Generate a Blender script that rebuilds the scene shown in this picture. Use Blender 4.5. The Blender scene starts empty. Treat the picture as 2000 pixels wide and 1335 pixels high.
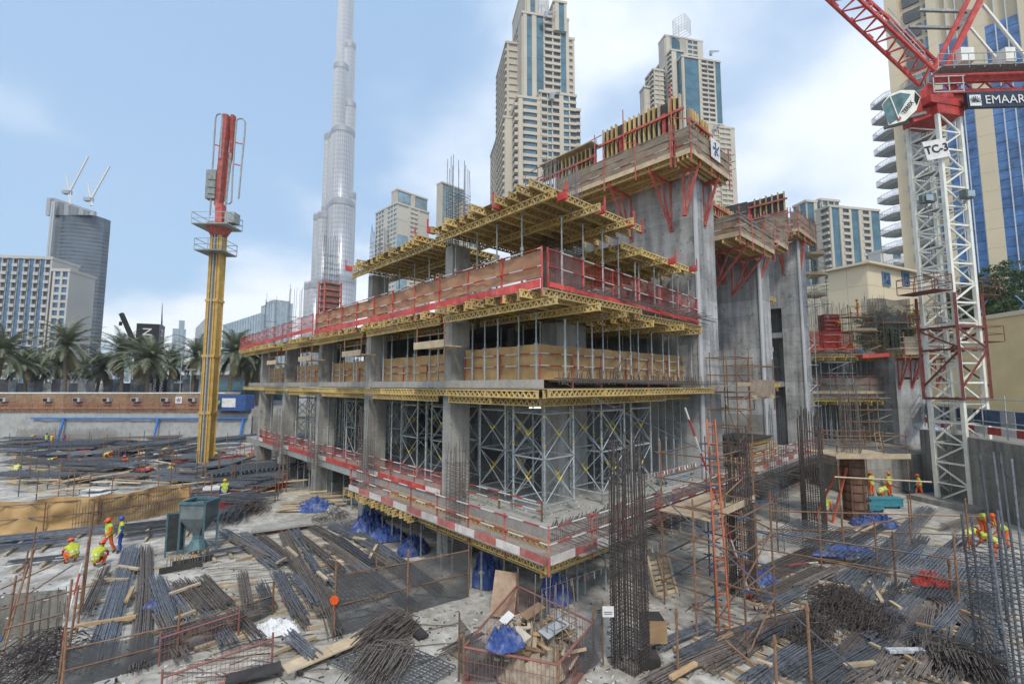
import bpy, bmesh, math, random
from mathutils import Vector, Matrix, noise
random.seed(7)
R=math.radians
scene=bpy.context.scene
COL=scene.collection
# ---------------------------------------------------------------- camera
AZ=R(46.9); PITCH=R(5.25); CAM=Vector((-11.5,-10.3,8.5))
FWD=Vector((math.cos(AZ),math.sin(AZ),0)); RGT=Vector((math.sin(AZ),-math.cos(AZ),0)); UP=Vector((0,0,1))
cam=bpy.data.cameras.new('camera'); camo=bpy.data.objects.new('camera',cam); COL.objects.link(camo)
cam.sensor_width=36; cam.lens=36*904/2000; cam.clip_start=.1; cam.clip_end=9000
camo.location=CAM; camo.rotation_euler=(R(90)+PITCH,0,AZ-R(90))
scene.camera=camo
# ---------------------------------------------------------------- light
SUN_EL=52; SUN_AZ=R(236)          # from behind the camera, over the right shoulder
world=bpy.data.worlds.new('World'); scene.world=world; world.use_nodes=True
def build_world():
    nt=world.node_tree; N=nt.nodes; Lk=nt.links
    N.clear()
    out=N.new('ShaderNodeOutputWorld'); bg=N.new('ShaderNodeBackground'); bg.inputs[1].default_value=.1
    sky=N.new('ShaderNodeTexSky'); sky.sky_type='NISHITA'; sky.sun_disc=False
    sky.sun_elevation=R(SUN_EL); sky.sun_rotation=R(90)-SUN_AZ; sky.air_density=1.2; sky.dust_density=2.2; sky.ozone_density=2.0
    tc=N.new('ShaderNodeTexCoord'); sep=N.new('ShaderNodeSeparateXYZ'); Lk.new(tc.outputs['Generated'],sep.inputs[0])
    mz=N.new('ShaderNodeMath'); mz.operation='MAXIMUM'; mz.inputs[1].default_value=0.0; Lk.new(sep.outputs[2],mz.inputs[0])
    ad=N.new('ShaderNodeMath'); ad.operation='ADD'; ad.inputs[1].default_value=.32; Lk.new(mz.outputs[0],ad.inputs[0])
    dv=N.new('ShaderNodeVectorMath'); dv.operation='DIVIDE'; Lk.new(tc.outputs['Generated'],dv.inputs[0])
    cb=N.new('ShaderNodeCombineXYZ'); 
    for i in range(3): Lk.new(ad.outputs[0],cb.inputs[i])
    Lk.new(cb.outputs[0],dv.inputs[1])
    mp=N.new('ShaderNodeMapping'); mp.inputs['Location'].default_value=CLOUD_OFF; Lk.new(dv.outputs[0],mp.inputs[0])
    n1=N.new('ShaderNodeTexNoise'); n1.inputs['Scale'].default_value=.8; n1.inputs['Detail'].default_value=2; n1.inputs['Roughness'].default_value=.5
    n2=N.new('ShaderNodeTexNoise'); n2.inputs['Scale'].default_value=2.6; n2.inputs['Detail'].default_value=7; n2.inputs['Roughness'].default_value=.52; n2.inputs['Distortion'].default_value=.2
    for n in (n1,n2): Lk.new(mp.outputs[0],n.inputs['Vector'])
    a=N.new('ShaderNodeMath'); a.operation='MULTIPLY_ADD'; a.inputs[1].default_value=1.4; Lk.new(n1.outputs[0],a.inputs[0])
    b=N.new('ShaderNodeMath'); b.operation='MULTIPLY'; b.inputs[1].default_value=.6; Lk.new(n2.outputs[0],b.inputs[0]); Lk.new(b.outputs[0],a.inputs[2])
    mr=N.new('ShaderNodeMapRange'); mr.inputs['From Min'].default_value=.86; mr.inputs['From Max'].default_value=1.2; mr.interpolation_type='SMOOTHSTEP'
    Lk.new(a.outputs[0],mr.inputs['Value'])
    # humid air: the blue is a pale one everywhere, the cloud bank soft
    veil=N.new('ShaderNodeMixRGB'); veil.inputs[0].default_value=.62; veil.inputs[2].default_value=VEIL; Lk.new(sky.outputs[0],veil.inputs[1])
    mx=N.new('ShaderNodeMixRGB'); mx.inputs[2].default_value=CLOUD
    mf=N.new('ShaderNodeMath'); mf.operation='MULTIPLY'; mf.inputs[1].default_value=.95; Lk.new(mr.outputs[0],mf.inputs[0])
    Lk.new(mf.outputs[0],mx.inputs[0]); Lk.new(veil.outputs[0],mx.inputs[1])
    Lk.new(mx.outputs[0],bg.inputs[0]); Lk.new(bg.outputs[0],out.inputs[0])
VEIL=(2.6,4.1,6.0,1); CLOUD=(6.7,7.0,7.4,1)
CLOUD_OFF=(5.5,5.5,3.0)
build_world()
sl=bpy.data.lights.new('sun','SUN'); sl.energy=1.5; sl.angle=R(10); sl.color=(1,.93,.82)
so=bpy.data.objects.new('sun',sl); COL.objects.link(so)
sd=Vector((math.cos(SUN_AZ)*math.cos(R(SUN_EL)),math.sin(SUN_AZ)*math.cos(R(SUN_EL)),math.sin(R(SUN_EL))))
so.rotation_euler=sd.to_track_quat('Z','Y').to_euler(); so.location=(0,0,60)
vs=scene.view_settings; vs.view_transform='Standard'; vs.look='None'; vs.exposure=.85; vs.gamma=1; vs.use_curve_mapping=False
scene.render.engine='CYCLES'
# ---------------------------------------------------------------- placing helpers (survey of the site: point on a level, or at a distance)
def ray(px,py):
    u=(px-1000)/904; v=(667.5-py)/904
    return FWD*(math.cos(PITCH)-v*math.sin(PITCH))+RGT*u+UP*(math.sin(PITCH)+v*math.cos(PITCH))
def G(px,py,z=0.): d=ray(px,py); return CAM+d*((z-CAM.z)/d.z)
def atD(px,py,D): d=ray(px,py); return CAM+d*(D/d.dot(FWD))
def atX(px,py,x): d=ray(px,py); return CAM+d*((x-CAM.x)/d.x)
def atY(px,py,y): d=ray(px,py); return CAM+d*((y-CAM.y)/d.y)
def RF(r,f,z=0.): q=CAM+RGT*r+FWD*f; return Vector((q.x,q.y,z))
# ---------------------------------------------------------------- materials
MATS={}
def mat(name,col,rough=.7,metal=0.,var=.18,scale=3.,bump=.0,rnd=.0,col2=None,detail=5,coord='obj',spec=.4,stretch=None,dirt=0.):
    if name in MATS: return MATS[name]
    m=bpy.data.materials.new(name); m.use_nodes=True; MATS[name]=m
    nt=m.node_tree; N=nt.nodes; Lk=nt.links; p=N['Principled BSDF']
    p.inputs['Roughness'].default_value=rough; p.inputs['Metallic'].default_value=metal; p.inputs['Specular IOR Level'].default_value=spec
    if coord=='obj': tc=N.new('ShaderNodeTexCoord'); src=tc.outputs['Object']
    else: tc=N.new('ShaderNodeNewGeometry'); src=tc.outputs['Position']
    if stretch:
        mp=N.new('ShaderNodeMapping'); mp.inputs['Scale'].default_value=stretch; Lk.new(src,mp.inputs[0]); src=mp.outputs[0]
    n=N.new('ShaderNodeTexNoise'); n.inputs['Scale'].default_value=scale; n.inputs['Detail'].default_value=detail; n.inputs['Roughness'].default_value=.6; Lk.new(src,n.inputs['Vector'])
    cr=N.new('ShaderNodeValToRGB'); e=cr.color_ramp.elements
    c2=col2 or tuple(min(1,c*(1+var)) for c in col); c1=col if col2 else tuple(c*(1-var) for c in col)
    e[0].position=.32; e[1].position=.68; e[0].color=(*c1,1); e[1].color=(*c2,1)
    Lk.new(n.outputs[0],cr.inputs[0]); last=cr.outputs[0]
    if rnd>0:
        oi=N.new('ShaderNodeObjectInfo'); mr=N.new('ShaderNodeMapRange'); mr.inputs['To Min'].default_value=1-rnd; mr.inputs['To Max'].default_value=1+rnd
        Lk.new(oi.outputs['Random'],mr.inputs['Value'])
        hs=N.new('ShaderNodeHueSaturation'); Lk.new(mr.outputs[0],hs.inputs['Value']); Lk.new(last,hs.inputs['Color']); last=hs.outputs[0]
    if dirt>0:      # cement splashes and worn patches
        gp=N.new('ShaderNodeNewGeometry'); nd=N.new('ShaderNodeTexNoise'); nd.inputs['Scale'].default_value=2.3; nd.inputs['Detail'].default_value=9; nd.inputs['Roughness'].default_value=.72; Lk.new(gp.outputs['Position'],nd.inputs['Vector'])
        md=N.new('ShaderNodeMapRange'); md.inputs['From Min'].default_value=.5; md.inputs['From Max'].default_value=.66; md.inputs['To Max'].default_value=dirt; Lk.new(nd.outputs[0],md.inputs['Value'])
        xd=N.new('ShaderNodeMixRGB'); xd.inputs[2].default_value=(.36,.34,.30,1); Lk.new(md.outputs[0],xd.inputs[0]); Lk.new(last,xd.inputs[1]); last=xd.outputs[0]
    Lk.new(last,p.inputs['Base Color'])
    if bump>0:
        b=N.new('ShaderNodeBump'); b.inputs['Strength'].default_value=bump; b.inputs['Distance'].default_value=.03; Lk.new(n.outputs[0],b.inputs['Height']); Lk.new(b.outputs[0],p.inputs['Normal'])
    return m
def concrete(name,base=(.30,.30,.29),stain=.5,panel=(2.4,1.25),rough=.85,lines=.6,mud=0.):
    m=bpy.data.materials.new(name); m.use_nodes=True; MATS[name]=m
    nt=m.node_tree; N=nt.nodes; Lk=nt.links; p=N['Principled BSDF']; p.inputs['Roughness'].default_value=rough; p.inputs['Specular IOR Level'].default_value=.25
    g=N.new('ShaderNodeNewGeometry'); s=N.new('ShaderNodeSeparateXYZ'); Lk.new(g.outputs['Position'],s.inputs[0])
    ax=N.new('ShaderNodeMath'); ax.operation='ADD'; Lk.new(s.outputs[0],ax.inputs[0]); Lk.new(s.outputs[1],ax.inputs[1])
    cv=N.new('ShaderNodeCombineXYZ'); Lk.new(ax.outputs[0],cv.inputs[0]); Lk.new(s.outputs[2],cv.inputs[1])
    br=N.new('ShaderNodeTexBrick'); br.inputs['Scale'].default_value=1; br.inputs['Brick Width'].default_value=panel[0]; br.inputs['Row Height'].default_value=panel[1]
    br.inputs['Mortar Size'].default_value=.012; br.inputs['Mortar Smooth'].default_value=.3; br.offset=0; br.inputs['Bias'].default_value=-.2
    br.inputs['Color1'].default_value=(.76,.76,.75,1); br.inputs['Color2'].default_value=(1.14,1.14,1.15,1); br.inputs['Mortar'].default_value=(lines,lines,lines,1)
    Lk.new(cv.outputs[0],br.inputs['Vector'])
    n1=N.new('ShaderNodeTexNoise'); n1.inputs['Scale'].default_value=.55; n1.inputs['Detail'].default_value=9; n1.inputs['Roughness'].default_value=.65; Lk.new(g.outputs['Position'],n1.inputs['Vector'])
    mp=N.new('ShaderNodeMapping'); mp.inputs['Scale'].default_value=(2.2,2.2,.22); Lk.new(g.outputs['Position'],mp.inputs[0])
    n2=N.new('ShaderNodeTexNoise'); n2.inputs['Scale'].default_value=1.1; n2.inputs['Detail'].default_value=7; Lk.new(mp.outputs[0],n2.inputs['Vector'])
    a=N.new('ShaderNodeMath'); a.operation='ADD'; Lk.new(n1.outputs[0],a.inputs[0]); Lk.new(n2.outputs[0],a.inputs[1])
    mr=N.new('ShaderNodeMapRange'); mr.inputs['From Min'].default_value=.7; mr.inputs['From Max'].default_value=1.3; mr.inputs['To Min'].default_value=1-stain; mr.inputs['To Max'].default_value=1+stain*.55
    Lk.new(a.outputs[0],mr.inputs['Value'])
    m1=N.new('ShaderNodeMixRGB'); m1.blend_type='MULTIPLY'; m1.inputs[0].default_value=1; m1.inputs[1].default_value=(*base,1); Lk.new(mr.outputs[0],m1.inputs[2])
    m2=N.new('ShaderNodeMixRGB'); m2.blend_type='MULTIPLY'; m2.inputs[0].default_value=1; Lk.new(m1.outputs[0],m2.inputs[1]); Lk.new(br.outputs[0],m2.inputs[2])
    n3=N.new('ShaderNodeTexNoise'); n3.inputs['Scale'].default_value=9; n3.inputs['Detail'].default_value=8; n3.inputs['Roughness'].default_value=.7; Lk.new(g.outputs['Position'],n3.inputs['Vector'])
    gr=N.new('ShaderNodeMapRange'); gr.inputs['From Min'].default_value=.3; gr.inputs['From Max'].default_value=.7; gr.inputs['To Min'].default_value=.8; gr.inputs['To Max'].default_value=1.15; Lk.new(n3.outputs[0],gr.inputs['Value'])
    n4=N.new('ShaderNodeTexNoise'); n4.inputs['Scale'].default_value=1.7; n4.inputs['Detail'].default_value=6; n4.inputs['Roughness'].default_value=.6; n4.inputs['Distortion'].default_value=.6; Lk.new(g.outputs['Position'],n4.inputs['Vector'])
    sp=N.new('ShaderNodeMapRange'); sp.inputs['From Min'].default_value=.60; sp.inputs['From Max'].default_value=.66; sp.inputs['To Min'].default_value=1; sp.inputs['To Max'].default_value=1-stain*.7; Lk.new(n4.outputs[0],sp.inputs['Value'])
    mm=N.new('ShaderNodeMath'); mm.operation='MULTIPLY'; Lk.new(gr.outputs[0],mm.inputs[0]); Lk.new(sp.outputs[0],mm.inputs[1])
    m3=N.new('ShaderNodeMixRGB'); m3.blend_type='MULTIPLY'; m3.inputs[0].default_value=1; Lk.new(m2.outputs[0],m3.inputs[1]); Lk.new(mm.outputs[0],m3.inputs[2])
    last=m3.outputs[0]
    if mud>0:       # trodden dirt
        n5=N.new('ShaderNodeTexNoise'); n5.inputs['Scale'].default_value=.33; n5.inputs['Detail'].default_value=10; n5.inputs['Roughness'].default_value=.68; n5.inputs['Distortion'].default_value=1.2; Lk.new(g.outputs['Position'],n5.inputs['Vector'])
        md=N.new('ShaderNodeMapRange'); md.inputs['From Min'].default_value=.42; md.inputs['From Max'].default_value=.64; md.inputs['To Max'].default_value=mud; Lk.new(n5.outputs[0],md.inputs['Value'])
        xd=N.new('ShaderNodeMixRGB'); xd.inputs[2].default_value=(.20,.175,.145,1); Lk.new(md.outputs[0],xd.inputs[0]); Lk.new(last,xd.inputs[1]); last=xd.outputs[0]
    Lk.new(last,p.inputs['Base Color'])
    b=N.new('ShaderNodeBump'); b.inputs['Strength'].default_value=.25; b.inputs['Distance'].default_value=.02; Lk.new(n3.outputs[0],b.inputs['Height']); Lk.new(b.outputs[0],p.inputs['Normal'])
    return m
def net_mat(name,col,alpha,cell=.12):
    m=bpy.data.materials.new(name); m.use_nodes=True; MATS[name]=m
    nt=m.node_tree; N=nt.nodes; Lk=nt.links; p=N['Principled BSDF']; p.inputs['Base Color'].default_value=(*col,1); p.inputs['Roughness'].default_value=.9
    tc=N.new('ShaderNodeTexCoord'); n=N.new('ShaderNodeTexNoise'); n.inputs['Scale'].default_value=1.3; n.inputs['Detail'].default_value=4; Lk.new(tc.outputs['Object'],n.inputs['Vector'])
    mr=N.new('ShaderNodeMapRange'); mr.inputs['From Min'].default_value=.3; mr.inputs['From Max'].default_value=.7; mr.inputs['To Min'].default_value=alpha-.15; mr.inputs['To Max'].default_value=alpha+.15
    Lk.new(n.outputs[0],mr.inputs['Value']); Lk.new(mr.outputs[0],p.inputs['Alpha'])
    return m
def stripe_mat(name,c1,c2,period,axis=0,duty=.5,rough=.6):
    m=bpy.data.materials.new(name); m.use_nodes=True; MATS[name]=m
    nt=m.node_tree; N=nt.nodes; Lk=nt.links; p=N['Principled BSDF']; p.inputs['Roughness'].default_value=rough
    g=N.new('ShaderNodeNewGeometry'); s=N.new('ShaderNodeSeparateXYZ'); Lk.new(g.outputs['Position'],s.inputs[0])
    if axis==3:
        ad=N.new('ShaderNodeMath'); ad.operation='ADD'; Lk.new(s.outputs[0],ad.inputs[0]); Lk.new(s.outputs[1],ad.inputs[1]); src=ad.outputs[0]
    else: src=s.outputs[axis]
    d=N.new('ShaderNodeMath'); d.operation='DIVIDE'; d.inputs[1].default_value=period; Lk.new(src,d.inputs[0])
    f=N.new('ShaderNodeMath'); f.operation='FRACT'; Lk.new(d.outputs[0],f.inputs[0])
    t=N.new('ShaderNodeMath'); t.operation='GREATER_THAN'; t.inputs[1].default_value=duty; Lk.new(f.outputs[0],t.inputs[0])
    n=N.new('ShaderNodeTexNoise'); n.inputs['Scale'].default_value=2.; n.inputs['Detail'].default_value=5
    mx=N.new('ShaderNodeMixRGB'); mx.inputs[1].default_value=(*c1,1); mx.inputs[2].default_value=(*c2,1); Lk.new(t.outputs[0],mx.inputs[0])
    m2=N.new('ShaderNodeMixRGB'); m2.blend_type='MULTIPLY'; m2.inputs[0].default_value=.6; Lk.new(mx.outputs[0],m2.inputs[1]); Lk.new(n.outputs[0],m2.inputs[2])
    Lk.new(m2.outputs[0],p.inputs['Base Color'])
    return m
def glass(name,col,rough=.08,spec=.9,var=.25,scale=.2):
    return mat(name,col,rough,.35,var,scale,coord='pos',spec=spec,detail=3)
M_CON=concrete('concrete_wall',(.42,.425,.425),.5)
M_COL=concrete('concrete_column',(.38,.375,.35),.42,(3.1,2.6))
M_SLAB=concrete('concrete_slab',(.46,.455,.43),.22,(30,30),lines=1)
M_RAFT=concrete('concrete_raft',(.50,.49,.455),.5,(40,40),lines=1,mud=.7)
M_RET=concrete('concrete_retaining',(.33,.325,.30),.45,(4,1.9))
M_BEAM=mat('yellow_timber',(.42,.29,.09),.65,0,.3,2.5,rnd=.3,col2=(.60,.45,.19),dirt=.55)
M_PLY=mat('plywood',(.34,.22,.115),.75,0,.25,1.3,rnd=.2,col2=(.48,.34,.2))
M_PLANK=mat('pale_planks',(.42,.33,.22),.8,0,.2,2,rnd=.3,dirt=.6)
M_PLYB=mat('black_film_plywood',(.045,.042,.042),.5,0,.3,2)
M_GALV=mat('galvanised_steel',(.38,.42,.43),.5,.3,.22,6,rnd=.2,dirt=.5)
M_GALVD=mat('dull_galvanised',(.27,.29,.28),.6,.25,.3,5,rnd=.2)
M_RUST=mat('rusty_tube',(.16,.085,.05),.8,.1,.35,7,rnd=.25,col2=(.27,.16,.10))
M_REBAR=mat('dark_rebar',(.085,.095,.112),.55,.25,.35,5,rnd=.4,col2=(.18,.195,.22))
M_REBARB=mat('brown_rebar',(.11,.093,.083),.7,.1,.35,5,rnd=.35,col2=(.20,.175,.16))
M_RED=mat('red_paint',(.50,.06,.05),.6,0,.25,2,rnd=.2,dirt=.4)
M_CRED=mat('crane_red',(.46,.05,.04),.5,0,.25,2,dirt=.25)
M_BRKT=mat('red_bracket',(.40,.085,.065),.6,0,.3,3,rnd=.2,dirt=.45)
M_WHITE=mat('white_paint',(.66,.65,.63),.6,0,.15,3)
M_TOEW=mat('dusty_white_board',(.60,.55,.52),.7,0,.2,1.5,rnd=.1,dirt=.6)
M_TOER=mat('dusty_red_board',(.44,.13,.11),.7,0,.25,1.5,rnd=.25,dirt=.7)
M_CREAM=mat('crane_white',(.70,.70,.62),.5,0,.14,2,col2=(.80,.80,.73),dirt=.25)
M_ORANGE=mat('orange_paint',(.46,.12,.05),.55,0,.2,3)
M_BLUEP=mat('blue_paint',(.035,.085,.24),.55,0,.25,3)
M_TARP=mat('blue_tarpaulin',(.014,.035,.17),.55,0,.4,4,rnd=.25,col2=(.055,.11,.31),dirt=.55)
M_HESS=mat('tan_hessian',(.34,.215,.09),.95,0,.2,1.6,bump=.25,rnd=.12,col2=(.46,.31,.15))
M_HESSG=mat('grey_brown_hessian',(.235,.185,.135),.95,0,.25,1.6,bump=.25,rnd=.12)
M_BLACK=mat('black_paint',(.02,.02,.022),.5,0,.2,3)
M_DARK=mat('dark_void',(.02,.021,.022),.9,0,.2,2)
M_YEL=mat('yellow_mast',(.44,.25,.04),.55,0,.22,1.5,col2=(.60,.40,.11),dirt=.4)
M_RW=stripe_mat('red_white_tube',(.5,.07,.06),(.75,.73,.70),1.6,3)
M_RB=stripe_mat('rust_blue_tube',(.22,.13,.09),(.05,.12,.26),3.1,3,.84)
M_NETB=net_mat('black_net',(.07,.072,.075),.74)
M_NETG=net_mat('grey_sheet',(.36,.37,.36),.93)
M_NETR=net_mat('red_net',(.5,.06,.04),.62)
# ---------------------------------------------------------------- mesh builder
class MB:
    def __init__(s): s.v=[]; s.f=[]; s.m=[]
    def add(s,vs,fs,mi=0):
        o=len(s.v); s.v.extend([tuple(q) for q in vs]); s.f.extend([tuple(i+o for i in f) for f in fs]); s.m.extend([mi]*len(fs)); return s
    def box(s,x0,x1,y0,y1,z0,z1,mi=0):
        return s.add([(x0,y0,z0),(x1,y0,z0),(x1,y1,z0),(x0,y1,z0),(x0,y0,z1),(x1,y0,z1),(x1,y1,z1),(x0,y1,z1)],
            [(0,3,2,1),(4,5,6,7),(0,1,5,4),(1,2,6,5),(2,3,7,6),(3,0,4,7)],mi)
    def bar(s,a,b,w,h=None,mi=0,up=(0,0,1)):
        a=Vector(a); b=Vector(b); h=h or w; d=(b-a)
        if d.length<1e-6: return s
        d.normalize(); u=Vector(up)
        if abs(d.dot(u))>.99: u=Vector((1,0,0))
        r=d.cross(u).normalized(); u=r.cross(d).normalized(); r*=w/2; u*=h/2
        vs=[a-r-u,a+r-u,a+r+u,a-r+u,b-r-u,b+r-u,b+r+u,b-r+u]
        return s.add(vs,[(0,3,2,1),(4,5,6,7),(0,1,5,4),(1,2,6,5),(2,3,7,6),(3,0,4,7)][::1],mi)
    def tube(s,a,b,r,n=6,mi=0,r2=None,cap=True):
        a=Vector(a); b=Vector(b); d=b-a
        if d.length<1e-6: return s
        d.normalize(); u=Vector((0,0,1)) if abs(d.z)<.9 else Vector((1,0,0))
        x=d.cross(u).normalized(); y=d.cross(x); r2=r if r2 is None else r2
        vs=[a+(x*math.cos(2*math.pi*i/n)+y*math.sin(2*math.pi*i/n))*r for i in range(n)]+[b+(x*math.cos(2*math.pi*i/n)+y*math.sin(2*math.pi*i/n))*r2 for i in range(n)]
        fs=[(i,i+n,(i+1)%n+n,(i+1)%n) for i in range(n)]
        if cap: fs+=[tuple(range(n)),tuple(range(2*n-1,n-1,-1))]
        return s.add(vs,fs,mi)
    def path(s,pts,r,n=4,mi=0,closed=False):
        pts=[Vector(q) for q in pts]; vs=[]; k=len(pts)
        for i,q in enumerate(pts):
            if closed: d=pts[(i+1)%k]-pts[i-1]
            else: d=pts[min(i+1,k-1)]-pts[max(i-1,0)]
            d.normalize(); u=Vector((0,0,1)) if abs(d.z)<.9 else Vector((1,0,0))
            x=d.cross(u).normalized(); y=d.cross(x)
            vs+=[q+(x*math.cos(2*math.pi*(j+.5)/n)+y*math.sin(2*math.pi*(j+.5)/n))*r for j in range(n)]
        fs=[]
        for i in range(k if closed else k-1):
            i2=(i+1)%k
            fs+=[(i*n+j,i2*n+j,i2*n+(j+1)%n,i*n+(j+1)%n) for j in range(n)]
        return s.add(vs,fs,mi)
    def prism(s,poly,z0,z1,mi=0):
        n=len(poly); vs=[(p[0],p[1],z0) for p in poly]+[(p[0],p[1],z1) for p in poly]
        ar=sum(poly[i][0]*poly[(i+1)%n][1]-poly[(i+1)%n][0]*poly[i][1] for i in range(n))
        fs=[(i,(i+1)%n,(i+1)%n+n,i+n) for i in range(n)]+[tuple(range(n-1,-1,-1)),tuple(range(n,2*n))]
        if ar<0: fs=[f[::-1] for f in fs]
        return s.add(vs,fs,mi)
    def obox(s,c,u,v,hu,hv,z0,z1,mi=0):   # oriented box about c, half sizes along u and v
        c=Vector(c); u=Vector(u); v=Vector(v); q=[c-u*hu-v*hv,c+u*hu-v*hv,c+u*hu+v*hv,c-u*hu+v*hv]
        return s.prism([(a.x,a.y) for a in q],z0,z1,mi)
    def grid(s,fn,nu,nv,mi=0):
        vs=[fn(i/nu,j/nv) for j in range(nv+1) for i in range(nu+1)]; w=nu+1
        return s.add(vs,[(j*w+i,j*w+i+1,(j+1)*w+i+1,(j+1)*w+i) for j in range(nv) for i in range(nu)],mi)
    def build(s,name,mats,parent=None,smooth=False,local=False):
        me=bpy.data.meshes.new(name)
        if parent is None:
            xs=[q[0] for q in s.v]; ys=[q[1] for q in s.v]; zs=[q[2] for q in s.v]
            loc=Vector(((min(xs)+max(xs))/2,(min(ys)+max(ys))/2,min(zs))); off=loc
        else:
            loc=Vector((0,0,0)); off=Vector((0,0,0))
            if not local:
                q=parent
                while q: off=off+q.location; q=q.parent
        me.from_pydata([(q[0]-off.x,q[1]-off.y,q[2]-off.z) for q in s.v],[],s.f)
        if not isinstance(mats,(list,tuple)): mats=[mats]
        for m in mats: me.materials.append(m)
        if len(mats)>1: me.polygons.foreach_set('material_index',s.m)
        if smooth: me.polygons.foreach_set('use_smooth',[True]*len(s.f))
        me.update()
        o=bpy.data.objects.new(name,me); COL.objects.link(o); o.location=loc
        if parent is not None: o.parent=parent
        return o
def tag(o,label,cat,group=None,kind=None):
    if label: o['label']=label
    if cat: o['category']=cat
    if group: o['group']=group
    if kind: o['kind']=kind
    return o
def struct(o): o['kind']='structure'; return o
def thing(name,label,cat,loc=(0,0,0),rz=0.,group=None):
    o=bpy.data.objects.new(name,None); COL.objects.link(o); o.location=loc; o.rotation_euler=(0,0,rz); o.empty_display_size=.3
    return tag(o,label,cat,group)
def dup(root,loc=None,rz=None,label=None,group=None,scale=None):
    r=root.copy(); COL.objects.link(r)
    if loc is not None: r.location=loc
    if rz is not None: r.rotation_euler=(0,0,rz)
    if scale: r.scale=scale
    if label: r['label']=label
    if group: r['group']=group
    for ch in list(root.children):
        c=ch.copy(); COL.objects.link(c); c.parent=r
        for g in ch.children:
            d=g.copy(); COL.objects.link(d); d.parent=c
    return r
def piece(me,name,parent,loc,rot=None,scale=None):
    o=bpy.data.objects.new(name,me); COL.objects.link(o); o.location=loc
    if rot is not None: o.rotation_mode='QUATERNION'; o.rotation_quaternion=rot
    if scale: o.scale=scale
    o.parent=parent
    return o
def mesh_of(mb,name,mats):
    me=bpy.data.meshes.new(name); me.from_pydata(mb.v,[],mb.f)
    if not isinstance(mats,(list,tuple)): mats=[mats]
    for m in mats: me.materials.append(m)
    if len(mats)>1: me.polygons.foreach_set('material_index',mb.m)
    me.update(); return me
def along(a,b,roll=0):    # quaternion that turns +X to b-a with +Z up
    d=(Vector(b)-Vector(a)).normalized(); u=Vector((0,0,1))
    if abs(d.z)>.99: u=Vector((1,0,0))
    y=u.cross(d).normalized(); z=d.cross(y)
    m=Matrix((d,y,z)).transposed()
    return m.to_quaternion()
def text_mesh(body,size,mat_,name,extrude=.01,bold=False):
    cu=bpy.data.curves.new(name,'FONT'); cu.body=body; cu.size=size; cu.extrude=extrude; cu.align_x='CENTER'; cu.align_y='CENTER'; cu.resolution_u=3
    if bold: cu.offset=size*.02
    o=bpy.data.objects.new(name,cu); COL.objects.link(o)
    dg=bpy.context.evaluated_depsgraph_get(); me=bpy.data.meshes.new_from_object(o.evaluated_get(dg))
    bpy.data.objects.remove(o); bpy.data.curves.remove(cu); me.materials.clear(); me.materials.append(mat_); return me
def facing(nrm,up=(0,0,1)):   # rotation: local +Z to nrm, local +Y up
    z=Vector(nrm).normalized(); x=Vector(up).cross(z).normalized(); y=z.cross(x)
    return Matrix((x,y,z)).transposed().to_quaternion()
rnd=random.uniform
# ================================================================ SETTING
PIT=[(-90,-22),(26,-22),(30,27),(33,38),(44,44),(44,62),(27,90),(-12,90),(-12,70),(-90,70)]
def pitxy(): return [RF(r,f) for r,f in PIT]
def make_ground():
    bm=bmesh.new()
    def loop(pts,z):
        vs=[bm.verts.new((p.x,p.y,z)) for p in pts]; return [bm.edges.new((vs[i],vs[(i+1)%len(vs)])) for i in range(len(vs))]
    e=loop(pitxy(),4.7)+loop([RF(-1450,-260),RF(1450,-260),RF(1450,1600),RF(-1450,1600)],4.7)
    bmesh.ops.triangle_fill(bm,edges=e,use_beauty=True)
    bmesh.ops.recalc_face_normals(bm,faces=bm.faces)
    for f in bm.faces:
        if f.normal.z<0: f.normal_flip()
    me=bpy.data.meshes.new('ground'); bm.to_mesh(me); bm.free()
    me.materials.append(mat('street_ground',(.21,.20,.18),.9,0,.2,.05,coord='pos'))
    o=bpy.data.objects.new('ground',me); COL.objects.link(o); struct(o)
make_ground()
# raft of the pit, with one sunken bay at the near left corner
HOLE=[G(-60,1165),G(128,1150),G(118,1262),G(40,1335),G(-160,1335)]
def make_raft():
    bm=bmesh.new()
    def loop(pts,z):
        vs=[bm.verts.new((p.x,p.y,z)) for p in pts]; return [bm.edges.new((vs[i],vs[(i+1)%len(vs)])) for i in range(len(vs))]
    e=loop([RF(-92,-24),RF(46,-24),RF(46,92),RF(-92,92)],0)+loop(HOLE,0)
    bmesh.ops.triangle_fill(bm,edges=e,use_beauty=True)
    for f in bm.faces:
        if f.normal.z<0: f.normal_flip()
    me=bpy.data.meshes.new('raft_floor'); bm.to_mesh(me); bm.free(); me.materials.append(M_RAFT)
    o=bpy.data.objects.new('raft_floor',me); COL.objects.link(o); struct(o)
    m=MB(); n=len(HOLE)
    for i in range(n):
        a,b=HOLE[i],HOLE[(i+1)%n]; m.add([(a.x,a.y,0),(b.x,b.y,0),(b.x,b.y,-1.8),(a.x,a.y,-1.8)],[(0,1,2,3)])
    m.add([(p.x,p.y,-1.8) for p in HOLE],[tuple(range(n))])
    struct(m.build('sunken_bay',M_RET))
make_raft()
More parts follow.
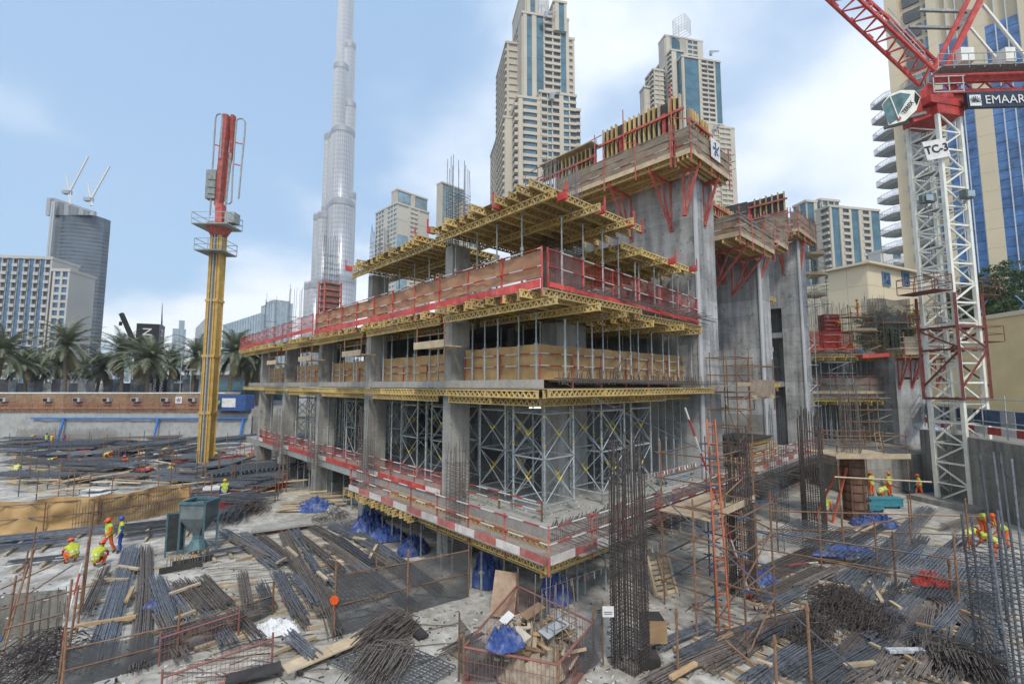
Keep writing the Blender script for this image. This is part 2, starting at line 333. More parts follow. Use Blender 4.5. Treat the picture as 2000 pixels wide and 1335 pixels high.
def retaining():
    P=[RF(r,f) for r,f in PIT]
    def wall(a,b,z0,z1,t,nm,mt):
        d=(b-a).normalized(); nrm=Vector((-d.y,d.x,0)); m=MB()
        q=[a,b,b-nrm*t,a-nrm*t]; m.prism([(v.x,v.y) for v in q],z0,z1)
        return m.build(nm,mt)
    n=len(P)
    for i in range(n):
        if i in (3,4,5): continue
        o=wall(P[i],P[(i+1)%n],-.2,4.9,.6,'retaining_wall',M_RET); struct(o)
    # terrace on which the right-hand block stands
    q=[RF(26,36.2),RF(33.1,38.2),RF(44.3,44.2),RF(44.3,62.2),RF(27,88)]
    struct(MB().prism([(v.x,v.y) for v in q],-.1,2.9).build('terrace',M_RET))
    q=[RF(33,38.1),RF(44.2,44.1)]
retaining()
# ================================================================ FAR BUILDINGS
M_BEI=mat('beige_cladding',(.50,.45,.37),.8,0,.08,.05,coord='pos')
M_BEI2=mat('cream_cladding',(.58,.50,.36),.8,0,.08,.05,coord='pos')
M_TGL=glass('teal_glass',(.08,.17,.21)); M_BGL=glass('blue_glass',(.09,.17,.27)); M_LGL=glass('light_blue_glass',(.27,.36,.40))
M_WIND=mat('dark_window',(.06,.065,.07),.25,0,.4,.3,coord='pos',spec=.8)
M_GREYC=mat('grey_tower_cladding',(.36,.38,.40),.6,0,.1,.03,coord='pos')
UNITS={}
def unit(matl):
    if matl.name not in UNITS:
        UNITS[matl.name]=mesh_of(MB().box(0,1,0,1,0,1),'window_pane',matl)
    return UNITS[matl.name]
class Build:
    def __init__(s,name,label,cat,base): s.t=thing(name,label,cat,base); s.base=Vector(base); s.n=0
    def face(s,P0,u,n,W,z0,z1,bays,fl,wall,pane,cap=300):
        # bays: (width, type); P0 left end seen from outside; u along face, n outward; panes sit back between proud piers and spandrels
        m=MB(); tot=sum(b[0] for b in bays); x=0; P0=Vector(P0); u=Vector(u); n=Vector(n); nf=max(1,int(round((z1-z0)/fl))); fh=(z1-z0)/nf
        q=Matrix((u,-n,Vector((0,0,1)))).transposed().to_quaternion()
        def slab(xa,xb,za,zb,d0,d1):
            a=P0+u*xa; b=P0+u*xb
            pts=[a+n*d0,b+n*d0,b+n*d1,a+n*d1]; m.prism([(v.x,v.y) for v in pts],za,zb)
        def pane_(xa,xb,za,zb,d,mt):
            if s.n>=cap: slab(xa,xb,za,zb,0,d); return
            s.n+=1
            o=piece(unit(mt),'window_pane',s.t,P0+u*xa+n*d+Vector((0,0,za))-s.t.location,q,(xb-xa,d,zb-za))
        for w,ty in bays:
            w=w/tot*W
            if ty=='p': slab(x,x+w,z0,z1,0,.7)
            elif ty=='g':
                k=max(1,int(nf/3)); h=(z1-z0)/k
                for i in range(k): pane_(x,x+w,z0+i*h+.12,z0+(i+1)*h-.12,.2,pane)
                slab(x-.12,x+.12,z0,z1,0,.45); slab(x+w-.12,x+w+.12,z0,z1,0,.45)
            elif ty in 'bw':
                nc=max(1,int(round(w/4.5))); cw=w/nc
                for c in range(nc):
                    slab(x+c*cw,x+c*cw+cw*.16,z0,z1,0,.7); 
                    for i in range(nf):
                        zz=z0+i*fh
                        pane_(x+c*cw+cw*.16,x+(c+1)*cw,zz+fh*.34,zz+fh*.96,.12,M_WIND if ty=='b' else pane)
                for i in range(nf+1):
                    zz=z0+i*fh; slab(x,x+w,max(z0,zz-fh*.04),min(z1,zz+fh*(.34 if ty=='b' else .3)),0,.62 if ty=='w' else .95)
            elif ty=='y':   # bay windows stepping out on every floor
                for i in range(nf):
                    zz=z0+i*fh; slab(x,x+w,zz,zz+fh*.42,0,1.6); pane_(x+w*.12,x+w*.88,zz+fh*.45,zz+fh*.9,1.0,pane)
            x+=w
        if m.v: m.build('facade',wall,s.t)
    def vol(s,xl,xc,xr,D,ytop,ybot,Lb,Rb,fl=3.5,wall=None,pane=None,cap=300,par=1.2,ang=12):
        wall=wall or M_BEI; pane=pane or M_TGL
        C=atD(xc,(ytop+ybot)/2,D); zt=atD(xc,ytop,D).z; zb=atD(xc,ybot,D).z
        u=RGT*math.cos(R(ang))+FWD*math.sin(R(ang)); w=FWD*math.cos(R(ang))-RGT*math.sin(R(ang)); C=Vector((C.x,C.y,0))
        def hit(px,dr):
            d=ray(px,max(0,ytop*.5+min(ybot,600)*.5)); A=C-CAM; return -(A.x*d.y-A.y*d.x)/(dr.x*d.y-dr.y*d.x)
        lw=hit(xl,w); ru=max(2,hit(xr,u)); vis=0<lw<90; lw=lw if vis else 14.; lw=max(lw,6)
        MB().prism([(q.x,q.y) for q in (C,C+u*ru,C+u*ru+w*lw,C+w*lw)],zb,zt).build('wall',wall,s.t)
        e=.9
        if par: MB().prism([(q.x,q.y) for q in (C-u*e-w*e,C+u*(ru+.3)-w*e,C+u*(ru+.3)+w*(lw+.3),C-u*e+w*(lw+.3))],zt,zt+par).build('parapet',wall,s.t)
        if Lb and vis: s.face(C+w*lw,-w,-u,lw,zb,zt,Lb,fl,wall,pane,cap)
        if Rb: s.face(C,u,-w,ru,zb,zt,Rb,fl,wall,pane,cap)
        return C,zt,C.y+lw,C.x+ru
def far(name,label,px,D,cat='building'):
    p=atD(px,760,D); return Build(name,label,cat,(p.x,p.y,4.7))
# --- twin-topped beige tower
b=far('apartment_tower','tall beige stepped apartment tower with blue glass strips and a flat crown',1045,215)
D=215
b.vol(988,1022,1112,D,28,420,[(1,'p'),(3,'b'),(1,'p')],[(.7,'p'),(1.1,'g'),(.9,'p'),(1.5,'g'),(3.6,'b'),(1.2,'g'),(.6,'p')],3.6)
b.vol(1003,1028,1052,D+2,-40,60,[(1,'p')],[(1,'p'),(1.4,'g'),(1,'p')],3.6)
b.vol(1073,1083,1106,D+2,6,60,[(1,'p')],[(1,'p'),(1.4,'g'),(.6,'p')],3.6)
b.vol(971,990,1030,D+7,86,420,[(1,'b')],[(1,'w')],3.6)
b.vol(1090,1106,1123,D+6,78,420,[(1,'p')],[(1,'b'),(.3,'p')],3.6)
b.vol(960,986,1060,D-4,232,425,[(1,'w'),(1,'b')],[(1,'p'),(1,'w'),(1,'p')],3.6)
b.vol(996,1012,1068,D-9,192,425,[(1,'y')],[(.7,'p'),(2.2,'y'),(.6,'p'),(1,'b')],3.6,cap=420)
b.vol(1044,1056,1126,D-7,182,425,[(1,'p')],[(1,'b'),(.7,'w'),(1.2,'b'),(.5,'p'),(1,'w'),(1.2,'b')],3.6,cap=520)
b.vol(1100,1112,1134,D-3,216,425,[(1,'w')],[(1,'b')],3.6,cap=560)
def crown(b,px,y,w,h,D):     # open lattice box on the roof
    m=MB(); c=atD(px,y,D); k=D/908
    hw=w*k/2; hh=h*k
    for sx in (-1,1):
        for sy in (-1,1): m.bar((c.x+sx*hw,c.y+sy*hw,c.z-hh),(c.x+sx*hw,c.y+sy*hw,c.z),.5)
    for i in range(6):
        z=c.z-hh*i/5; 
        for sx in (-1,1): m.bar((c.x+sx*hw,c.y-hw,z),(c.x+sx*hw,c.y+hw,z),.25); m.bar((c.x-hw,c.y+sx*hw,z),(c.x+hw,c.y+sx*hw,z),.25)
    for i in range(5):
        a=-hw+2*hw*i/4
        m.bar((c.x+a,c.y-hw,c.z-hh),(c.x+a,c.y-hw,c.z),.2); m.bar((c.x-hw,c.y+a,c.z-hh),(c.x-hw,c.y+a,c.z),.2)
    m.build('roof_lattice',M_WHITE,b.t)
def maint(b,px,y,D,L=7):     # facade maintenance boom on the roof edge
    c=atD(px,y,D); m=MB(); m.box(c.x-.8,c.x+.8,c.y-.8,c.y+.8,c.z-3,c.z); m.bar((c.x,c.y,c.z),(c.x+L*.8,c.y-L*.3,c.z+2.4),.4); m.bar((c.x,c.y,c.z-1.2),(c.x+L*.8,c.y-L*.3,c.z+2.2),.3)
    for i in range(4): m.bar((c.x+i*L*.2,c.y-i*L*.075,c.z+i*.6),(c.x+(i+.5)*L*.2,c.y-(i+.5)*L*.075,c.z-1+i*.75),.2)
    m.build('maintenance_boom',M_GREYC,b.t)
crown(b,1058,2,20,22,D+4); maint(b,1066,24,D-2); maint(b,1078,183,D-8,5)
# --- second beige tower, further back
D=300
b=far('apartment_tower','beige stepped apartment tower with wide blue glass corner and lattice crown',1340,D)
b.vol(1318,1337,1412,D,112,420,[(1,'g')],[(.3,'p'),(2.6,'g'),(.3,'p'),(2.4,'b'),(.3,'p'),(1,'g')],3.5,pane=M_TGL)
b.vol(1287,1316,1340,D+4,100,420,[(.4,'p'),(2,'b'),(.5,'p'),(1,'b')],[(.6,'p'),(1,'g')],3.5)
b.vol(1288,1300,1372,D+10,72,130,[(1,'p')],[(.8,'p'),(1.2,'g'),(1,'p'),(1.5,'w'),(.8,'p')],3.5)
b.vol(1265,1280,1300,D+6,138,420,[(1,'b')],[(1,'w')],3.5)
b.vol(1254,1262,1290,D+9,172,420,[(1,'g')],[(1,'g')],3.5,pane=M_BGL)
b.vol(1350,1362,1416,D-8,240,420,[(1,'w')],[(1,'b'),(.5,'p'),(1,'w')],3.5)
b.vol(1394,1406,1437,D-5,250,420,[(1,'b')],[(1,'b'),(.4,'p')],3.5)
crown(b,1331,40,26,32,D+6); maint(b,1388,100,D-3,9); maint(b,1396,245,D-8,6)
# --- glass and beige blocks between
D=330
M_PBE=mat('pale_beige',(.52,.49,.43),.8,0,.08,.05,coord='pos')
b=far('glass_tower','pale teal glass tower with beige side standing behind the second column head',790,D)
b.vol(733,772,836,D,398,700,[(1,'w'),(.4,'p'),(1,'w')],[(1.4,'g'),(.2,'p'),(1,'b'),(.2,'p'),(1.3,'g')],3.6,wall=M_PBE,pane=M_LGL,cap=200,ang=45)
b.vol(766,776,834,D+6,372,420,[(1,'p')],[(1,'g'),(.3,'p'),(1,'g')],3.6,pane=M_LGL,cap=220,ang=45)
b=far('glass_tower','narrow pale glass tower with beige wing behind the column rebar',895,D)
b.vol(853,862,904,D,358,640,[(1,'p')],[(1.2,'g'),(.15,'p'),(1.2,'g')],3.6,pane=M_LGL,cap=120,ang=45)
b.vol(895,902,938,D+5,398,640,[(1,'p')],[(.5,'p'),(1,'w')],3.6,cap=180,ang=45)
D=240
b=far('apartment_block','beige block with tall teal glass strips behind the concrete cores',1650,D)
b.vol(1556,1582,1600,D,395,640,[(1,'g'),(.2,'p'),(1,'g')],[(1,'g'),(.5,'p')],3.5,pane=M_TGL,cap=90)
b.vol(1600,1625,1722,D-12,405,640,[(.5,'p'),(1,'b')],[(.3,'p'),(1,'g'),(.3,'p'),(1,'b'),(.3,'p'),(1,'g'),(.4,'p'),(1,'b'),(.3,'p'),(1.2,'g')],3.5,pane=M_TGL,cap=280)
b.vol(1594,1605,1640,D+4,392,470,[(1,'g')],[(1,'w')],3.5,cap=300)
b=far('white_block','low white block with paired windows beyond the beige shed',1745,D)
b.vol(1716,1726,1772,D-30,492,600,[(1,'p')],[(.8,'p'),(1,'w'),(.6,'p')],4,wall=mat('offwhite_wall',(.60,.59,.55),.8,0,.06,.05,coord='pos'))
# --- left: hotel and curved tower under construction
D=190
b=far('hotel_block','wide beige hotel block with a grid of blue windows behind the palms',70,D)
b.vol(-140,-130,101,D,500,760,None,[(.3,'p')]+[(1,'g'),(1.0,'b')]*10+[(.3,'p')],3.4,wall=mat('pale_grey_cladding',(.47,.455,.42),.8,0,.08,.05,coord='pos'),pane=M_BGL,cap=290,ang=8)
b.vol(94,96,136,D+5,530,760,None,[(.2,'p'),(1,'w'),(.2,'p'),(1,'w'),(.3,'p')],3.4,wall=MATS['pale_grey_cladding'],pane=M_BGL,cap=340,ang=8)
def curved_tower():
    D=330; t=thing('curved_tower','dark curved tower under construction with tower cranes on its roof','building',atD(130,760,D))
    t.location.z=4.7; k=D/908; c=atD(140,500,D); zt=atD(150,400,D).z; zb=4.7
    def outline(gr):
        pts=[]
        for i in range(17):
            a=i/16; x=(-44+a*88)*k; y=-(10*math.sin(math.pi*min(1,a*1.0)))*k*1.6
            pts.append(c+RGT*x*gr+FWD*(y+ (a)*6)*gr)
        pts+= [c+RGT*46*k*gr+FWD*30*k, c-RGT*46*k*gr+FWD*30*k]
        return [(q.x,q.y) for q in pts]
    dk=mat('curtain_wall_dark',(.07,.095,.12),.3,.2,.4,.12,coord='pos',spec=.7)
    m=MB(); m.prism(outline(1),zb,zt-3); n_=len(m.v)//2; m.v=[(x,y,z if i<n_ else z+4-9*((Vector((x,y,0))-c).dot(RGT)/(44*k)+1)/2) for i,(x,y,z) in enumerate(m.v)]; m.build('wall',dk,t)
    m=MB(); nf=44
    for i in range(nf):
        z=zb+(zt-12-zb)*i/nf; m.prism(outline(1.012+.006*math.sin(i*1.7)),z,z+.9)
    m.build('floor_slabs',mat('slab_edges',(.16,.18,.20),.8,0,.2,.1,coord='pos'),t)['kind']='stuff'
    m=MB()
    for q in ((-30,12),(-26,12)):
        a=c+RGT*q[0]*k-FWD*q[1]*k*1.45; m.obox(a,RGT,FWD,.6,.5,zb,zt)
    m.build('edge_fin',mat('pale_fin',(.42,.44,.45),.7),t)
    m=MB()
    for i in range(12): 
        a=c+RGT*(-44+i*7.5)*k-FWD*6*k; h=5-.9*i; m.obox(a,RGT,FWD,2.6,1.2,zt-9,zt-1+h)
    m.build('roof_upstand',M_GREYC,t)
    for i,(px,py,tx,ty) in enumerate([(136,378,172,306),(178,392,214,325)]):
        w=M_WHITE; r=thing('luffing_crane','small white luffing crane on the roof of the curved tower, jib raised to the right','crane',atD(px,400,D-2),0,'cranes on the curved tower')
        a=atD(px,402,D-2); bq=atD(px,py-3,D-2); e=atD(tx,ty,D-2); h=atD(px-6,py-34,D-2); cj=atD(px-10,py-2,D-2)
        MB().bar(a,bq,1.5).build('mast',w,r)
        m=MB(); m.bar(bq,e,.9); m.bar(bq+UP*1.6,e,.5)
        for j in range(8): m.bar(bq.lerp(e,j/8),(bq+UP*1.6).lerp(e,(j+.5)/8),.3)
        m.build('jib',w,r); MB().bar(bq,h,.8).bar(h,bq.lerp(e,.55),.15).bar(h,cj,.3).build('a_frame',w,r); MB().obox((cj+bq)/2,RGT,FWD,2.6,1.5,bq.z-1.5,bq.z+1).build('counter_jib',M_GREYC,r)
curved_tower()
# --- far skyline
def slab_tower(px0,px1,ytop,D,label,wall,pane,Rb=None,ybot=745):
    b=far('skyline_tower',label,(px0+px1)/2,D); xc=px0+(px1-px0)*.35
    b.vol(px0,xc,px1,D,ytop,ybot,[(.3,'p'),(1,'g'),(.3,'p'),(1,'g')],Rb or [(.3,'p'),(1,'g'),(.3,'p'),(1,'g'),(.3,'p'),(1,'g'),(.3,'p')],8,wall=wall,pane=pane,cap=60,ang=45); return b
M_PALE=mat('pale_far_cladding',(.40,.42,.44),.7,0,.1,.02,coord='pos')
slab_tower(511,572,590,900,'pale ribbed office tower with stepped top beside the supertall tower',M_PALE,M_LGL)
slab_tower(520,566,586,905,'setback crown block of the pale ribbed office tower',M_PALE,M_LGL,ybot=600)
slab_tower(320,365,642,1300,'pale far tower with stepped top in the distant skyline',M_PALE,M_LGL)
slab_tower(340,362,626,1310,'slim far tower rising behind a stepped one in the skyline',M_PALE,M_LGL)
slab_tower(206,262,652,1200,'broad low pale tower far behind the palms',M_PALE,M_LGL)
slab_tower(256,280,638,1250,'narrow pale tower behind the black pylon sign',M_PALE,M_LGL)
def shard(px0,px1,yl,yr,D,label,mt):     # tower with a sloping roof line
    t=thing('skyline_tower',label,'building',atD((px0+px1)/2,760,D)); t.location.z=4.7
    a=atD(px0,745,D); bq=atD(px1,745,D); za=atD(px0,yl,D).z; zb=atD(px1,yr,D).z; dp=FWD*25
    vs=[a,bq,bq+dp,a+dp]; vs=[(q.x,q.y,4.7) for q in vs]+[(a.x,a.y,za),(bq.x,bq.y,zb),(bq.x+dp.x,bq.y+dp.y,zb),(a.x+dp.x,a.y+dp.y,za)]
    MB().add(vs,[(0,1,5,4),(1,2,6,5),(2,3,7,6),(3,0,4,7),(4,5,6,7)]).build('wall',mt,t)
    m=MB(); n=14
    for i in range(n+1):
        f=i/n; p=a.lerp(bq,f); z=za+(zb-za)*f; m.bar((p.x,p.y,4.7)-FWD*0 if False else Vector((p.x,p.y,4.7)),Vector((p.x,p.y,z)),1.0)
    for i in range(9):
        z=4.7+(min(za,zb)-4.7)*i/9; m.bar(Vector((a.x,a.y,z)),Vector((bq.x,bq.y,z)),.7)
    m.build('mullions',M_PALE,t)
shard(430,502,634,611,700,'curved blue glass block with a sloping roof line in the skyline',M_LGL)
shard(376,402,640,612,1100,'pale faceted tower with slanting top far away',M_PALE)
shard(400,414,606,640,1105,'pale faceted tower half with roof sloping the other way',M_PALE)
# --- the supertall
def supertall():
    D=720; t=thing('supertall_tower','slender silver stepped supertall skyscraper rising out of the picture','skyscraper',atD(655,760,D)); t.location.z=4.7
    k=D/908
    m_=bpy.data.materials.new('silver_fins'); m_.use_nodes=True; N=m_.node_tree.nodes; Lk=m_.node_tree.links; p=N['Principled BSDF']
    p.inputs['Metallic'].default_value=.55; p.inputs['Roughness'].default_value=.38
    g=N.new('ShaderNodeNewGeometry'); s=N.new('ShaderNodeSeparateXYZ'); Lk.new(g.outputs['Position'],s.inputs[0])
    w=N.new('ShaderNodeMath'); w.operation='DIVIDE'; w.inputs[1].default_value=7.4; Lk.new(s.outputs[2],w.inputs[0])
    f=N.new('ShaderNodeMath'); f.operation='FRACT'; Lk.new(w.outputs[0],f.inputs[0]); gt=N.new('ShaderNodeMath'); gt.operation='GREATER_THAN'; gt.inputs[1].default_value=.62; Lk.new(f.outputs[0],gt.inputs[0])
    mx=N.new('ShaderNodeMixRGB'); mx.inputs[1].default_value=(.34,.355,.38,1); mx.inputs[2].default_value=(.44,.455,.475,1); Lk.new(gt.outputs[0],mx.inputs[0]); Lk.new(mx.outputs[0],p.inputs['Base Color'])
    fin=mat('bright_fin',(.56,.57,.58),.4,.4,.05,.1); band=mat('mechanical_band',(.33,.34,.355),.6,.3,.1,.1)
    lobes=[(604,11,552,4),(616,14,553,-4),(622,11,418,4),(634,14,419,-4),(644,12,260,6),(654,13,262,-2),(664,14,137,-10),(668,19,262,-13),(667,22,402,-16),(665,25,548,-19),(676,14,-60,4),(670,12,-30,8),(682,11,86,0),(682,11,206,-6),(682,11,382,-8),(683,11,528,-10)]
    for i,(x,hw,yt,dd) in enumerate(lobes):
        c=atD(x,max(0,yt)+60,D+dd*1.2); zt=atD(x,yt,D).z; r=hw*k; n=30; zb=4.7
        m=MB(); m.tube((c.x,c.y,zb),(c.x,c.y,zt),r,n); o=m.build('wall',m_,t)
        for q in o.data.polygons: q.use_smooth=len(q.vertices)==4
        m=MB()
        for j in range(n):
            a=2*math.pi*j/n; q=(c.x+r*math.cos(a),c.y+r*math.sin(a)); m.bar((q[0],q[1],zb),(q[0],q[1],zt+1.5),.6)
        m.build('fins',fin,t)['kind']='stuff'
        MB().tube((c.x,c.y,zt-10),(c.x,c.y,zt-2),r+.5,n).build('mechanical_floor',band,t)
        for yb in (262,402,548):
            if yb>yt+40:
                z=atD(x,yb,D).z; MB().tube((c.x,c.y,z-10),(c.x,c.y,z-1),r+.5,n).build('mechanical_floor',band,t)
supertall()
# --- right: big apartment tower, cream wall, beige shed
def big_right():
    D=92; b=far('apartment_tower','huge beige apartment tower with blue glass strips and pointed balconies behind the crane',1900,D)
    t=b.t; k=D/908; blue=M_BGL
    bl=mat('bright_blue_glass',(.06,.14,.30),.12,.4,.45,.5,coord='pos',spec=.9,detail=3)
    z0=4.7; z1=atD(1900,-330,D).z
    u=Vector((0,-1,0)); n=Vector((-1,0,0))
    if n.dot(FWD)>0: n=-n
    P=atD(1782,700,D); P=Vector((P.x,P.y,0))
    def at_u(px):   # distance along the facade for a picture column
        d=ray(px,700); d=Vector((d.x,d.y)); A=P-CAM
        det=d.x*(-u.y)+d.y*u.x; tt=(A.x*(-u.y)+A.y*u.x)/det; q=CAM+Vector((d.x,d.y,0))*tt; return (q-P).dot(u)
    cols=[at_u(x) for x in (1782,1808,1836,1868,1888,1950,1986,2060,2130)]
    m=MB(); e=cols[-1]; q=[P+u*0,P+u*e,P+u*e-n*22,P-n*22]; m.prism([(v.x,v.y) for v in q],z0,z1); m.build('wall',M_BEI2,t)
    q4=Matrix((u,-n,UP)).transposed().to_quaternion()
    def slab(m,xa,xb,za,zb,d0,d1):
        a=P+u*xa; c=P+u*xb; m.prism([(v.x,v.y) for v in (a+n*d0,c+n*d0,c+n*d1,a+n*d1)],za,zb)
    m=MB()
    for xa,xb in ((cols[0],cols[1]),(cols[3],cols[4]),(cols[5],cols[6]),(cols[7],cols[8])): slab(m,xa,xb,z0,z1,0,1.0)
    m.build('pier',M_BEI2,t)
    # recessed joint lines are real grooves between stone courses
    fh=3.55; nf=int((z1-z0)/fh)
    m=MB()
    for i in range(nf):
        for xa,xb in ((cols[0],cols[1]),(cols[3],cols[4]),(cols[5],cols[6])): slab(m,xa+.03,xb-.03,z0+i*fh+.03,z0+(i+1)*fh-.03,1.0,1.03)
    m.build('stone_courses',M_BEI2,t)['kind']='stuff'
    cnt=0
    for (xa,xb,nc) in ((cols[4],cols[5],3),(cols[6],cols[7],3)):
        w=(xb-xa)/nc; mm=MB()
        for c in range(nc):
            for i in range(nf*2):
                if z0+i*fh/2>75: break
                piece(unit(bl),'window_pane',t,P+u*(xa+c*w+.06)+n*.25+UP*(z0+i*fh/2+.04)-t.location,q4,(w-.12,.25,fh/2-.08)); cnt+=1
            slab(mm,xa+c*w-.08,xa+c*w+.08,z0,z1,0,.55)
        slab(mm,xb-.08,xb+.08,z0,z1,0,.55)
        mm.build('mullion',mat('pale_mullion',(.5,.53,.55),.5),t)
    for i in range(nf):    # balcony bay between the piers
        zz=z0+i*fh
        piece(unit(M_WIND),'window_pane',t,P+u*(cols[1]+.8)+n*.3+UP*(zz+.1)-t.location,q4,(cols[2]-cols[1]+.6,.3,2.5))
        piece(unit(bl),'window_pane',t,P+u*(cols[2]+1.9)+n*.3+UP*(zz+.2)-t.location,q4,((cols[3]-cols[2])*.4,.3,2.4))
    gs=mat('balcony_soffit',(.42,.44,.46),.8,0,.1,.5); rail=M_GREYC
    me=MB(); L=3.9; poly=[(-L,.2),(-L+.9,-1.0),(-1.0,-2.9),(0,-2.9),(0,2.6),(-2,2.6)]
    for s,(a,h0,h1) in enumerate(((1.,-.28,-.05),(.9,-.5,-.28),(.78,-.75,-.5))): me.prism([(p[0]*a,p[1]*a) for p in poly],h0,h1)
    bal=mesh_of(me,'balcony',gs)
    mr=MB()
    pr=poly[:4]
    for i in range(len(pr)-1):
        a=Vector((*pr[i],0)); c=Vector((*pr[i+1],0)); mr.bar(a+UP*1.0,c+UP*1.0,.07); mr.bar(a+UP*.15,c+UP*.15,.05)
        for j in range(7): p=a.lerp(c,j/7); mr.bar(p,p+UP*1.0,.05)
    a=Vector((*poly[5],0)); c=Vector((*poly[0],0)); mr.bar(a+UP,c+UP,.07)
    for j in range(7): p=a.lerp(c,j/7); mr.bar(p,p+UP,.05)
    rl=mesh_of(mr,'railing',rail)
    qz=Matrix((u,-n,UP)).transposed().to_quaternion()
    for i in range(1,nf):
        for xo,dn in ((cols[0],-2.0),(cols[2]+1.2,1.0)):
            if z0+i*fh>70: break
            o=piece(bal,'balcony',t,P+u*xo+n*dn+UP*(z0+i*fh)-t.location,qz)
            piece(rl,'railing',o,(0,0,0))
big_right()
def right_low():
    # cream wall in front of the tower
    D=66; t=thing('cream_building','plain cream building with blue-framed square windows behind the crane mast','building',atD(1900,780,D)); t.location.z=4.7
    cw=mat('cream_render',(.60,.46,.24),.85,0,.08,.4,coord='pos')
    a=RF((1770-1000)/908*78,78); c=RF((2300-1000)/908*44,44); d=(c-a).normalized(); n=Vector((d.y,-d.x,0)); 
    if n.dot(FWD)>0: n=-n
    zt=16.4
    m=MB(); m.prism([(v.x,v.y) for v in (a,c,c-n*6,a-n*6)],4.7,zt); m.build('wall',cw,t)
    m=MB(); m.prism([(v.x,v.y) for v in (a+n*.3,c+n*.3,c-n*6.2,a-n*6.2)],zt,zt+.5); m.build('coping',M_BEI2,t)
    q4=Matrix((d,n,UP)).transposed().to_quaternion(); fr=mat('blue_grey_frame',(.10,.19,.33),.5)
    for px in (1812,1922,2010):
        e=ray(px,700); A=a-CAM; det=e.x*(-d.y)+e.y*d.x; tt=(A.x*(-d.y)+A.y*d.x)/det; p=CAM+Vector((e.x,e.y,0))*tt
        z=8.6
        o=MB(); 
        for (x0,x1,q0,q1) in ((-1.3,1.3,0,.25),(-1.3,1.3,2.75,3),(-1.3,-1.05,.25,2.75),(1.05,1.3,.25,2.75)): 
            aa=p+d*x0; bb=p+d*x1; o.prism([(v.x,v.y) for v in (aa+n*.15,bb+n*.15,bb-n*.1,aa-n*.1)],z+q0,z+q1)
        w=o.build('window_frame',fr,t)
        o=MB(); o.bar(p-d*1.05+n*.1+UP*(z+.25),p+d*1.05+n*.1+UP*(z+2.75),.12); o.bar(p+d*1.05+n*.12+UP*(z+.25),p-d*1.05+n*.12+UP*(z+2.75),.12); o.build('glazing_bar',fr,w)
        aa=p-d*1.05; bb=p+d*1.05; o=MB(); o.prism([(v.x,v.y) for v in (aa+n*.05,bb+n*.05,bb-n*.05,aa-n*.05)],z+.25,z+2.75); o.build('pane',M_WIND,w)
    # beige shed with star windows
    D=74; b=far('beige_building','low beige stone building with square star-barred windows behind the scaffold',1700,D); AN=26
    u=RGT*math.cos(R(AN))+FWD*math.sin(R(AN)); w=FWD*math.cos(R(AN))-RGT*math.sin(R(AN))
    b.vol(1572,1640,1706,D+14,562,745,[(1,'p')],[(.5,'p'),(1,'g'),(.5,'p'),(1,'g'),(.3,'p')],5,wall=M_BEI2,pane=M_BGL,ang=AN)
    C,zt,_,_2=b.vol(1626,1700,1830,D,516,745,None,None,5,wall=M_BEI2,par=.35,ang=AN); ru=_2-C.x; lw=_-C.y
    for i in range(7):      # stone courses with open joints
        z=4.7+i*(zt-4.7)/7; h=(zt-4.7)/7-.06
        for (P0,dr,nn,L) in ((C,u,-w,ru),(C+w*lw,-w,-u,lw)):
            k=max(2,int(L/4))
            for j in range(k): p=P0+dr*(L*j/k+.03); q=P0+dr*(L*(j+1)/k-.03); MB().prism([(v.x,v.y) for v in (p+nn*.05,q+nn*.05,q,p)],z,z+h).build('stone_course',M_BEI2,b.t)
    def on(P0,dr,px,py):
        d=ray(px,py); A=P0-CAM; tt=-(A.x*d.y-A.y*d.x)/(dr.x*d.y-dr.y*d.x); q=P0+dr*tt; k=(q-CAM).xy.length/Vector((d.x,d.y)).length; return Vector((q.x,q.y,CAM.z+d.z*k))
    for px in (1729,1767):
        p=on(C,u,px,545)-w*.06; h=1.15; o=MB()
        for (x0,x1,q0,q1) in ((-h,h,-h,-h+.2),(-h,h,h-.2,h),(-h,-h+.2,-h+.2,h-.2),(h-.2,h,-h+.2,h-.2)): aa=p+u*x0; bb=p+u*x1; o.prism([(v.x,v.y) for v in (aa-w*.2,bb-w*.2,bb,aa)],p.z+q0,p.z+q1)
        wf=o.build('window_frame',fr,b.t); m=MB()
        for k in range(4): a=k*math.pi/4; dd=u*math.cos(a)+UP*math.sin(a); m.bar(p-dd*h*.95-w*(.1+k*.01),p+dd*h*.95-w*(.1+k*.01),.1)
        m.build('star_bars',fr,wf); m=MB(); aa=p-u*(h-.2); bb=p+u*(h-.2); m.prism([(v.x,v.y) for v in (aa-w*.04,bb-w*.04,bb+w*.02,aa+w*.02)],p.z-h+.2,p.z+h-.2); m.build('pane',M_WIND,wf)
    p=on(C+w*lw,-w,1672,600); MB().prism([(v.x,v.y) for v in (p-w*.9-u*.12,p-w*.9,p+w*.9,p+w*.9-u*.12)],6,14.5).build('window_pane',M_BGL,b.t)
    # hoarding along the street edge behind the crane
    t=thing('site_hoarding','blue and red site hoarding with scaffold rails above the retaining wall','hoarding',RF(30,40,4.9))
    pa=RF(45,52,4.9); pb=RF(34.5,38.5,4.9); pc=RF(31,26,4.9)
